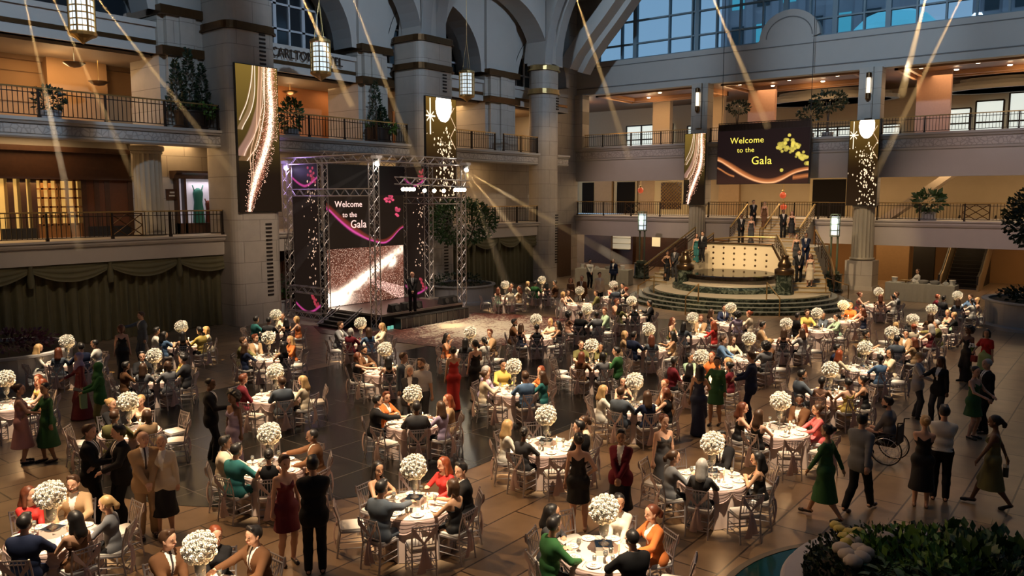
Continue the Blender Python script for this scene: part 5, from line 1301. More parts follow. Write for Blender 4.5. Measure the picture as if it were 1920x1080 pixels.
# --- chiavari chair: sitter looks along local +Y, origin on the floor below the seat centre
def chair_proto():
    t = proto_thing('banquet_chair'); w, d, sh, bh = .19, .18, .40, .82
    for sx in (-1, 1):
        m = MB(); m.tube((sx * w, d, 0), (sx * w * .97, d, sh), .012, 6, .015); m.obj('front_leg', CHAIRM, t)
        m = MB(); m.path([(sx * w * .95, -d - .06, 0), (sx * w * .92, -d, sh), (sx * w * .92, -d - .03, .62), (sx * w * .92, -d - .09, bh)], .014, 6); m.obj('rear_leg', CHAIRM, t)
    m = MB()
    for z in (.14, .24):
        for sx in (-1, 1): m.tube((sx * w * .97, d, z), (sx * w * .94, -d - .02, z), .008, 5)
    for z in (.12, .17, .28): m.tube((-w, d, z), (w, d, z), .008, 5); m.tube((-w, -d - .02, z), (w, -d - .02, z), .008, 5)
    m.obj('stretchers', CHAIRM, t)
    m = MB(); m.prism(rounded(w + .01, d + .01, .05, 3), lambda u, v, s: (u, v, sh + .025 * s - .01)); m.obj('seat_frame', CHAIRM, t)
    m = MB(); m.prism(rounded(w, d, .06, 4), lambda u, v, s: (u, v, sh + .015 + .035 * s)); c = m.obj('seat_cushion', CUSH, t)
    m = MB(); rp_ = rounded(w, d, .06, 4); m.v = [(u, v, sh + .05) for u, v in rp_] + [(u * .85, v * .85, sh + .062) for u, v in rp_]; L_ = len(rp_); m.f = [(i, (i + 1) % L_, L_ + (i + 1) % L_, L_ + i) for i in range(L_)] + [tuple(range(L_, 2 * L_))]; m.m = [0] * len(m.f); m.obj('cushion_top', CUSH, c, True)
    m = MB(); bx = w * .92
    def B(z): return -d - .03 - .06 * (z - .62) / .2 if z > .62 else -d - .03 * (z - sh) / .22
    for z in (.50, .74, .80): m.tube((-bx, B(z), z), (bx, B(z), z), .010, 6)
    for i in range(1, 7): x = -bx + 2 * bx * i / 7; m.tube((x, B(.5), .5), (x, B(.8), .8), .006, 5)
    m.obj('backrest', CHAIRM, t)
    # draped sash over the back, knot and two tails
    m = MB()
    for (xa, za, xb, zb, wd) in ((-bx, .80, .03, .50, .13), (bx, .80, -.03, .50, .13)):
        vs = []
        for i in range(7):
            f = i / 6; x = xa + (xb - xa) * f; z = za + (zb - za) * f; ww = wd * (1 - .75 * f)
            for s in (-1, 0, 1): vs.append((x + (.04 if xa < 0 else -.04) * s * 0, B(z) - .016 - (.008 if s == 0 else 0), z + s * ww * .5 - ww * .3))
        m.add(vs, [(i * 3 + j, i * 3 + j + 1, (i + 1) * 3 + j + 1, (i + 1) * 3 + j) for i in range(6) for j in range(2)])
    m.obj('back_drape', SASH2, t, True)
    m = MB(); m.sphere((0, -d - .05, .48), .035, 8, 5, (1.2, .7, 1))
    for s, ln in ((-1, .10), (1, .16)):
        vs = []
        for i in range(7):
            f = i / 6; z = .47 - (.47 - ln) * f; x = s * (.012 + .04 * f); ww = .02 + .045 * f
            vs += [(x - ww, -d - .06 - .025 * math.sin(f * 3), z), (x, -d - .085 - .025 * math.sin(f * 3), z), (x + ww, -d - .06 - .025 * math.sin(f * 3), z)]
        m.add(vs, [(i * 3 + j, i * 3 + j + 1, (i + 1) * 3 + j + 1, (i + 1) * 3 + j) for i in range(6) for j in range(2)])
    m.obj('sash', SASH, t, True)
    return t
chair0 = chair_proto()
# --- centrepiece
ROSE = mat('white_rose', (0.97, 0.93, 0.84), 0.7, noise=.03, nscale=14)
r_ = np.random.default_rng(2)
m = MB(); R0 = .175
for i in range(95):
    z = 1 - 2 * (i + .5) / 95; a = i * 2.39996; q = math.sqrt(1 - z * z); c = Vector((q * math.cos(a), q * math.sin(a), z)) * R0 * r_.uniform(.88, 1.06)
    if z < -.93: continue
    s = r_.uniform(.030, .046)
    nrm = c.normalized(); u = nrm.cross(Vector((.3, .2, 1))).normalized(); w = nrm.cross(u)
    # rose: nested petal rings
    m.sphere(c, s * .84, 7, 5)
    for k, (r0, r1, r2, h0, h1, h2, tw) in enumerate(((.45, 1.05, 1.12, .0, .15, .42, 0), (.35, .78, .74, .3, .55, .82, .6), (.2, .45, .36, .55, .8, 1.0, .2))):
        for j in range(5):
            a = 2 * PI * j / 5 + tw + i; e = u * math.cos(a) + w * math.sin(a); f = u * -math.sin(a) + w * math.cos(a)
            m.add([c + (e * r0 + nrm * h0 - f * .3) * s, c + (e * r0 + nrm * h0 + f * .3) * s, c + (e * r1 + nrm * h1 + f * .52 * r1) * s, c + (e * r2 + nrm * h2 + f * .25) * s, c + (e * r2 + nrm * h2 - f * .25) * s, c + (e * r1 + nrm * h1 - f * .52 * r1) * s], [(0, 1, 2, 5), (5, 2, 3, 4)])
m.sphere((0, 0, 0), R0 * .86, 14, 9)
me_fl = m.mesh('flower_ball', ROSE, True)
m = MB()
for i in range(14):
    z = r_.uniform(-.7, .95); a = r_.uniform(0, 6.28); q = math.sqrt(1 - z * z); c = Vector((q * math.cos(a), q * math.sin(a), z)) * R0 * .93; nrm = c.normalized(); u = nrm.cross(Vector((.1, .5, 1))).normalized()
    m.add([c - u * .012, c + nrm * .035, c + u * .012, c - nrm * .01], [(0, 1, 2, 3)])
me_lf = m.mesh('leaves', LEAFD)
def centre_proto():
    t = proto_thing('flower_centrepiece')
    m = MB(); m.lathe([(.07, .12), (.075, .125), (.02, .15), (.014, .2), (.02, .22), (.05, .24), (.065, .3), (.07, .42), (.066, .42), (.055, .28), (.02, .25)], 18); m.obj('glass_vase', GLS2, t, True)
    m = MB()
    for i in range(7): a = i * .9; m.tube((.02 * math.cos(a), .02 * math.sin(a), .25), (.04 * math.cos(a), .04 * math.sin(a), .46), .005, 4)
    m.obj('stems', LEAF, t)
    f = link('flower_ball', me_fl, t, (0, 0, .60)); link('leaves', me_lf, f)
    m = MB(); m.box(-.12, .12, -.12, .12, 0, .12); m.obj('mirror_riser', mat('mirror', (.55, .58, .6), .06, 1.0), t)
    return t
centre0 = centre_proto()
FLAME = mat('candle_flame', (1, .8, .4), .3, emit=(1, .72, .32), estr=22)
WAX = mat('ivory_wax', (.8, .7, .5), .5, emit=(1, .6, .25), estr=.25)
def candle_proto():
    t = proto_thing('candlestick')
    m = MB(); m.lathe([(.035, 0), (.035, .01), (.008, .02), (.012, .05), (.006, .09), (.014, .12), (.02, .13)], 10); m.obj('holder', SILVER, t, True)
    m = MB(); m.lathe([(.013, .13), (.013, .22), (.002, .222)], 8); c = m.obj('candle', WAX, t)
    m = MB(); m.sphere((0, 0, .238), .008, 6, 5, (1, 1, 2)); m.obj('flame', FLAME, c); return t
candle0 = candle_proto()
def votive_proto():
    t = proto_thing('votive_candle'); m = MB(); m.lathe([(.025, 0), (.028, .06), (.025, .06), (.02, .01)], 10); m.obj('glass_cup', GLS2, t, True)
    m = MB(); m.lathe([(.018, .005), (.018, .03), (.002, .031)], 8); m.obj('wax', WAX, t); m = MB(); m.sphere((0, 0, .045), .008, 6, 5, (1, 1, 1.8)); m.obj('flame', FLAME, t); return t
votive0 = votive_proto()
def plate_proto():
    t = proto_thing('dinner_plate')
    m = MB(); m.lathe([(.05, 0), (.06, .004), (.105, .014), (.107, .017), (.06, .009), (.001, .008)], 22); m.obj('plate', WHITE, t, True)
    m = MB(); m.box(-.035, .035, -.05, .05, .01, .022); m.sphere((0, 0, .03), .03, 7, 5, (1, 1, .8)); m.obj('napkin', mat('white_napkin', (.75, .68, .62), .7), t)
    for x, nm in ((-.13, 'fork'), (.13, 'knife')):
        m = MB(); m.box(x - .004, x + .004, -.08, .03, .001, .005); m.box(x - .009, x + .009, .03, .08, .001, .005); m.obj(nm, SILVER, t)
    return t
plate0 = plate_proto()
def glass_proto():
    t = proto_thing('wine_glass'); m = MB(); m.lathe([(.03, 0), (.005, .006), (.004, .08), (.02, .095), (.034, .13), (.028, .175), (.026, .175), (.03, .13), (.016, .1), (.002, .09)], 12); m.obj('glass', GLS2, t, True)
    m = MB(); m.lathe([(.001, .098), (.016, .1), (.028, .128), (.001, .129)], 10); m.obj('drink', mat('pale_wine', (.8, .7, .45), .2), t); return t
glass0 = glass_proto()
m = MB(); m.add([(-.05, -.025, 0), (.05, -.025, 0), (.05, 0, .07), (-.05, 0, .07), (-.05, .025, 0), (.05, .025, 0)], [(0, 1, 2, 3), (3, 2, 5, 4)]); me_card = m.mesh('place_card', WHITE)
for o in list(PROTO): freeze(o)
def place(proto, loc, rz, label, cat, group=None, s=None):
    c = copy_tree(proto); c.location = loc; c.rotation_euler = (0, 0, rz)
    if s: c.scale = (s, s, s)
    return tag(c, label, cat, group)

# flower ball position in the photograph -> table; short handle for labels
TABLES = [
 (94, 928, 'the table at the bottom left corner'), (374, 1027, 'the table cut off by the bottom edge'), (1133, 955, 'the table at bottom centre right'),
 (776, 876, 'the table at bottom centre'), (1336, 831, 'the table nearest the foreground planter'), (505, 813, 'the table left of the bottom centre table'),
 (240, 753, 'the table inside the dark floor curve'), (1463, 752, 'the table just behind the planter table'), (1024, 779, 'the table behind the bottom centre right one'),
 (774, 739, 'the table behind the bottom centre one'), (516, 697, 'the middle left table on dark granite'), (10, 710, 'the table cut off by the left edge'),
 (289, 667, 'the second left table from the curtain'), (125, 640, 'the leftmost table by the curtain'), (340, 612, 'the table before the curtain centre'),
 (503, 633, 'the table before the first pillar'), (517, 590, 'the table nearest the left truss tower'), (676, 606, 'the table at the stage steps'),
 (722, 655, 'the second table from the stage steps'), (882, 623, 'the table at the near carpet edge'), (963, 687, 'the centre table of the dark floor'),
 (1190, 715, 'the table right of the dark floor centre'), (1109, 648, 'the table behind the dark floor centre'), (1005, 599, 'the table on the right carpet tip'),
 (947, 534, 'the far table beside the tree planter'), (1016, 525, 'the far table before the corner curtain'), (1087, 545, 'the violet lit table near the left bar'),
 (1101, 580, 'the table in front of the violet one'), (1150, 534, 'the table between left bar and steps'), (1184, 564, 'the table left of the round steps'),
 (1216, 618, 'the table below the left step rail'), (1299, 596, 'the left table before the round steps'), (1370, 577, 'the closest table to the round steps'),
 (1315, 669, 'the crowded table right of centre'), (1404, 635, 'the table with the lady in cream'), (1474, 607, 'the table right of the cream lady'),
 (1532, 587, 'the table right of the round steps'), (1581, 572, 'the table with orange shirted guest'), (1647, 547, 'the farthest right table by the bar'),
 (1747, 580, 'the table before the right edge planter'), (1795, 554, 'the rightmost far table'), (1711, 599, 'the table beside the walkway at right'),
 (1672, 623, 'the table with the bearded olive guest'), (1622, 652, 'the table with couple in navy and cream'), (1557, 693, 'the table behind the wheelchair guest')]
FZ = TH + .60
tabs = []
for px, py, hd in TABLES:
    p = atz(px, py, FZ); tabs.append((Vector((p.x, p.y, 0)), hd))
# push apart tables that stand too close
for it in range(40):
    for i in range(len(tabs)):
        for j in range(i):
            d = tabs[i][0] - tabs[j][0]; L = d.length
            if L < 1.95:
                d = (d / L if L > 1e-3 else Vector((1, 0, 0))) * (1.95 - L) * .5; tabs[i][0].x += d.x; tabs[i][0].y += d.y; tabs[j][0].x -= d.x; tabs[j][0].y -= d.y
SIDES = ['far', 'far right', 'right', 'near right', 'near', 'near left', 'left', 'far left']
def side_name(c, p):
    v = Vector((c.x, c.y)).normalized(); d = Vector((p[0] - c.x, p[1] - c.y)); f = d.dot(v); r = d.dot(Vector((v.y, -v.x)))
    return SIDES[round(math.atan2(r, f) / (PI / 4)) % 8]
SEATR = 0.80
# ================================================================ people: bodies and clothes grown from round-cone distance fields
def surface_nets(g, org, h):
    s = g < 0; nx, ny, nz = g.shape
    ins = np.zeros((nx - 1, ny - 1, nz - 1), np.int8)
    cor = [(i, j, k) for i in (0, 1) for j in (0, 1) for k in (0, 1)]
    for i, j, k in cor: ins += s[i:nx - 1 + i, j:ny - 1 + j, k:nz - 1 + k]
    act = (ins > 0) & (ins < 8); I = np.argwhere(act)
    if len(I) == 0: return np.zeros((0, 3)), np.zeros((0, 4), int)
    idx = -np.ones(act.shape, np.int64); idx[act] = np.arange(len(I))
    acc = np.zeros((len(I), 3)); cnt = np.zeros(len(I))
    for a in cor:
        for ax in range(3):
            if a[ax] == 1: continue
            b = list(a); b[ax] = 1
            ga = g[I[:, 0] + a[0], I[:, 1] + a[1], I[:, 2] + a[2]]; gb = g[I[:, 0] + b[0], I[:, 1] + b[1], I[:, 2] + b[2]]
            cr = (ga < 0) != (gb < 0); t = np.where(cr, ga / np.where(cr, ga - gb, 1), 0)
            p = np.tile(np.array(a, float), (len(I), 1)); p[:, ax] = t
            acc[cr] += p[cr]; cnt[cr] += 1
    V = org + (I + acc / cnt[:, None]) * h
    F = []
    for ax in range(3):
        o1, o2 = [(1, 2), (2, 0), (0, 1)][ax]
        sl = [slice(1, -1)] * 3; sl[ax] = slice(0, -1); s0 = s[tuple(sl)]; sl[ax] = slice(1, None); s1 = s[tuple(sl)]
        if True:
            E = np.argwhere(s0 != s1)
            if len(E) == 0: continue
            flip = s0[E[:, 0], E[:, 1], E[:, 2]]
            base = E.copy(); base[:, o1] += 1; base[:, o2] += 1  # grid vertex of the edge start
            def cell(d1, d2):
                c = base.copy(); c[:, o1] -= d1; c[:, o2] -= d2; return idx[c[:, 0], c[:, 1], c[:, 2]]
            q = np.stack([cell(1, 1), cell(0, 1), cell(0, 0), cell(1, 0)], 1)
            q[~flip] = q[~flip][:, ::-1]; F.append(q)
    return V, np.concatenate(F)
def field(prims, h, clip=None, pad=.03):
    lo = np.min([np.minimum(p[0], p[1]) - max(p[2], p[3]) - pad for p in prims], 0); hi = np.max([np.maximum(p[0], p[1]) + max(p[2], p[3]) + pad for p in prims], 0)
    n = np.ceil((hi - lo) / h).astype(int) + 1; g = np.full(n, .2, np.float32)
    ax = [lo[i] + np.arange(n[i]) * h for i in range(3)]
    for p in prims:
        a, b, ra, rb, k, sc_ = p
        m_ = max(ra, rb) + k + 2.5 * h
        l = np.maximum(0, np.floor((np.minimum(a, b) - m_ - lo) / h).astype(int)); u = np.minimum(n, np.ceil((np.maximum(a, b) + m_ - lo) / h).astype(int) + 1)
        X = ax[0][l[0]:u[0], None, None]; Y = ax[1][None, l[1]:u[1], None]; Z = ax[2][None, None, l[2]:u[2]]
        if sc_ is not None: X = a[0] + (X - a[0]) / sc_[0]; Y = a[1] + (Y - a[1]) / sc_[1]; Z = a[2] + (Z - a[2]) / sc_[2]
        d = b - a; L2 = max(1e-9, float(d @ d))
        t = np.clip(((X - a[0]) * d[0] + (Y - a[1]) * d[1] + (Z - a[2]) * d[2]) / L2, 0, 1)
        D = np.sqrt((X - a[0] - t * d[0]) ** 2 + (Y - a[1] - t * d[1]) ** 2 + (Z - a[2] - t * d[2]) ** 2) - (ra + (rb - ra) * t)
        if sc_ is not None: D = D * min(sc_)
        G = g[l[0]:u[0], l[1]:u[1], l[2]:u[2]]
        if k > 0:
            hh = np.maximum(k - np.abs(G - D), 0) / k; g[l[0]:u[0], l[1]:u[1], l[2]:u[2]] = np.minimum(G, D) - hh * hh * k * .25
        else: g[l[0]:u[0], l[1]:u[1], l[2]:u[2]] = np.minimum(G, D)
    if clip is not None:
        X = ax[0][:, None, None]; Y = ax[1][None, :, None]; Z = ax[2][None, None, :]
        for c in clip: g = np.maximum(g, c(X, Y, Z))
    g[0] = g[-1] = .2; g[:, 0] = g[:, -1] = .2; g[:, :, 0] = g[:, :, -1] = .2
    return g, lo
A3 = lambda *a: np.array(a, float)
def C(a, b, ra, rb=None, k=.03, s=None): return (np.array(a, float), np.array(b, float), ra, ra if rb is None else rb, k, s)
def sdf_mesh(name, prims, mats, h=.012, clip=None, paint=None, extra=None):
    g, lo = field(prims, h, clip); V, F = surface_nets(g, lo, h)
    mi = np.zeros(len(F), int)
    if paint is not None: mi = paint(V[F].mean(1))
    vs, fs, ms = [V], [F], [mi]
    me = bpy.data.meshes.new(name); nv = len(V); tris = []
    allv = V.tolist(); allf = F.tolist(); allm = mi.tolist()
    if extra is not None:
        o = len(allv); allv += [tuple(p) for p in extra.v]; allf += [tuple(i + o for i in f) for f in extra.f]; allm += extra.m
    me.from_pydata(allv, [], allf)
    for m_ in mats: me.materials.append(m_)
    me.polygons.foreach_set('material_index', allm); me.polygons.foreach_set('use_smooth', [True] * len(allf)); me.update(); return me

SKIN = mat('skin', (.8, .5, .4), 0.5, objcol=True, spec=.35)
HAIRM = mat('hair', (.1, .05, .03), 0.45, objcol=True, noise=.25, nscale=30)
CLM = mat('cloth', (.5, .5, .5), 0.85, objcol=True, noise=.12, nscale=9, spec=.2)
SATM = mat('satin_cloth', (.5, .5, .5), 0.6, objcol=True, noise=.12, nscale=7, spec=.3)
SHIRT = mat('white_shirt', (.75, .72, .68), 0.7)
TIE = mat('dark_tie', (.03, .02, .025), 0.5)
EYEM = mat('eye', (.03, .02, .015), 0.2); LIPM = mat('lips', (.45, .13, .10), 0.45); BROWM = mat('brow', (.05, .03, .02), 0.7)
SHOE = mat('shoe_leather', (.02, .015, .013), 0.3, objcol=True)

def ik(a, c, l1, l2, pole):
    a = np.array(a, float); c = np.array(c, float); d = c - a; L = np.linalg.norm(d); L = min(L, (l1 + l2) * .999); dn = d / np.linalg.norm(d); c = a + dn * L
    x = (L * L + l1 * l1 - l2 * l2) / (2 * L); y = math.sqrt(max(0, l1 * l1 - x * x)); p = np.array(pole, float); p = p - dn * (p @ dn); p /= np.linalg.norm(p) + 1e-9
    return a + dn * x + p * y, c
# pose: arms R/L = wrist target & pole; legs kind; head yaw; torso lean
ARM = {
 'down': ((.27, .03, -.58), (.4, -1, 0)), 'clasp': ((.05, .26, -.42), (1, -.3, -.3)), 'drink': ((.12, .34, -.24), (.8, -.2, -1)), 'gest': ((.20, .36, -.30), (.9, -.3, -1)),
 'hip': ((.19, .05, -.38), (1, -.6, 0)), 'reach': ((.18, .50, -.10), (.6, 0, -1)), 'wave': ((.34, .22, .10), (.8, .2, -1)), 'chin': ((.06, .22, -.13), (.9, .3, -1)),
 'table': ((.16, .40, -.36), (1, -.2, -.4)), 'lap': ((.09, .30, -.47), (1, -.3, 0)), 'lift': ((.15, .36, -.10), (.8, .1, -1)), 'swingf': ((.24, .25, -.48), (.3, -1, 0)), 'swingb': ((.27, -.22, -.50), (.3, -1, .2)), 'head': ((.16, .02, .22), (1, 0, .1)),
}
def skeleton(legs, rarm, larm, yaw, fem):
    S = {}; seated = legs in ('seat', 'wheel')
    hip = A3(0, -.04, .50) if seated else A3(0, 0, .92)
    lean = .05 if seated else 0.0
    S['hip'] = hip; up = lambda z, y=0: hip + A3(0, y + lean * z * 2, z)
    S['waist'] = up(.17); S['chest'] = up(.37, .0); S['neck'] = up(.55, -.015); S['head'] = up(.70, .015)
    sw = .145 if fem else .170
    S['yaw'] = yaw
    for sd, nm, arm in ((1, 'R', rarm), (-1, 'L', larm)):
        sh = up(.465, -.01) + A3(sd * sw, 0, 0); tgt, pole = ARM[arm]
        if arm == 'table' and seated: tgt = (.15, .37, -.26)
        e, w = ik(sh, sh + A3(sd * (tgt[0] - .185) if arm not in ('x',) else 0, tgt[1], tgt[2]), .27, .245, A3(sd * pole[0], pole[1], pole[2]))
        S['sh' + nm], S['el' + nm], S['wr' + nm] = sh, e, w
        hj = hip + A3(sd * .09, 0, -.02 if seated else -.03)
        if seated: an = A3(sd * .11, .36, .085) if legs == 'seat' else A3(sd * .09, .48, .2); kn, an = ik(hj, an, .41, .41, A3(sd * .1, .6, 1))
        elif legs == 'walk': an = A3(sd * .06, .30 * sd, .085 if sd > 0 else .15); kn, an = ik(hj, an, .42, .41, A3(0, 1, 0))
        elif legs == 'cont': an = A3(sd * .09 + (.03 if sd > 0 else 0), .06 * sd, .085); kn, an = ik(hj, an, .42, .41, A3(0, 1, 0))
        else: an = A3(sd * .10, 0, .085); kn, an = ik(hj, an, .42, .41, A3(0, 1, 0))
        S['hj' + nm], S['kn' + nm], S['an' + nm] = hj, kn, an
        S['toe' + nm] = an + (A3(0, .15, -.05) if an[2] < .12 or legs == 'wheel' else A3(0, .12, -.11))
    return S
def hand_prims(w, e, sd, curl, o=0):
    d = w - e; d /= np.linalg.norm(d); side = np.cross(d, A3(0, 0, 1)); side /= np.linalg.norm(side) + 1e-9; side = side * 1.0
    nrm = np.cross(side, d); P = []
    if nrm[2] > 0: nrm = -nrm  # palm side faces down
    P.append(C(w, w + d * .065, .026, .030, .02, None)); P.append(C(w + d * .05 - side * .022, w + d * .05 + side * .022, .017, .017, .015))
    for i, (off, ln) in enumerate(((-.030, .058), (-.010, .070), (.010, .074), (.030, .064))):
        b0 = w + d * .072 + side * off; c1 = b0 + d * ln * .5 + nrm * curl * .25 * ln; c2 = c1 + d * ln * .45 * (1 - curl * .4) + nrm * curl * .6 * ln
        P.append(C(b0, c1, .0098, .0092, .006)); P.append(C(c1, c2, .0092, .0082, .004))
    tb = w + d * .02 + side * -sd * .026; t1 = tb + d * .035 - side * sd * .02 + nrm * .008; P.append(C(tb, t1, .013, .011, .01)); P.append(C(t1, t1 + d * .03 + nrm * .006, .011, .009, .004))
    return P
def rot(v, a): c, s = math.cos(a), math.sin(a); return A3(v[0] * c - v[1] * s, v[0] * s + v[1] * c, v[2])
def torso_prims(S, fem, o=0.0, k=.05):
    P = []
    cw = .085 if fem else .105
    h, w, c, n = S['hip'], S['waist'], S['chest'], S['neck']
    P.append(C(h - A3(.075 if fem else .065, .01, 0), h + A3(.075 if fem else .065, -.01, 0), (.118 if fem else .115) + o, None, k, None))
    P.append(C(w - A3(.045 if fem else .06, 0, 0), w + A3(.045 if fem else .06, 0, 0), (.083 if fem else .105) + o, None, k))
    P.append(C(h + A3(0, 0, .05), c, .09 + o, .095 + o, k))
    P.append(C(c - A3(cw * .75, 0, 0), c + A3(cw * .75, 0, 0), (.092 if fem else .112) + o, None, k))
    for q in 'LR': P.append(C(n * .9 + S['sh' + q] * .1 - A3(0, 0, .045), S['sh' + q] * .93 + n * .07 - A3(0, 0, .015), (.050 if fem else .062) + o * .7, (.040 if fem else .050) + o * .7, k))
    P.append(C(c + A3(-cw * .9, 0, .05), c + A3(cw * .9, 0, .05), (.068 if fem else .086) + o, None, k))
    if fem:
        for s in (-1, 1): P.append(C(c + A3(s * .065, .075, .0), c + A3(s * .06, .085, -.01), .05 + o, None, .03))
    return P
def leg_prims(S, o=0.0, k=.04, nm='RL', low=True, taper=1.0):
    P = []
    for q in nm:
        P.append(C(S['hj' + q], S['kn' + q], .082 + o, .054 + o, k)); P.append(C(S['kn' + q], S['kn' + q] * .6 + S['an' + q] * .4 + A3(0, -.012, 0), .052 + o, .052 + o, .03)); P.append(C(S['kn' + q] * .6 + S['an' + q] * .4 + A3(0, -.012, 0), S['an' + q], .051 + o, .034 + o * 1.3, .03))
    return P
def arm_prims(S, o=0.0, fem=False, k=.03, fore=True, f_=1.0):
    P = []; g = .88 if fem else 1.0
    for q in 'RL':
        P.append(C(S['sh' + q], S['el' + q], .050 * g + o, .038 * g + o, k))
        if fore: P.append(C(S['el' + q], S['el' + q] + (S['wr' + q] - S['el' + q]) * f_, .038 * g + o, (.038 + (.026 - .038) * f_) * g + o, .02))
    return P
def body_mesh(S, fem, h):
    P = torso_prims(S, fem) + leg_prims(S) + arm_prims(S, 0, fem)
    for q, sd in (('R', 1), ('L', -1)):
        P += hand_prims(S['wr' + q], S['el' + q], sd, .5)
        P.append(C(S['an' + q] - A3(0, .04, .04), S['toe' + q] - A3(0, .0, .0), .032, .026, .02))
    H = S['head']; y = S['yaw']; R = lambda a, b, c: H + rot((a, b, c), y)
    P += [C(S['neck'] + A3(0, 0, -.03), R(0, -.02, -.06), .052 if not fem else .044, .047 if not fem else .041, .03),
          C(R(0, -.015, .035), R(0, -.012, .035), .088, .088, .02, (.86, 1.06, 1.02)) if abs(y) < .01 else C(R(-.0, -.03, .035), R(0, .005, .035), .080, .078, .02),
          C(R(0, .02, -.02), R(0, .048, -.078), .062, .030, .035), C(R(-.028, .03, -.05), R(.028, .03, -.05), .040, .040, .03), C(R(0, .045, .05), R(0, .05, .03), .055, .05, .03),
          C(R(0, .088, .012), R(0, .106, -.022), .009, .013, .012), C(R(-.02, .085, -.055), R(.02, .085, -.055), .010, .010, .012)]
    for s in (-1, 1):
        P.append(C(R(s * .078, -.005, -.025), R(s * .08, -.012, .015), .012, .015, .01)); P.append(C(R(s * .02, .082, .032), R(s * .045, .072, .03), .012, .010, .012))
    ex = MB()
    for s in (-1, 1):
        e = R(s * .031, .089, .010); ex.sphere(e, .0105, 8, 6, (1.1, .6, .7), 1)
        ex.tube(R(s * .018, .095, .033), R(s * .046, .085, .031), .0042, 5, mi=3)
    ex.tube(R(-.020, .094, -.052), R(0, .100, -.050), .0055, 5, mi=2); ex.tube(R(0, .100, -.050), R(.020, .094, -.052), .0055, 5, mi=2)
    return sdf_mesh('body', P, [SKIN, EYEM, LIPM, BROWM], h, extra=ex)
def jacket_mesh(S, fem, h, style):
    # style: suit (open front, shirt and tie painted in the opening), shirt, blouse, top (short sleeves), cardi
    o = .020 if style in ('suit', 'cardi') else .012
    fl = {'top': .0, 'tee': .45}.get(style, 1.0)
    P = torso_prims(S, fem, o, .05)
    P += arm_prims(S, o * .9, fem, .03, fore=style not in ('tee', 'sleeveless'), f_=.93)
    if style in ('tee',):
        P = torso_prims(S, fem, o, .05)
        for q in 'RL': P.append(C(S['sh' + q], S['sh' + q] * .35 + S['el' + q] * .65, .062, .058, .03))
    if style == 'sleeveless': P = torso_prims(S, fem, o * .7, .05)
    hp = S['hip']; seated = hp[2] < .8
    if style in ('suit', 'cardi') and not seated:
        P.append(C(S['waist'], hp + A3(0, 0, .05), .115, .12, .05)); P.append(C(hp + A3(-.07, 0, -.03), hp + A3(.07, 0, -.03), .13, None, .05)); P.append(C(hp + A3(-.07, 0, -.10), hp + A3(.07, 0, -.10), .13, None, .05))
    elif style in ('suit', 'cardi'): P.append(C(hp + A3(-.07, -.02, 0), hp + A3(.07, -.02, 0), .14, None, .05))
    zb = hp[2] - (.19 if style in ('suit', 'cardi') else -.02) if not seated else hp[2] - .11
    nk = S['neck']; clip = [lambda X, Y, Z: zb - Z + 0 * X + 0 * Y, lambda X, Y, Z: np.minimum(np.abs(X) * -1 + .10, Z - (nk[2] + .015)) + 0 * Y]
    if style == 'suit': P.append(C(nk + A3(0, .0, -.03), nk + A3(0, -.005, .0), .062, .058, .02))
    c = S['chest']
    def paint(M):
        if style not in ('suit', 'cardi'): return np.zeros(len(M), int)
        z0 = c[2] - .14; f = np.clip((M[:, 2] - z0) / (nk[2] - z0), 0, 1.2); w = .012 + .052 * f
        v = (M[:, 1] > c[1] + .03 * 0) & (np.abs(M[:, 0]) < w) & (M[:, 2] > z0)
        r = np.where(v, 1, 0); t = v & (np.abs(M[:, 0]) < .016) & (style == 'suit'); return np.where(t, 2, r)
    return sdf_mesh('jacket', P, [CLM, SHIRT, TIE], h, clip, paint)
def pants_mesh(S, fem, h, o=.016):
    P = leg_prims(S, o, .03); hp = S['hip']
    for q in 'RL': P.append(C(S['kn' + q], S['an' + q], .066, .055, .02))
    P.append(C(hp - A3(.065, .0, 0), hp + A3(.065, 0, 0), .126, None, .05)); P.append(C(hp - A3(.05, .0, -.08), hp + A3(.05, 0, .08), .11, None, .05))
    zt = hp[2] + .07; anz = min(S['anR'][2], S['anL'][2]) - .035
    return sdf_mesh('trousers', P, [CLM], h, [lambda X, Y, Z: Z - zt + 0 * X + 0 * Y, lambda X, Y, Z: anz - Z + 0 * X + 0 * Y])
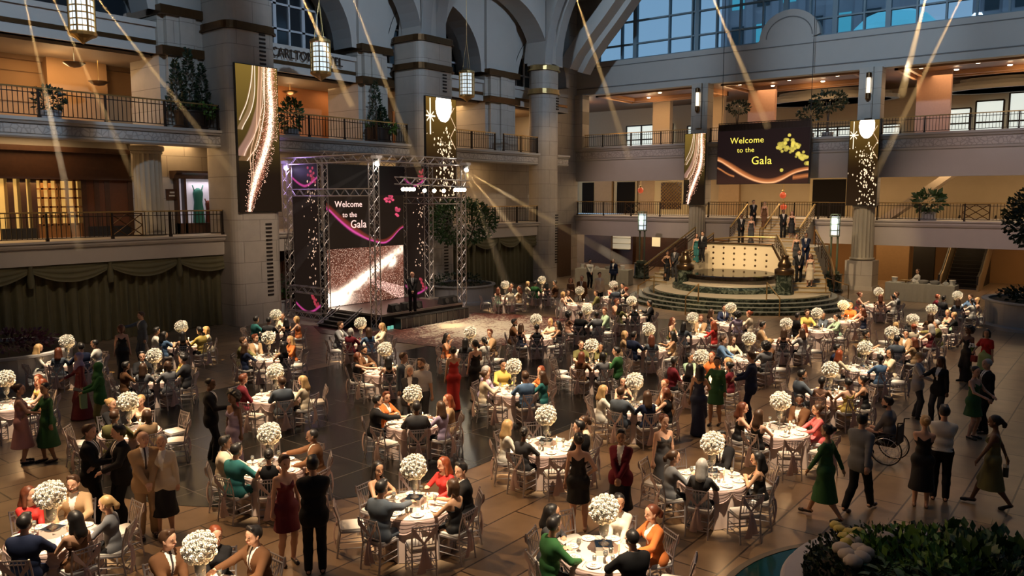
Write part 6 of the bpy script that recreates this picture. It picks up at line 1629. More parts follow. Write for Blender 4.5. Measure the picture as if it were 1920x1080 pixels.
def dress_mesh(S, h, style):
    # short / midi / gown skirt, optional sleeves
    P = torso_prims(S, True, .009, .05); hp = S['hip']; seated = hp[2] < .8
    if 'sleeve' in style: P += arm_prims(S, .010, True, .03, True, .93)
    if seated:
        for q in 'RL':
            P.append(C(hp + A3(0, 0, -.01), S['kn' + q], .13, .085, .06)); P.append(C(S['kn' + q], S['kn' + q] * .45 + S['an' + q] * .55, .085, .08, .05))
        P.append(C(S['knR'], S['knL'], .075, .075, .05))
        ln = .25 if 'gown' not in style else .06; clip = [lambda X, Y, Z: np.where(Y > .2, ln - Z, hp[2] - .12 - Z) + 0 * X if False else (ln - Z + 0 * X + 0 * Y)]
    else:
        zl = {'short': .56, 'midi': .36, 'gown': .03}[style.split('_')[0]]; wr = {'short': .20, 'midi': .23, 'gown': .28 if 'slim' not in style else .19}[style.split('_')[0]]
        a = S['knR'] * .5 + S['knL'] * .5; n = 3
        P.append(C(S['waist'], A3(0, 0, zl + .0), .088, wr, .05, None)); P.append(C(hp - A3(.05, 0, .02), hp + A3(.05, 0, -.02), .125, None, .05))
        for q in 'RL': P.append(C(S['hj' + q], S['kn' + q], .095, .085, .05))
        clip = [lambda X, Y, Z: zl - Z + 0 * X + 0 * Y]
    nk = S['neck']; zt = S['shR'][2] + (.03 if 'sleeve' in style else -.02)
    def topc(X, Y, Z):
        # scooped neckline and bare shoulders
        return Z - (zt - .07 * np.exp(-(X / .07) ** 2) + 0 * Y) if 'sleeve' not in style else np.minimum(.10 - np.abs(X), Z - (nk[2] - .045)) + 0 * Y
    clip.append(topc)
    if 'sleeve' not in style:
        P2 = []
        # keep the bodice off the arms
        for q, sd in (('R', 1), ('L', -1)): clip.append(lambda X, Y, Z, sd=sd, x0=abs(S['shR'][0]): np.where(Z > S['chest'][2] - .02, sd * X - (x0 - .035), -1) + 0 * Y)
    return sdf_mesh('dress', P, [SATM], h, clip)
def shoe_mesh(S, q, heel, h=.012):
    an, toe = S['an' + q], S['toe' + q]
    P = [C(an + A3(0, -.03, -.045), toe + A3(0, .02, -.012), .036, .030, .02), C(toe + A3(0, -.03, -.01), toe + A3(0, .025, -.014), .036, .026, .02)]
    if not heel: P.append(C(an + A3(0, -.01, -.03), an + A3(0, -.02, -.05), .045, .04, .02))
    return sdf_mesh('shoe', P, [SHOE], h)
# hair shapes in head coordinates (face towards +Y)
def hair_mesh(kind, h=.012):
    cap = [C((0, -.022, .038), (0, -.012, .042), .101, .098, .02, (.92, 1.02, 1.05))]
    face = lambda X, Y, Z: (Y - .048) * .80 - (Z - .060) * .62 + 0 * X      # remove everything forward and below
    cf = [lambda X, Y, Z: face(X, Y, Z) - .0, lambda X, Y, Z: -.085 - Z + 0 * X + 0 * Y]
    if kind == 'short': return sdf_mesh('hair', cap + [C((-.03, .05, .115), (.04, .045, .12), .03, .03, .03)], [HAIRM], h, [cf[0], lambda X, Y, Z: -.045 - Z + 0 * X + 0 * Y])
    if kind == 'crop': return sdf_mesh('hair', [C((0, -.02, .036), (0, -.015, .038), .095, .093, .02, (.92, 1.02, 1.05))], [HAIRM], h, [cf[0], lambda X, Y, Z: -.03 - Z + 0 * X + 0 * Y])
    if kind == 'bob': return sdf_mesh('hair', cap + [C((s * .07, -.02, .02), (s * .078, .0, -.10), .042, .035, .03) for s in (-1, 1)] + [C((0, -.07, .0), (0, -.075, -.10), .07, .06, .03)], [HAIRM], h, [lambda X, Y, Z: np.minimum(face(X, Y, Z), -(np.abs(X) - .055)) + 0])
    if kind == 'long': return sdf_mesh('hair', cap + [C((0, -.06, .02), (0, -.115, -.18), .082, .085, .04), C((0, -.115, -.18), (0, -.125, -.34), .08, .045, .04)] + [C((s * .072, -.03, .02), (s * .085, -.03, -.16), .036, .034, .03) for s in (-1, 1)], [HAIRM], h, [lambda X, Y, Z: np.minimum(face(X, Y, Z), -(np.abs(X) - .06)) + 0])
    if kind == 'bun': return sdf_mesh('hair', cap + [C((0, -.12, .06), (0, -.13, .065), .045, .045, .015)], [HAIRM], h, cf)
    if kind == 'pony': return sdf_mesh('hair', cap + [C((0, -.11, .05), (0, -.16, -.02), .035, .04, .02), C((0, -.16, -.02), (0, -.15, -.22), .04, .018, .02)], [HAIRM], h, cf)
    if kind == 'curly': return sdf_mesh('hair', [C((.12 * math.cos(i * 2.4) * math.sqrt(1 - z * z), -.03 + .11 * math.sin(i * 2.4) * math.sqrt(1 - z * z), .03 + .12 * z), (.12 * math.cos(i * 2.4) * math.sqrt(1 - z * z), -.03 + .11 * math.sin(i * 2.4) * math.sqrt(1 - z * z), .03 + .12 * z), .05, .05, .02) for i, z in [(i, 1 - 2 * (i + .5) / 40) for i in range(40)]], [HAIRM], h, [cf[0], lambda X, Y, Z: -.13 - Z + 0 * X + 0 * Y])
    if kind == 'hijab': return sdf_mesh('headscarf', [C((0, -.02, .04), (0, -.01, .04), .108, .106, .02), C((0, 0, -.03), (0, -.005, -.14), .09, .10, .04), C((-.09, -.01, -.20), (.09, -.01, -.20), .085, .085, .05), C((0, .05, -.16), (0, .08, -.26), .06, .07, .04)], [CLM], h, [lambda X, Y, Z: .058 - np.sqrt((X / .85) ** 2 + (Z + .0) ** 2) + np.where(Y > .02, 0, 9)] if False else [lambda X, Y, Z: np.where(Y > .03, .068 - np.sqrt((X / .9) ** 2 + (Z + .005) ** 2), -1.0)])
    if kind == 'beard': return sdf_mesh('beard', [C((-.045, .035, -.065), (.045, .035, -.065), .042, .042, .02), C((0, .06, -.085), (0, .065, -.09), .035, .03, .02)], [HAIRM], h, [lambda X, Y, Z: np.where(np.abs(X) < .032, Z + .066, Z + .035) + 0 * Y])
HAIRS = {}
def get_hair(kind):
    if kind not in HAIRS: HAIRS[kind] = hair_mesh(kind, .010)
    return HAIRS[kind]
POSES = {  # legs, right arm, left arm, head yaw
 's1': ('seat', 'table', 'table', 0), 's2': ('seat', 'lap', 'lap', .5), 's3': ('seat', 'lift', 'table', -.35), 's4': ('seat', 'table', 'chin', .35), 's5': ('seat', 'lap', 'table', -.6), 's6': ('seat', 'wave', 'lap', -.3), 's7': ('seat', 'reach', 'table', 0), 'wh': ('wheel', 'lap', 'lap', .2),
 't1': ('stand', 'down', 'down', 0), 't2': ('stand', 'clasp', 'clasp', .2), 't3': ('cont', 'drink', 'down', -.3), 't4': ('walk', 'swingb', 'swingf', 0), 't5': ('cont', 'reach', 'down', 0), 't6': ('cont', 'hip', 'down', .3), 't7': ('stand', 'gest', 'gest', -.3), 't8': ('cont', 'down', 'head', .2), 't9': ('cont', 'gest', 'down', .4)}
PARTS = {}
def part(key, fn):
    if key not in PARTS: PARTS[key] = fn()
    return PARTS[key]
SK = {'p': (.62, .36, .25), 'l': (.70, .44, .32), 't': (.45, .25, .15), 'd': (.16, .08, .05)}
HC = {'black': (.012, .010, .010), 'brown': (.06, .028, .014), 'blonde': (.48, .30, .13), 'red': (.24, .05, .015), 'grey': (.42, .40, .38), 'auburn': (.13, .035, .015)}
CC = {'black': (.012, .012, .014), 'navy': (.015, .022, .055), 'grey': (.17, .175, .19), 'white': (.70, .67, .60), 'cream': (.66, .56, .42), 'red': (.50, .03, .025), 'burgundy': (.14, .015, .025), 'pink': (.60, .30, .28), 'green': (.03, .11, .035), 'olive': (.14, .13, .05), 'teal': (.03, .15, .15), 'blue': (.10, .18, .32), 'tan': (.38, .25, .14), 'brown': (.12, .055, .025), 'orange': (.52, .15, .04), 'yellow': (.62, .45, .12), 'mint': (.35, .50, .36), 'slate': (.09, .11, .14), 'peach': (.66, .36, .24), 'coral': (.62, .12, .12), 'lilac': (.35, .28, .40), 'charcoal': (.05, .05, .055), 'lime': (.35, .45, .18), 'silver': (.40, .38, .38)}
OUTF = {'suit': 'suit', 'shirt': 'shirt', 'dress': 'dress', 'gown': 'gown', 'top': 'top', 'midi': 'midi dress', 'ldress': 'long sleeved dress', 'blouse': 'blouse', 'cardi': 'open jacket', 'tee': 'shirt', 'coat': 'coat', 'mini': 'short dress', 'robe': 'long robe'}
def person(loc, rz, sex, pose, outfit, col, hair, hcol, skin, label, col2=None, group=None, h=.012, s=None):
    fem = sex == 'F'; legs, ra, la, yaw = POSES[pose]
    S = part(('S', pose, fem), lambda: skeleton(legs, ra, la, yaw, fem))
    o = link('person', part(('b', pose, fem, h), lambda: body_mesh(S, fem, h)), None, loc, rz)
    o.color = rgba(SK[skin]); s = s or ((.95 if fem else 1.0) if legs not in ('seat',) else (.93 if fem else .98)); o.scale = (s, s, s)
    def kid(name, me, c):
        q = link(name, me, o); q.color = rgba(c); return q
    c1 = CC[col]; c2 = CC[col2] if col2 else None
    if outfit in ('suit', 'cardi', 'coat'):
        kid('jacket', part(('j', pose, fem, 'suit' if outfit != 'cardi' else 'cardi', h), lambda: jacket_mesh(S, fem, h, 'suit' if outfit != 'cardi' else 'cardi')), c1); kid('trousers', part(('p', pose, fem, h), lambda: pants_mesh(S, fem, h)), c2 or c1)
    elif outfit in ('shirt', 'blouse', 'tee', 'top'):
        st = {'shirt': 'shirt', 'blouse': 'shirt', 'tee': 'tee', 'top': 'sleeveless'}[outfit]
        kid({'shirt': 'shirt', 'tee': 'shirt', 'blouse': 'blouse', 'top': 'top'}[outfit], part(('j', pose, fem, st, h), lambda: jacket_mesh(S, fem, h, st)), c1); kid('trousers', part(('p', pose, fem, h), lambda: pants_mesh(S, fem, h)), c2 or CC['black'])
    elif outfit == 'skirtsuit':
        kid('skirt', part(('d', pose, 'midi', h), lambda: dress_mesh(S, h, 'midi')), c2 or CC['black']); kid('blouse', part(('j', pose, fem, 'cardi', h), lambda: jacket_mesh(S, fem, h, 'cardi')), c1)
    else:
        st = {'dress': 'midi', 'gown': 'gown_slim', 'midi': 'midi_sleeve', 'ldress': 'short_sleeve', 'mini': 'short', 'robe': 'gown_sleeve'}[outfit]
        if legs == 'seat': st = {'gown_slim': 'gown', 'gown_sleeve': 'gown_sleeve', 'midi': 'midi', 'midi_sleeve': 'midi_sleeve', 'short_sleeve': 'midi_sleeve', 'short': 'midi'}[st]
        kid('dress', part(('d', pose, st, h), lambda: dress_mesh(S, h, st)), c1)
    heel = fem
    for q in 'RL': kid('shoe', part(('f', pose, fem, q), lambda: shoe_mesh(S, q, heel)), (.015, .012, .012))
    if hair != 'bald':
        hs = ['beard', 'short'] if hair == 'bearded' else [hair]
        for k in hs:
            q = kid('headscarf' if k == 'hijab' else ('beard' if k == 'beard' else 'hair'), get_hair(k), CC[hcol] if k == 'hijab' else HC[hcol]); q.location = S['head']; q.rotation_euler = (0, 0, S['yaw'])
    tag(o, label, 'person', group); return o, S
# ================================================================ seating plan surveyed off the photograph: head x, head y, sex outfit colour hair haircolour skin pose
SEATED = '''
32 910 F ldress red long auburn p s2|128 912 M cardi tan bearded brown p s1|50 992 M suit navy short black p s1|158 992 F dress brown long black t s4|222 942 F blouse grey pony blonde p s1
281 1015 M suit brown short brown p s2|405 1003 F blouse black bun red p s2|481 1010 M suit brown short black p s7
1027 962 F blouse charcoal long black t s4|1032 990 M shirt green short black p s4|1190 962 F blouse white bun black t s2|1240 972 F cardi orange pony auburn p s1|1182 1032 M suit black crop black p s1
703 885 F dress black long black t s3|703 918 M suit slate short black p s7|838 872 F ldress red long red p s3|872 885 M suit black short black p s2|862 912 F dress black bob brown t s7
1363 832 M suit black bearded black t s2|1418 857 F dress black long black t s4|1301 887 F blouse charcoal long grey p s1|1240 867 F blouse grey pony brown p s3
446 830 M cardi cream short black d s1|570 817 M suit brown crop black d s7|440 852 M suit teal short black p s1|487 872 F top black bun black p s1
193 757 F blouse black bun blonde p s2|263 757 F dress cream bun blonde p s1|215 785 M cardi olive short brown p s1|281 787 F cardi tan bob brown p s1
1392 764 F dress black long auburn p s6|1436 787 F dress black long brown p s1|1490 757 M cardi brown bearded black d s2|1542 767 F ldress coral bun brown t s1
947 797 F blouse white long blonde p s2|985 817 F blouse charcoal bun black d s4|1060 792 F blouse cream pony brown t s4|1093 807 M suit black short black p s2
723 742 F cardi orange short auburn p s3|710 757 M suit black short black p s7|816 747 F cardi tan long red p s4|775 770 M suit charcoal short black d s1|835 772 F blouse lilac long brown d s3
454 714 M cardi burgundy short auburn p s2|516 712 F blouse cream long blonde p s4|560 726 M suit slate short brown p s4
33 716 F dress yellow long red p s2|72 718 F dress yellow bob red p s1
258 665 M suit black short black p s3|268 695 F tee grey long brown p s1|234 684 F blouse brown short black d s1|342 673 F blouse yellow curly black d s2|356 676 M suit charcoal short black p s1|323 686 F cardi grey bob brown p s1
95 651 F blouse white long blonde p s2|65 667 F blouse slate long auburn p s1|107 664 M suit navy short black p s1|157 657 M shirt white crop black d s1
293 630 F tee blue long black t s3|307 622 M shirt white short black t s2|330 634 F dress black long black t s1|350 619 F cardi cream bob blonde p s1|386 620 M shirt yellow short black p s1
467 637 M cardi tan short auburn p s2|456 650 F blouse navy long brown p s1|500 640 M suit olive short brown p s1|531 648 F top black long black t s7|543 638 F blouse orange long blonde p s1
473 602 M cardi teal short black p s4|521 596 F blouse cream bun brown p s1|510 618 M shirt charcoal crop black p s1|546 604 F dress black long black t s1|557 600 F dress orange bob blonde p s1
632 613 M cardi grey short brown p s1|640 624 F cardi burgundy bob grey p s1|676 630 F blouse blue long brown p s1|706 611 F cardi cream long blonde p s1
652 672 F top black bob auburn p s7|678 659 M cardi brown bearded black t s3|722 682 F dress black long black p s1
840 629 F dress orange long black t s6|847 643 F blouse charcoal long black p s1|907 628 M suit tan short auburn p s2|918 638 F tee white pony black t s1
892 692 F cardi lilac long grey p s2|905 690 F blouse cream bun brown p s3|943 689 M shirt yellow short black t s1|1000 692 F blouse orange bob red p s4|968 715 M shirt blue short brown p s1|1018 707 F blouse teal long brown p s1
1120 728 F cardi white long blonde p s1|1165 713 F dress black long black p s3|1151 744 M suit slate short brown p s1|1213 744 F blouse navy long brown p s1|1224 723 M cardi brown crop red p s2|1258 732 F top black bob auburn p s1
1090 649 M tee olive crop brown p s1|1135 649 F tee olive long black t s2|1078 674 F blouse brown long auburn p s1|1118 673 F tee grey bob black p s1|1152 667 M cardi green short black p s4
953 611 F dress navy long brown p s2|967 607 M cardi brown bearded black d s3|1007 619 F top black bun black p s1|1027 606 F blouse cream bob blonde p s1|1042 607 F dress black long black t s7
911 547 F dress mint long auburn p s2|925 547 F blouse cream bob auburn p s1|957 536 M suit black short black p s1|966 546 F ldress tan long auburn p s1|976 542 F blouse white long black t s1
993 534 F blouse cream bob blonde p s1|1003 537 M suit green short black p s1|1022 539 F dress black long black p s1|1032 531 M cardi brown short black p s2
1077 549 F dress white bob blonde p s2|1052 547 F dress slate bun brown p s1|1113 551 M shirt olive short brown p s2
1072 600 M suit black crop black d s7|1086 591 F dress peach curly black d s1|1112 586 M shirt mint short auburn p s2|1131 597 M suit grey crop black d s1
1161 538 F dress red bun brown p s2|1175 534 M suit black short black p s1|1136 546 M suit slate short brown p s1|1177 542 F dress black bun red p s7
1171 569 M tee peach bearded auburn p s2|1160 577 F blouse olive long black p s1|1192 578 F top black bun brown p s1|1216 571 M suit black short black t s3
1166 626 F blouse tan bob blonde p s1|1194 634 M suit navy short black p s1|1236 627 F dress tan long black t s3|1233 650 F tee slate long auburn p s1
1258 598 F dress olive long auburn p s6|1283 613 F blouse slate long black p s1|1314 599 M cardi tan bearded auburn p s2|1344 606 F ldress red long red p s3
1327 584 F dress grey long brown p s4|1357 581 M suit navy short black p s1|1386 591 F blouse lilac curly black p s1|1404 588 F blouse cream bun red p s4
1256 684 M shirt burgundy bearded black d s2|1291 667 F blouse mint bun black t s2|1337 670 M shirt orange crop red p s1|1362 680 F cardi black bob blonde p s3|1306 697 F top black long black p s1|1386 692 F tee burgundy bun black p s1
1381 638 F ldress cream long brown p s1|1433 653 M shirt grey curly black p s1|1453 641 F cardi brown bun blonde p s3|1350 640 M shirt blue short brown p s1
1429 614 M cardi tan short black p s2|1457 629 F dress black long brown p s1|1492 614 F dress white long red p s1|1524 623 F blouse silver long brown p s1
1489 595 M cardi black short black t s2|1540 576 F blouse slate bun black t s2|1542 593 M shirt yellow short brown p s1|1576 594 F blouse mint pony black p s1
1590 576 M shirt orange bearded blonde p s1|1604 581 M shirt pink crop black d s1|1621 584 F dress navy long auburn p s1
1608 553 F dress coral bun auburn p s3|1636 558 F top peach long auburn p s1|1671 556 M shirt grey short brown p s1|1682 557 F tee white pony black p s1
1740 594 F blouse brown long brown p s1|1758 586 F dress mint bun blonde p s2|1794 590 F blouse black crop blonde p s3
1754 562 M cardi charcoal bearded black t s2|1770 559 M cardi burgundy crop red p s2|1788 567 F blouse slate long brown p s1|1803 565 F dress cream bob blonde p s2|1820 561 M shirt blue short brown p s1|1832 567 F tee white pony black t s1
1677 607 F blouse cream bun red p s2|1700 586 F blouse black long black t s2|1738 612 M cardi olive short grey p s7|1763 614 F dress burgundy long grey p s1|1660 612 F cardi charcoal bob blonde p s1
1640 630 M tee olive bearded black t s3|1687 629 M cardi tan short black p s2|1706 642 M tee slate short black p s1|1721 640 F blouse tan long auburn d s1
1577 657 M shirt navy bearded black p s2|1596 661 F blouse cream long red p s4|1656 672 F blouse blue short black d s1|1673 662 F tee cream long black t s2
1483 704 M suit slate bearded black t s3|1573 709 F dress yellow bun black p s1|1533 722 F dress peach short black d s1|1628 716 F dress black bun black t s1
'''
seats = []
for ti, line in enumerate(x for x in SEATED.strip().split('\n')):
    for rec in line.split('|'):
        f = rec.split(); px, py = float(f[0]), float(f[1]); p = atz(px, py, 1.14)
        seats.append([ti, Vector((p.x, p.y, 0)), f[2:]])
taken = {}
HAIRW = {'black': 'black-haired', 'brown': 'brown-haired', 'blonde': 'blonde', 'red': 'red-haired', 'grey': 'grey-haired', 'auburn': 'auburn-haired'}
LABELS = {}
def uniq(lb):
    n = len(lb.split())
    if n > 16 or lb in LABELS: print('LABELWARN', n, lb)
    LABELS[lb] = 1; return lb
def in_frame(p, z=.4, mrg=60):
    cy, sy = math.cos(YAW), math.sin(YAW); xr = p.x * cy + p.y * sy; f = -p.x * sy + p.y * cy; zz = z - EYE_H
    cp, sp = math.cos(PITCH), math.sin(PITCH); d = f * cp - zz * sp; u = f * sp + zz * cp
    if d < .5: return False, 0
    x, y = 960 + FPX * xr / d, 540 - FPX * u / d
    return (-mrg < x < 1920 + mrg and -mrg < y < 1080 + mrg), d
nchair = nplate = 0
import itertools
for ti, (c, hd) in enumerate(tabs):
    mine = [s for s in seats if s[0] == ti]
    ok, dist = in_frame(c, .7)
    angs = [math.atan2(s[1].y - c.y, s[1].x - c.x) for s in mine]
    # stretch apparent direction: sitters sit on a ring round the table
    best = None
    for k in range(15):
        off = k * PI / 60
        cost = sum(abs(((a - off + PI / 8) % (PI / 4)) - PI / 8) for a in angs)
        if best is None or cost < best[0]: best = (cost, off)
    off = best[1]; used = {}
    order = sorted(range(len(mine)), key=lambda i: -(mine[i][1] - c).length)
    for i in order:
        k0 = round((angs[i] - off) / (PI / 4)); 
        for dk in (0, 1, -1, 2, -2, 3, -3, 4):
            k = (k0 + dk) % 8
            if k not in used: used[k] = i; break
    t = place(table0, c, off, uniq('round banquet table under blush satin cloth, ' + hd), 'table', 'round banquet tables')
    near = dist < 22; cz = TH
    place(centre0, (c.x, c.y, cz), off + .4, uniq('white rose centrepiece on ' + hd), 'centrepiece', 'rose centrepieces')
    vdir = Vector((-c.x, -c.y, 0)).normalized(); sdir = Vector((-vdir.y, vdir.x, 0))
    q = c + vdir * .2 + sdir * .2; place(candle0, (q.x, q.y, cz), 0, uniq('silver candlestick with lit candle on ' + hd), 'candle', 'candlesticks', None)
    if dist < 36:
        for s, w in ((-1, 'left'), (1, 'right')):
            q = c + vdir * (.24 + .02 * s) + sdir * (-.12 * s); place(votive0, (q.x, q.y, cz), 0, uniq('%s votive candle on ' % w + hd), 'candle', 'votive candles')
    if near:
        q = c + vdir * .30 - sdir * .02; o = link('place_card', me_card, None, (q.x, q.y, cz), math.atan2(vdir.y, vdir.x) + PI / 2); tag(o, uniq('small white table card on ' + hd), 'card', 'table cards')
    for k in range(8):
        a = off + k * PI / 4; d = Vector((math.cos(a), math.sin(a), 0)); p = c + d * SEATR; sd = side_name(c, p); rz = a + PI / 2
        occupied = k in used; vis, dd = in_frame(p)
        if not vis and not occupied: continue
        skip = (not occupied) and ((dd > 17 and sd in ('far',)) or (dd > 25 and sd in ('far left', 'far right')))
        if not skip:
            e = 0.0 if occupied else .06 + .05 * ((k * 7 + ti) % 3)
            pc = c + d * (SEATR + e)
            place(chair0, pc, rz + (0 if occupied else .12 * (((k * 5 + ti) % 3) - 1)), uniq('silver chair with blush sash, %s at %s' % (sd, hd)), 'chair', 'silver banquet chairs'); nchair += 1
        if not (dd > 27 and sd in ('far', 'far left', 'far right')) and nplate < 298:
            q = c + d * (TR - .125); place(plate0, (q.x, q.y, cz), rz, uniq('white plate with napkin, %s on %s' % (sd, hd)), 'plate', 'dinner plates'); nplate += 1
            if dd < 24 and k % 2 == 0:
                q = c + d * (TR - .26) + Vector((-d.y, d.x, 0)) * .12; place(glass0, (q.x, q.y, cz), 0, uniq('wine glass, %s on %s' % (sd, hd)), 'glass', 'wine glasses')
        if occupied:
            f = mine[used[k]][2]; sex, outfit, col, hair, hcol, skin, pose = f
            w = 'woman' if sex == 'F' else 'man'; hw_ = HAIRW[hcol] + (' bearded' if hair == 'bearded' else '')
            lb = '%s %s in %s %s, %s at %s' % (hw_, w, col, OUTF[outfit], sd, hd)
            if len(lb.split()) > 16: lb = '%s in %s %s, %s at %s' % (w, col, OUTF[outfit].split()[-1], sd, hd)
            pp = c + d * (SEATR - .02)
            person((pp.x, pp.y, -.005), rz, sex, pose, outfit, col, hair, hcol, skin, uniq(lb), group='seated guests', h=.009 if dd < 15 else .012)
    # warm candle glow and a pin spot from the roof over every table
    point('candle_light', (c.x + vdir.x * .2 + sdir.x * .2, c.y + vdir.y * .2 + sdir.y * .2, cz + .30), 6.0, (1, .58, .26), .04)
    spot('pin_spot', (c.x + vdir.x * 2.2, c.y + vdir.y * 2.2, 10.0), (c.x, c.y, cz + .25), 11500, (1, .78, .52), 13, .8, .05)
print('COUNTS', nchair, nplate, len(seats))

# ---------------------------------------------------------------- standing guests: head x y, sex outfit colour colour2 hair haircolour skin pose, facing (0 towards the camera, 90 to picture right), label
STAND = [
 (35, 728, 'F dress pink - bun brown p t7', 90, 'woman in pink dress with phone standing at the left edge'),
 (85, 726, 'F midi green - bun black t t9', 290, 'woman in belted green dress facing the woman in pink'),
 (148, 668, 'F robe burgundy - hijab lilac t t9', 280, 'woman in long burgundy dress and pale headscarf, green shopping bag beside'),
 (184, 687, 'F coat green olive hijab green t t7', 270, 'woman in green headscarf holding dark tablet'),
 (227, 614, 'F gown black - bob auburn p t1', 180, 'woman in long black gown seen from behind by the curtain'),
 (265, 590, 'M suit slate - short brown p t5', 290, 'man in slate suit reaching to the woman in black by the curtain'),
 (166, 806, 'M coat black - short brown p t3', 75, 'man in black coat holding a paper cup'),
 (223, 806, 'M suit black - short black p t7', 290, 'man in black suit facing the man with paper cup'),
 (268, 818, 'M suit tan - bald grey p t2', 10, 'bald older man in tan suit with hands clasped'),
 (303, 824, 'F skirtsuit cream black crop grey p t1', 350, 'older grey-haired woman in cream top and black skirt'),
 (393, 717, 'M coat black - crop black d t3', 80, 'man in black with raised drink on the dark floor'),
 (437, 742, 'F gown lilac - curly black d t1', 310, 'woman in long dusky gown with curly hair on the dark floor'),
 (533, 864, 'F mini burgundy - short brown p t1', 20, 'woman in short burgundy dress standing beside the man in black'),
 (586, 868, 'M suit black - short black p t2', 180, 'man in black suit seen from behind at bottom left of centre'),
 (756, 668, 'M suit slate - short brown p t1', 60, 'man in slate suit behind the grey haired woman on dark floor'),
 (768, 692, 'F cardi charcoal - long grey p t2', 0, 'grey haired woman in charcoal jacket on the dark floor'),
 (790, 679, 'M tee silver charcoal bearded brown t t3', 350, 'bearded man in pale shirt with shoulder strap on dark floor'),
 (850, 656, 'F gown red - bun black t t5', 190, 'woman in long red gown seen from behind'),
 (891, 644, 'F dress black - pony black p t9', 200, 'woman in black dress beside the woman in red gown'),
 (1085, 822, 'F mini black - bun black p t6', 175, 'woman in short black dress with hand on hip, back turned'),
 (1165, 815, 'F skirtsuit burgundy black short black t t2', 350, 'woman in burgundy jacket and short dark skirt'),
 (1245, 786, 'F dress charcoal - bun auburn p t1', 30, 'woman in charcoal and burgundy dress looking down'),
 (1312, 691, 'F gown navy - long black t t9', 170, 'woman in backless navy gown with long black hair'),
 (1345, 676, 'F ldress green - short black t t6', 345, 'woman in short dark green dress and heels'),
 (1410, 667, 'M suit navy - short brown p t7', 265, 'brown-haired man in navy suit right of the woman in green'),
 (1724, 667, 'F cardi silver charcoal crop blonde p t9', 80, 'person with cropped blond hair in pale jacket facing right'),
 (1764, 675, 'F cardi black charcoal long brown d t5', 330, 'woman in open black jacket over pale top with arms out'),
 (1817, 617, 'F gown black - curly black d t3', 320, 'woman in long black gown with curly hair and glass'),
 (1851, 623, 'F twored lime lime bob black t t9', 330, 'woman in red top and long lime skirt holding white flowers'),
 (1829, 694, 'F mini green - bun black p t7', 60, 'woman in green dress with hair bun at the right'),
 (1852, 680, 'M suit black - crop grey p t1', 300, 'grey haired man in black suit beside the woman in green dress'),
 (1617, 785, 'M cardi grey black short black p t4', 150, 'man in grey jacket and white shoes walking away'),
 (1552, 805, 'F midi green - bun black t t4', 250, 'woman in green midi dress and black heels walking'),
 (1735, 788, 'F dress black - bun blonde p t2', 180, 'woman in black dress with blond bun seen from behind'),
 (1771, 770, 'M shirt white black short black p t2', 180, 'man in white shirt and black trousers seen from behind'),
 (1867, 788, 'F dress olive - pony black d t4', 270, 'woman in olive dress with handbag walking at right edge'),
 (1070, 524, 'F ldress brown - bob auburn p t3', 20, 'woman in patterned brown dress before the left refreshment table'),
 (1091, 520, 'M coat brown - crop brown p t1', 350, 'man in brown coat before the left refreshment table'),
 (1124, 514, 'M cardi cream black short brown p t1', 20, 'man in cream jacket before the left refreshment table'),
]
LV = MATS['cloth']
def face_rz(p, fc):  # facing angle seen from the camera -> world rotation (local +Y is the front)
    v = Vector((-p.x, -p.y)).normalized(); a = math.atan2(v.y, v.x) + math.radians(fc); return a - PI / 2
HELD = {}
def stand_person(px, py, code, fc, label, base=0.0, solve=None, hh=None):
    sex, outfit, col, col2, hair, hcol, skin, pose = code.split(); hz_ = 1.66 if sex == 'M' else 1.575
    z = base
    if isinstance(solve, float):
        q = aty(px, py, solve); z = upf(0, solve); hz_ = q.z - z; p = q
    elif solve:
        bestz = None
        for i in range(400):
            zz = .55 + i * .01; p = atz(px, py, zz + hz_)
            e = abs(solve(p.x, p.y) - zz)
            if (5.45 - zz - hz_) > .05 and (bestz is None or e < bestz[0]): bestz = (e, zz)
        z = bestz[1]
    if not isinstance(solve, float): p = atz(px, py, z + hz_)
    rz = face_rz(p, fc); dd = in_frame(p)[1]
    o, S = person((p.x, p.y, z), rz, sex, pose, 'gown' if outfit == 'twored' else outfit, col, hair, hcol, skin, uniq(label), None if col2 == '-' else col2, h=.009 if dd < 15 else .012)
    if outfit == 'twored':
        q = link('top', part(('j', pose, True, 'tee', .012), lambda: jacket_mesh(S, True, .012, 'tee')), o); q.color = rgba(CC['red'])
    HELD[label] = (o, S); return o, S
for rec in STAND: stand_person(*rec)
def upf(x, y): return 2.7 + max(0, min(1.42, (y - 47.4) / 2.6 * 1.42))
def sidef(x, y): return max(.6, min(2.7, .6 + (y - 39.9) / 4.8 * 2.1))
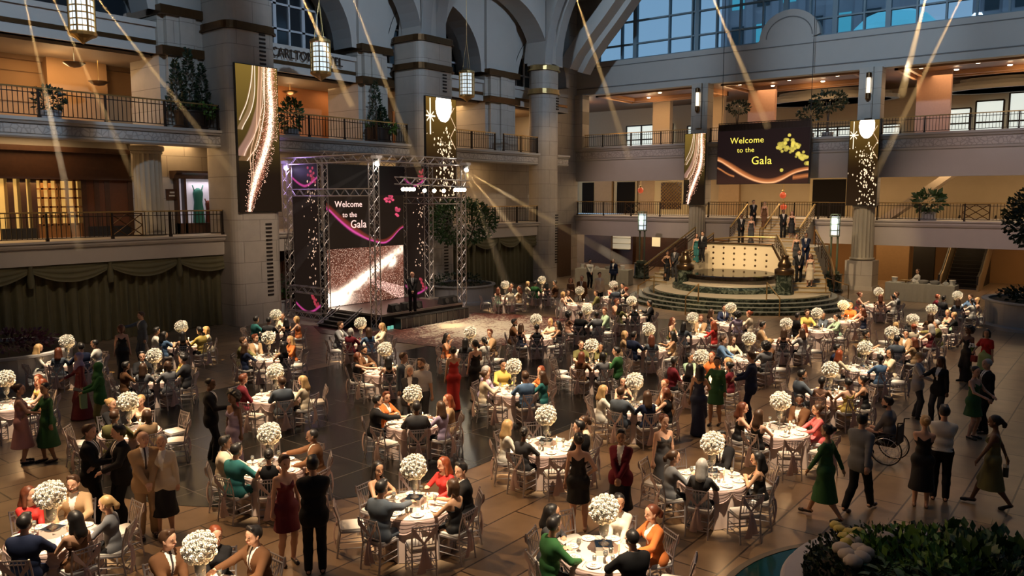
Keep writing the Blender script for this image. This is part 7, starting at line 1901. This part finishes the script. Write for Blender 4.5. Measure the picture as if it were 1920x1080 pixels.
for px, py, code, fc, lb, fn in (
 (1413, 377, 'M suit black - short black t t2', 10, 'man in black suit at the top of the staircase', 48.9), (1434, 382, 'F gown brown - bun brown p t1', 350, 'woman in brown patterned gown at the top of the staircase', 48.9),
 (1390, 409, 'M suit black - short black d t2', 5, 'man in tuxedo on the left of the stair landing', 45.6), (1409, 412, 'F gown charcoal - bun brown p t1', 0, 'woman in dark strapless gown on the stair landing', 45.6),
 (1469, 403, 'M suit black - crop black d t2', 5, 'man in tuxedo on the upper flight at right', 47.9), (1485, 406, 'F dress black - long auburn p t1', 355, 'red-haired woman in black dress on the upper flight', 47.9),
 (1494, 442, 'F gown charcoal - bun brown p t1', 0, 'woman in grey gown on the right flight beside the man in blue', sidef), (1512, 440, 'M suit navy - short brown t t2', 350, 'man in blue tuxedo on the right flight', sidef),
 (1499, 472, 'M suit black - bearded brown p t2', 5, 'bearded man in black suit low on the right flight', sidef), (1520, 479, 'F dress cream - long auburn p t1', 355, 'woman in cream dress low on the right flight', sidef),
 (1306, 441, 'F gown teal - bob brown p t1', 20, 'woman in teal gown high on the left flight', sidef), (1318, 437, 'M suit black - short brown p t1', 330, 'man in black suit high on the left flight', sidef),
 (1251, 473, 'F gown black - bun black t t6', 20, 'woman in black gown low on the left flight', sidef), (1266, 467, 'M suit charcoal - short brown d t2', 340, 'man in dark tuxedo low on the left flight', sidef)):
    stand_person(px, py, code, fc, lb, solve=fn)
# the presenter on the stage, the bar staff
for px, py, code, fc, lb, Y_ in ((773, 513, 'M suit black - bald black p t2', 0, 'bald presenter in black suit on the stage', None), (1106, 489, 'M shirt white - short black p t2', 20, 'bartender in white shirt behind the left refreshment table', 1), (1151, 488, 'M cardi navy black short brown p t1', 340, 'attendant in navy behind the left refreshment table', 1), (1721, 508, 'F blouse white black bun brown p t9', 300, 'attendant in white shirt behind the right refreshment table', 1)):
    if Y_ is None:
        stand_person(px, py, code, fc, lb, base=.6)
    else: stand_person(px, py, code, fc, lb)
# ---------------------------------------------------------------- things people carry
def at_local(o, v): 
    a = o.rotation_euler.z; s = o.scale[0]; return Vector((o.location.x + s * (v[0] * math.cos(a) - v[1] * math.sin(a)), o.location.y + s * (v[0] * math.sin(a) + v[1] * math.cos(a)), o.location.z + s * v[2]))
def held(lbl, q, v=(0, .09, 0)):
    o, S = HELD[lbl]; return at_local(o, tuple(S['wr' + q] + A3(*v))), o.rotation_euler.z
p, a = held('woman in long burgundy dress and pale headscarf, green shopping bag beside', 'L', (0, 0, -.52))
t = thing('shopping_bag', 'pale green shopping bag beside the woman in burgundy dress', 'bag', p, a)
m = MB(); m.prism([(-.17, 0), (.17, 0), (.19, .38), (-.19, .38)], lambda u, v, s: (u, .14 * (s - .5), v)); m.obj('bag_body', mat('mint_paper', (.35, .5, .25), .6), t)
m = MB(); m.path([(-.08, .02, .38), (-.06, .02, .52), (.06, .02, .52), (.08, .02, .38)], .006, 5); m.obj('handle', BLACK, t)
p, a = held('woman in green headscarf holding dark tablet', 'R', (-.1, .1, .02))
m = MB(); m.box(-.16, .16, -.11, .11, 0, .012); o = m.obj('tablet', BLACK, None, loc=p); o.rotation_euler = (.35, 0, a); tag(o, 'dark tablet held by the woman in green headscarf', 'tablet')
p, a = held('man in black coat holding a paper cup', 'R', (0, .085, -.02))
t = thing('paper_cup', 'white paper cup held by the man in black coat', 'cup', p, a); m = MB(); m.lathe([(.028, -.04), (.038, .06)], 14); m.obj('cup', WHITE, t, True); m = MB(); m.lathe([(.04, .06), (.04, .072), (.03, .078), (.001, .078)], 14); m.obj('lid', WHITE, t)
p, a = held('woman in pink dress with phone standing at the left edge', 'R', (-.04, .1, .02)); m = MB(); m.box(-.035, .035, -.005, .005, -.02, .12); o = m.obj('phone', BLACK, None, loc=p); o.rotation_euler = (-.6, 0, a); tag(o, 'dark phone held by the woman in pink dress', 'phone')
p, a = held('woman in olive dress with handbag walking at right edge', 'R', (0, 0, -.34))
t = thing('handbag', 'small dark quilted handbag of the woman in olive dress', 'bag', p, a); m = MB(); m.prism(rounded(.12, .045, .03, 3), lambda u, v, s: (u, v, .17 * s)); m.obj('bag_body', mat('dark_leather', (.05, .045, .03), .4), t); m = MB(); m.path([(-.1, 0, .17), (-.06, 0, .36), (.06, 0, .36), (.1, 0, .17)], .006, 5); m.obj('strap', BRASS, t)
p, a = held('woman in long black gown with curly hair and glass', 'L', (0, 0, -.2))
t = thing('handbag', 'small red handbag between the two women at the right', 'bag', p, a); m = MB(); m.prism(rounded(.13, .05, .03, 3), lambda u, v, s: (u, v, .19 * s)); m.obj('bag_body', mat('red_leather', (.25, .015, .02), .4), t); m = MB(); m.path([(-.08, 0, .19), (-.04, 0, .3), (.04, 0, .3), (.08, 0, .19)], .007, 5); m.obj('handle', mat('red_leather', (0, 0, 0)), t)
p, a = held('woman in red top and long lime skirt holding white flowers', 'R', (.02, .06, .06))
t = thing('bouquet', 'white flower bouquet held by the woman in lime skirt', 'bouquet', p, a); m = MB()
for i in range(16): m.sphere((rng.uniform(-.09, .09), rng.uniform(-.07, .07), rng.uniform(.04, .15)), .03, 6, 4)
m.obj('blooms', ROSE, t); m = MB(); m.lathe([(.015, -.1), (.03, 0), (.08, .06)], 8); m.obj('stems', LEAF2, t)
# wheelchair and its user
pw = atz(1668, 757, 1.22); rz = face_rz(pw, 255)
o, S = person((pw.x, pw.y, .03), rz, 'M', 'wh', 'shirt', 'grey', 'bearded', 'black', 'p', uniq('bearded man in grey shirt seated in a wheelchair'), 'black')
t = thing('wheelchair', 'wheelchair with silver hand rims at the right of the tables', 'wheelchair', (pw.x, pw.y, 0), rz)
for s, w in ((-1, 'left'), (1, 'right')):
    wh = MB(); R = .30; seg = 28
    for k in range(seg):
        a0, a1 = 2 * PI * k / seg, 2 * PI * (k + 1) / seg; wh.tube((s * .27, -.05 + R * math.cos(a0), .30 + R * math.sin(a0)), (s * .27, -.05 + R * math.cos(a1), .30 + R * math.sin(a1)), .014, 6)
    w_ = wh.obj('wheel', BLACK, t)
    sp_ = MB()
    for k in range(14):
        a0 = 2 * PI * k / 14; sp_.tube((s * .27, -.05, .30), (s * .27, -.05 + R * math.cos(a0), .30 + R * math.sin(a0)), .003, 4)
    for k in range(seg):
        a0, a1 = 2 * PI * k / seg, 2 * PI * (k + 1) / seg; sp_.tube((s * .30, -.05 + .26 * math.cos(a0), .30 + .26 * math.sin(a0)), (s * .30, -.05 + .26 * math.cos(a1), .30 + .26 * math.sin(a1)), .008, 5)
    sp_.obj('hand_rim', SILVER, w_)
    m = MB(); m.lathe([(.07, -.015), (.075, 0), (.07, .015)], 14); c_ = m.obj('caster', BLACK, t); c_.location = (s * .2, .38, .075); c_.rotation_euler = (0, PI / 2, 0)
    m = MB(); m.path([(s * .23, -.22, .40), (s * .23, -.24, .9), (s * .23, -.34, .92)], .013, 6); m.path([(s * .23, -.22, .42), (s * .23, .22, .42), (s * .2, .38, .15)], .013, 6); m.path([(s * .25, -.2, .64), (s * .25, .1, .64), (s * .25, .14, .42)], .014, 6); m.obj('frame', DKMET, t)
m = MB(); m.box(-.22, .22, -.2, .22, .37, .41); m.obj('seat', BLACK, t); m = MB(); m.box(-.22, .22, -.25, -.22, .42, .82); m.obj('backrest', BLACK, t); m = MB(); m.box(-.18, .18, .42, .56, .1, .12); m.obj('footrest', DKMET, t)

# ---------------------------------------------------------------- foreground planter, rocks and pool

PX, PY, PR = -1.42, 10.62, 2.1
WATER = mat('teal_pool_water', (.006, .05, .055), .12, noise=.5, nscale=3)
m = MB(); m.lathe([(2.85, .012), (.01, .013)], 64, (PX, PY, 0)); tag(m.obj('pool_water', WATER), 'dark teal pool ring around the foreground planter', 'pool')
m = MB(); m.lathe([(2.85, 0), (2.95, 0), (2.95, .02), (2.85, .02)], 64, (PX, PY, 0), cap=False); struct(m.obj('trim_6', mat('pool_edge', (.12, .10, .08), .5)))
t = thing('foreground_planter', 'wide round pale stone planter filled with foliage at the bottom right', 'planter', (PX, PY, 0))
m = MB(); m.lathe([(PR - .08, 0), (PR - .08, .36), (PR, .42), (PR, .52), (PR - .03, .55), (PR - .06, .56), (PR - .06, .60), (PR - .28, .62), (PR - .30, .5)], 72); m.obj('stone_rim', mat('lilac_stone', (.30, .29, .33), .5, noise=.1, nscale=4), t)
m = MB(); m.lathe([(PR - .28, .56), (1.2, .66), (.01, .7)], 48); m.obj('soil', SOIL, t)
def mound(r0, r1, a0, a1, z0, z1):
    def f(r, n):
        a = r.uniform(a0, a1, n); q = np.sqrt(r.uniform(r0 ** 2, r1 ** 2, n)); z = r.uniform(z0, z1, n); P = np.stack([q * np.cos(a), q * np.sin(a), z], 1)
        D = np.stack([np.cos(a) * .5, np.sin(a) * .5, np.full(n, .8)], 1) + r.normal(0, .3, (n, 3)); return P, D
    return f
cl = []
for i, (fn, n, sz, mi) in enumerate(((mound(0, 1.78, 0, 6.28, .6, .78), 1800, .12, 1), (mound(1.3, 1.82, 1.2, 4.2, .6, .8), 1500, .06, 1), (mound(.5, 1.6, .4, 1.9, .65, .95), 500, .2, 0), (mound(.2, 1.5, 1.4, 3.0, .65, .85), 600, .15, 2), (mound(.3, 1.6, 0, 1.2, .65, 1.0), 1500, .07, 1))):
    v, f = leaf_cloud(n, fn, sz, seed=40 + i); cl.append((v, f, mi))
foliage('ground_leaves', cl, [LEAF, LEAFD, LEAF2], t)
# fern fronds
fm = MB(); rf = np.random.default_rng(8)
for i in range(90):
    a = rf.uniform(0, 6.28); q = rf.uniform(.2, 1.5); b0 = Vector((q * math.cos(a), q * math.sin(a), .72)); da = rf.uniform(0, 6.28); L = rf.uniform(.4, .62); d = Vector((math.cos(da), math.sin(da), 0)); sd = Vector((-d.y, d.x, 0))
    for k in range(14):
        f = k / 13; c = b0 + d * L * f + Vector((0, 0, .22 * f - .26 * f * f)); w = .11 * (1 - f) ** .7 + .008
        for s in (-1, 1): fm.add([c, c + d * .012 + sd * s * w * .5 + Vector((0, 0, .006)), c + d * .02 + sd * s * w, c + d * .022 + sd * s * w * .4], [(0, 1, 2, 3)])
fm.obj('ferns', LEAF2, t)
# broad lance leaves
fm = MB()
for i in range(60):
    a = rf.uniform(0, 6.28); q = rf.uniform(.1, 1.5); b0 = Vector((q * math.cos(a), q * math.sin(a), .7)); da = rf.uniform(0, 6.28); L = rf.uniform(.22, .36); d = Vector((math.cos(da), math.sin(da), 0)); sd = Vector((-d.y, d.x, 0)); vs = []
    for k in range(6):
        f = k / 5; c = b0 + d * L * f + Vector((0, 0, .30 * f - .22 * f * f)); w = .05 * math.sin(PI * min(1, f * .9 + .1)); vs += [c - sd * w, c + Vector((0, 0, -.01)), c + sd * w]
    fm.add(vs, [(k * 3 + j, k * 3 + j + 1, k * 3 + j + 4, k * 3 + j + 3) for k in range(5) for j in (0, 1)])
fm.obj('broad_leaves', LEAF, t)
# boulders and yellow squash-like stones
STN = mat('pale_boulder', (.40, .34, .29), .7, noise=.3, nscale=6); YST = mat('yellow_stone', (.42, .33, .06), .5, noise=.2)
def blob(r, seed):
    bm = bmesh.new(); bmesh.ops.create_icosphere(bm, subdivisions=2, radius=r); q = np.random.default_rng(seed)
    for v in bm.verts: v.co *= 1 + q.uniform(-.08, .08); v.co.z *= .65
    me = bpy.data.meshes.new('rock'); bm.to_mesh(me); bm.free(); me.polygons.foreach_set('use_smooth', [True] * len(me.polygons)); return me
rocks = [(1575, 992, 0), (1592, 998, 0), (1608, 996, 0), (1583, 1006, 0), (1600, 1008, 0), (1567, 985, 0), (1588, 1017, 0)] + [(1578, 1028, 1), (1600, 1014, 1), (1612, 1030, 1), (1622, 1036, 1), (1590, 1040, 1), (1600, 1052, 1), (1614, 1045, 1), (1660, 1008, 1), (1896, 1068, 1)]
nm = ['first', 'second', 'third', 'fourth', 'fifth', 'sixth', 'seventh', 'eighth', 'ninth']
cnt = [0, 0]
for px, py, k in rocks:
    p = atz(px, py, .82); me = blob(.125 if k else .09, px); me.materials.append(STN if k else YST); o = link('garden_stone', me, None, p, px); cnt[k] += 1
    tag(o, ('pale boulder' if k else 'yellow stone') + ' in the foreground planter, %s from the left rim among its colour' % nm[cnt[k] - 1], 'stone', 'pale boulders in the planter' if k else 'yellow stones in the planter')

# ================================================================ hall fill: unseen spots added high above the floor
for x, y, tx, ty, pw_ in ((-22, 4, -12, 9, 6500), (-24, 14, -14, 14, 5200), (-5, 26, -9, 15, 5200), (-20, 38, -16, 27, 4800), (-8, 42, -9, 30, 3800), (-26, 8, -7, 9, 4200)):
    spot('hall_fill', (x, y, 17.5), (tx, ty, 0), pw_, (1, .60, .28), 46, .9, .12)
# added unseen fill spots: cool on the vaults, warm on the pillars, lilac on the far balconies
for tx, ty, tz, pw_ in ((-31, 12, 12.5, 8500), (-31, 26, 14, 7000), (-31, 38, 14, 5200)): spot('vault_fill', (-12, ty - 6, 18), (tx, ty, tz), pw_, (.55, .75, 1.0), 40, .9, .4)
for tx, pw_ in ((-27, 5000), (-14, 6500), (-4, 5000)): spot('beam_fill', (tx + 3, 30, 19), (tx, 50, 14.5), pw_, (.55, .76, 1.0), 38, .9, .4)
for tx, ty, tz, pw_ in ((-29.6, 20, 5.5, 2600), (-29.6, 31, 7, 2200), (-30, 42, 7, 2600), (-30.5, 13, 4.5, 1800), (-30.5, 37, 4.5, 1500)): spot('pillar_fill', (-18, ty - 4, 15), (tx, ty, tz), pw_, (1, .74, .48), 30, .9, .3)
for tx, pw_ in ((-28, 3400), (-18, 2400), (-7, 3400)): spot('balcony_fill', (tx + 2, 34, 14), (tx, 50, 5.2), pw_, (1, .72, .66), 36, .9, .3)
# the prototypes were only patterns for the copies
def drop(o):
    for ch in KIDS.get(o.name, ()): drop(ch)
    bpy.data.objects.remove(o)
for o in PROTO:
    drop(o)
# ================================================================ haze cones shaped as light beams; the roof rays have added spots
HZ = bpy.data.materials['haze']; HZ.node_tree.nodes['Volume Scatter'].inputs['Density'].default_value = .22
def beam(a, b, r0, r1, pw, col, label):
    a, b = Vector(a), Vector(b); m = MB(); m.tube(a, b, r0, 10, r1); o = m.obj('light_haze', HZ); tag(o, label, 'haze', 'haze beams', 'stuff')
    half = math.degrees(math.atan(r1 / (b - a).length)); spot('beam_light', a - (b - a).normalized() * .3, b, pw, col, max(1.2, half * 2.3), .5, .02)
GOLD = (1, .62, .24)
mid, rgt, lft = Vector((-24.3, 21.9, 6.75)), Vector((-24.3, 27.3, 6.65)), Vector((-30.1, 21.75, 6.7))
nB = 0
for a, b_, lb in ((mid, (-25.8, 17.5, 1.5), 'golden haze beam slanting left from the middle truss light'), (mid, (-25.0, 16.0, 4.0), 'golden haze beam fanning far left from the middle truss light'), (mid, (-23.2, 19.5, .8), 'golden haze beam falling nearly straight from the middle truss light'),
    (rgt, (-20.5, 30.5, .6), 'golden haze beam slanting right from the right truss light'), (rgt, (-19.0, 33.0, 2.2), 'golden haze beam reaching far right from the right truss light'), (rgt, (-22.5, 28.5, .6), 'golden haze beam falling right below the right truss light'),
    (lft, (-28.6, 19.0, .6), 'violet haze beam from the left truss light')):
    beam(a, b_, .04, .26, 30000, (.75, .6, 1) if a is lft else GOLD, lb)
for px, py, qx, qy, lb in ((560, -20, 660, 200, 'golden ray shaped in added haze beside the middle lantern'), (1330, -20, 1440, 240, 'golden ray shaped in added haze toward the hanging sign'), (1740, -20, 1690, 180, 'short golden ray shaped in added haze right of the far pier lamp'), (42, -20, 150, 470, 'leftmost golden ray shaped in added haze'), (92, -20, 290, 420, 'second golden ray shaped in added haze at left'), (170, -20, 440, 330, 'third golden ray shaped in added haze at left'), (655, -20, 790, 330, 'golden ray shaped in added haze left of the second pillar'), (1075, -20, 1180, 300, 'golden ray shaped in added haze over the far galleries at left'), (1810, -20, 1640, 330, 'golden ray shaped in added haze over the far pier at right')):
    a, b_ = atz(px, 200, 0), None
    A = EYEP = Vector((0, 0, EYE_H)) + ray(px, py).normalized() * 24; B = Vector((0, 0, EYE_H)) + ray(qx, qy).normalized() * 26
    beam(A, B, .04, .12, 26000, GOLD, lb)  # ray given the shape of haze, with an added unseen spot above it
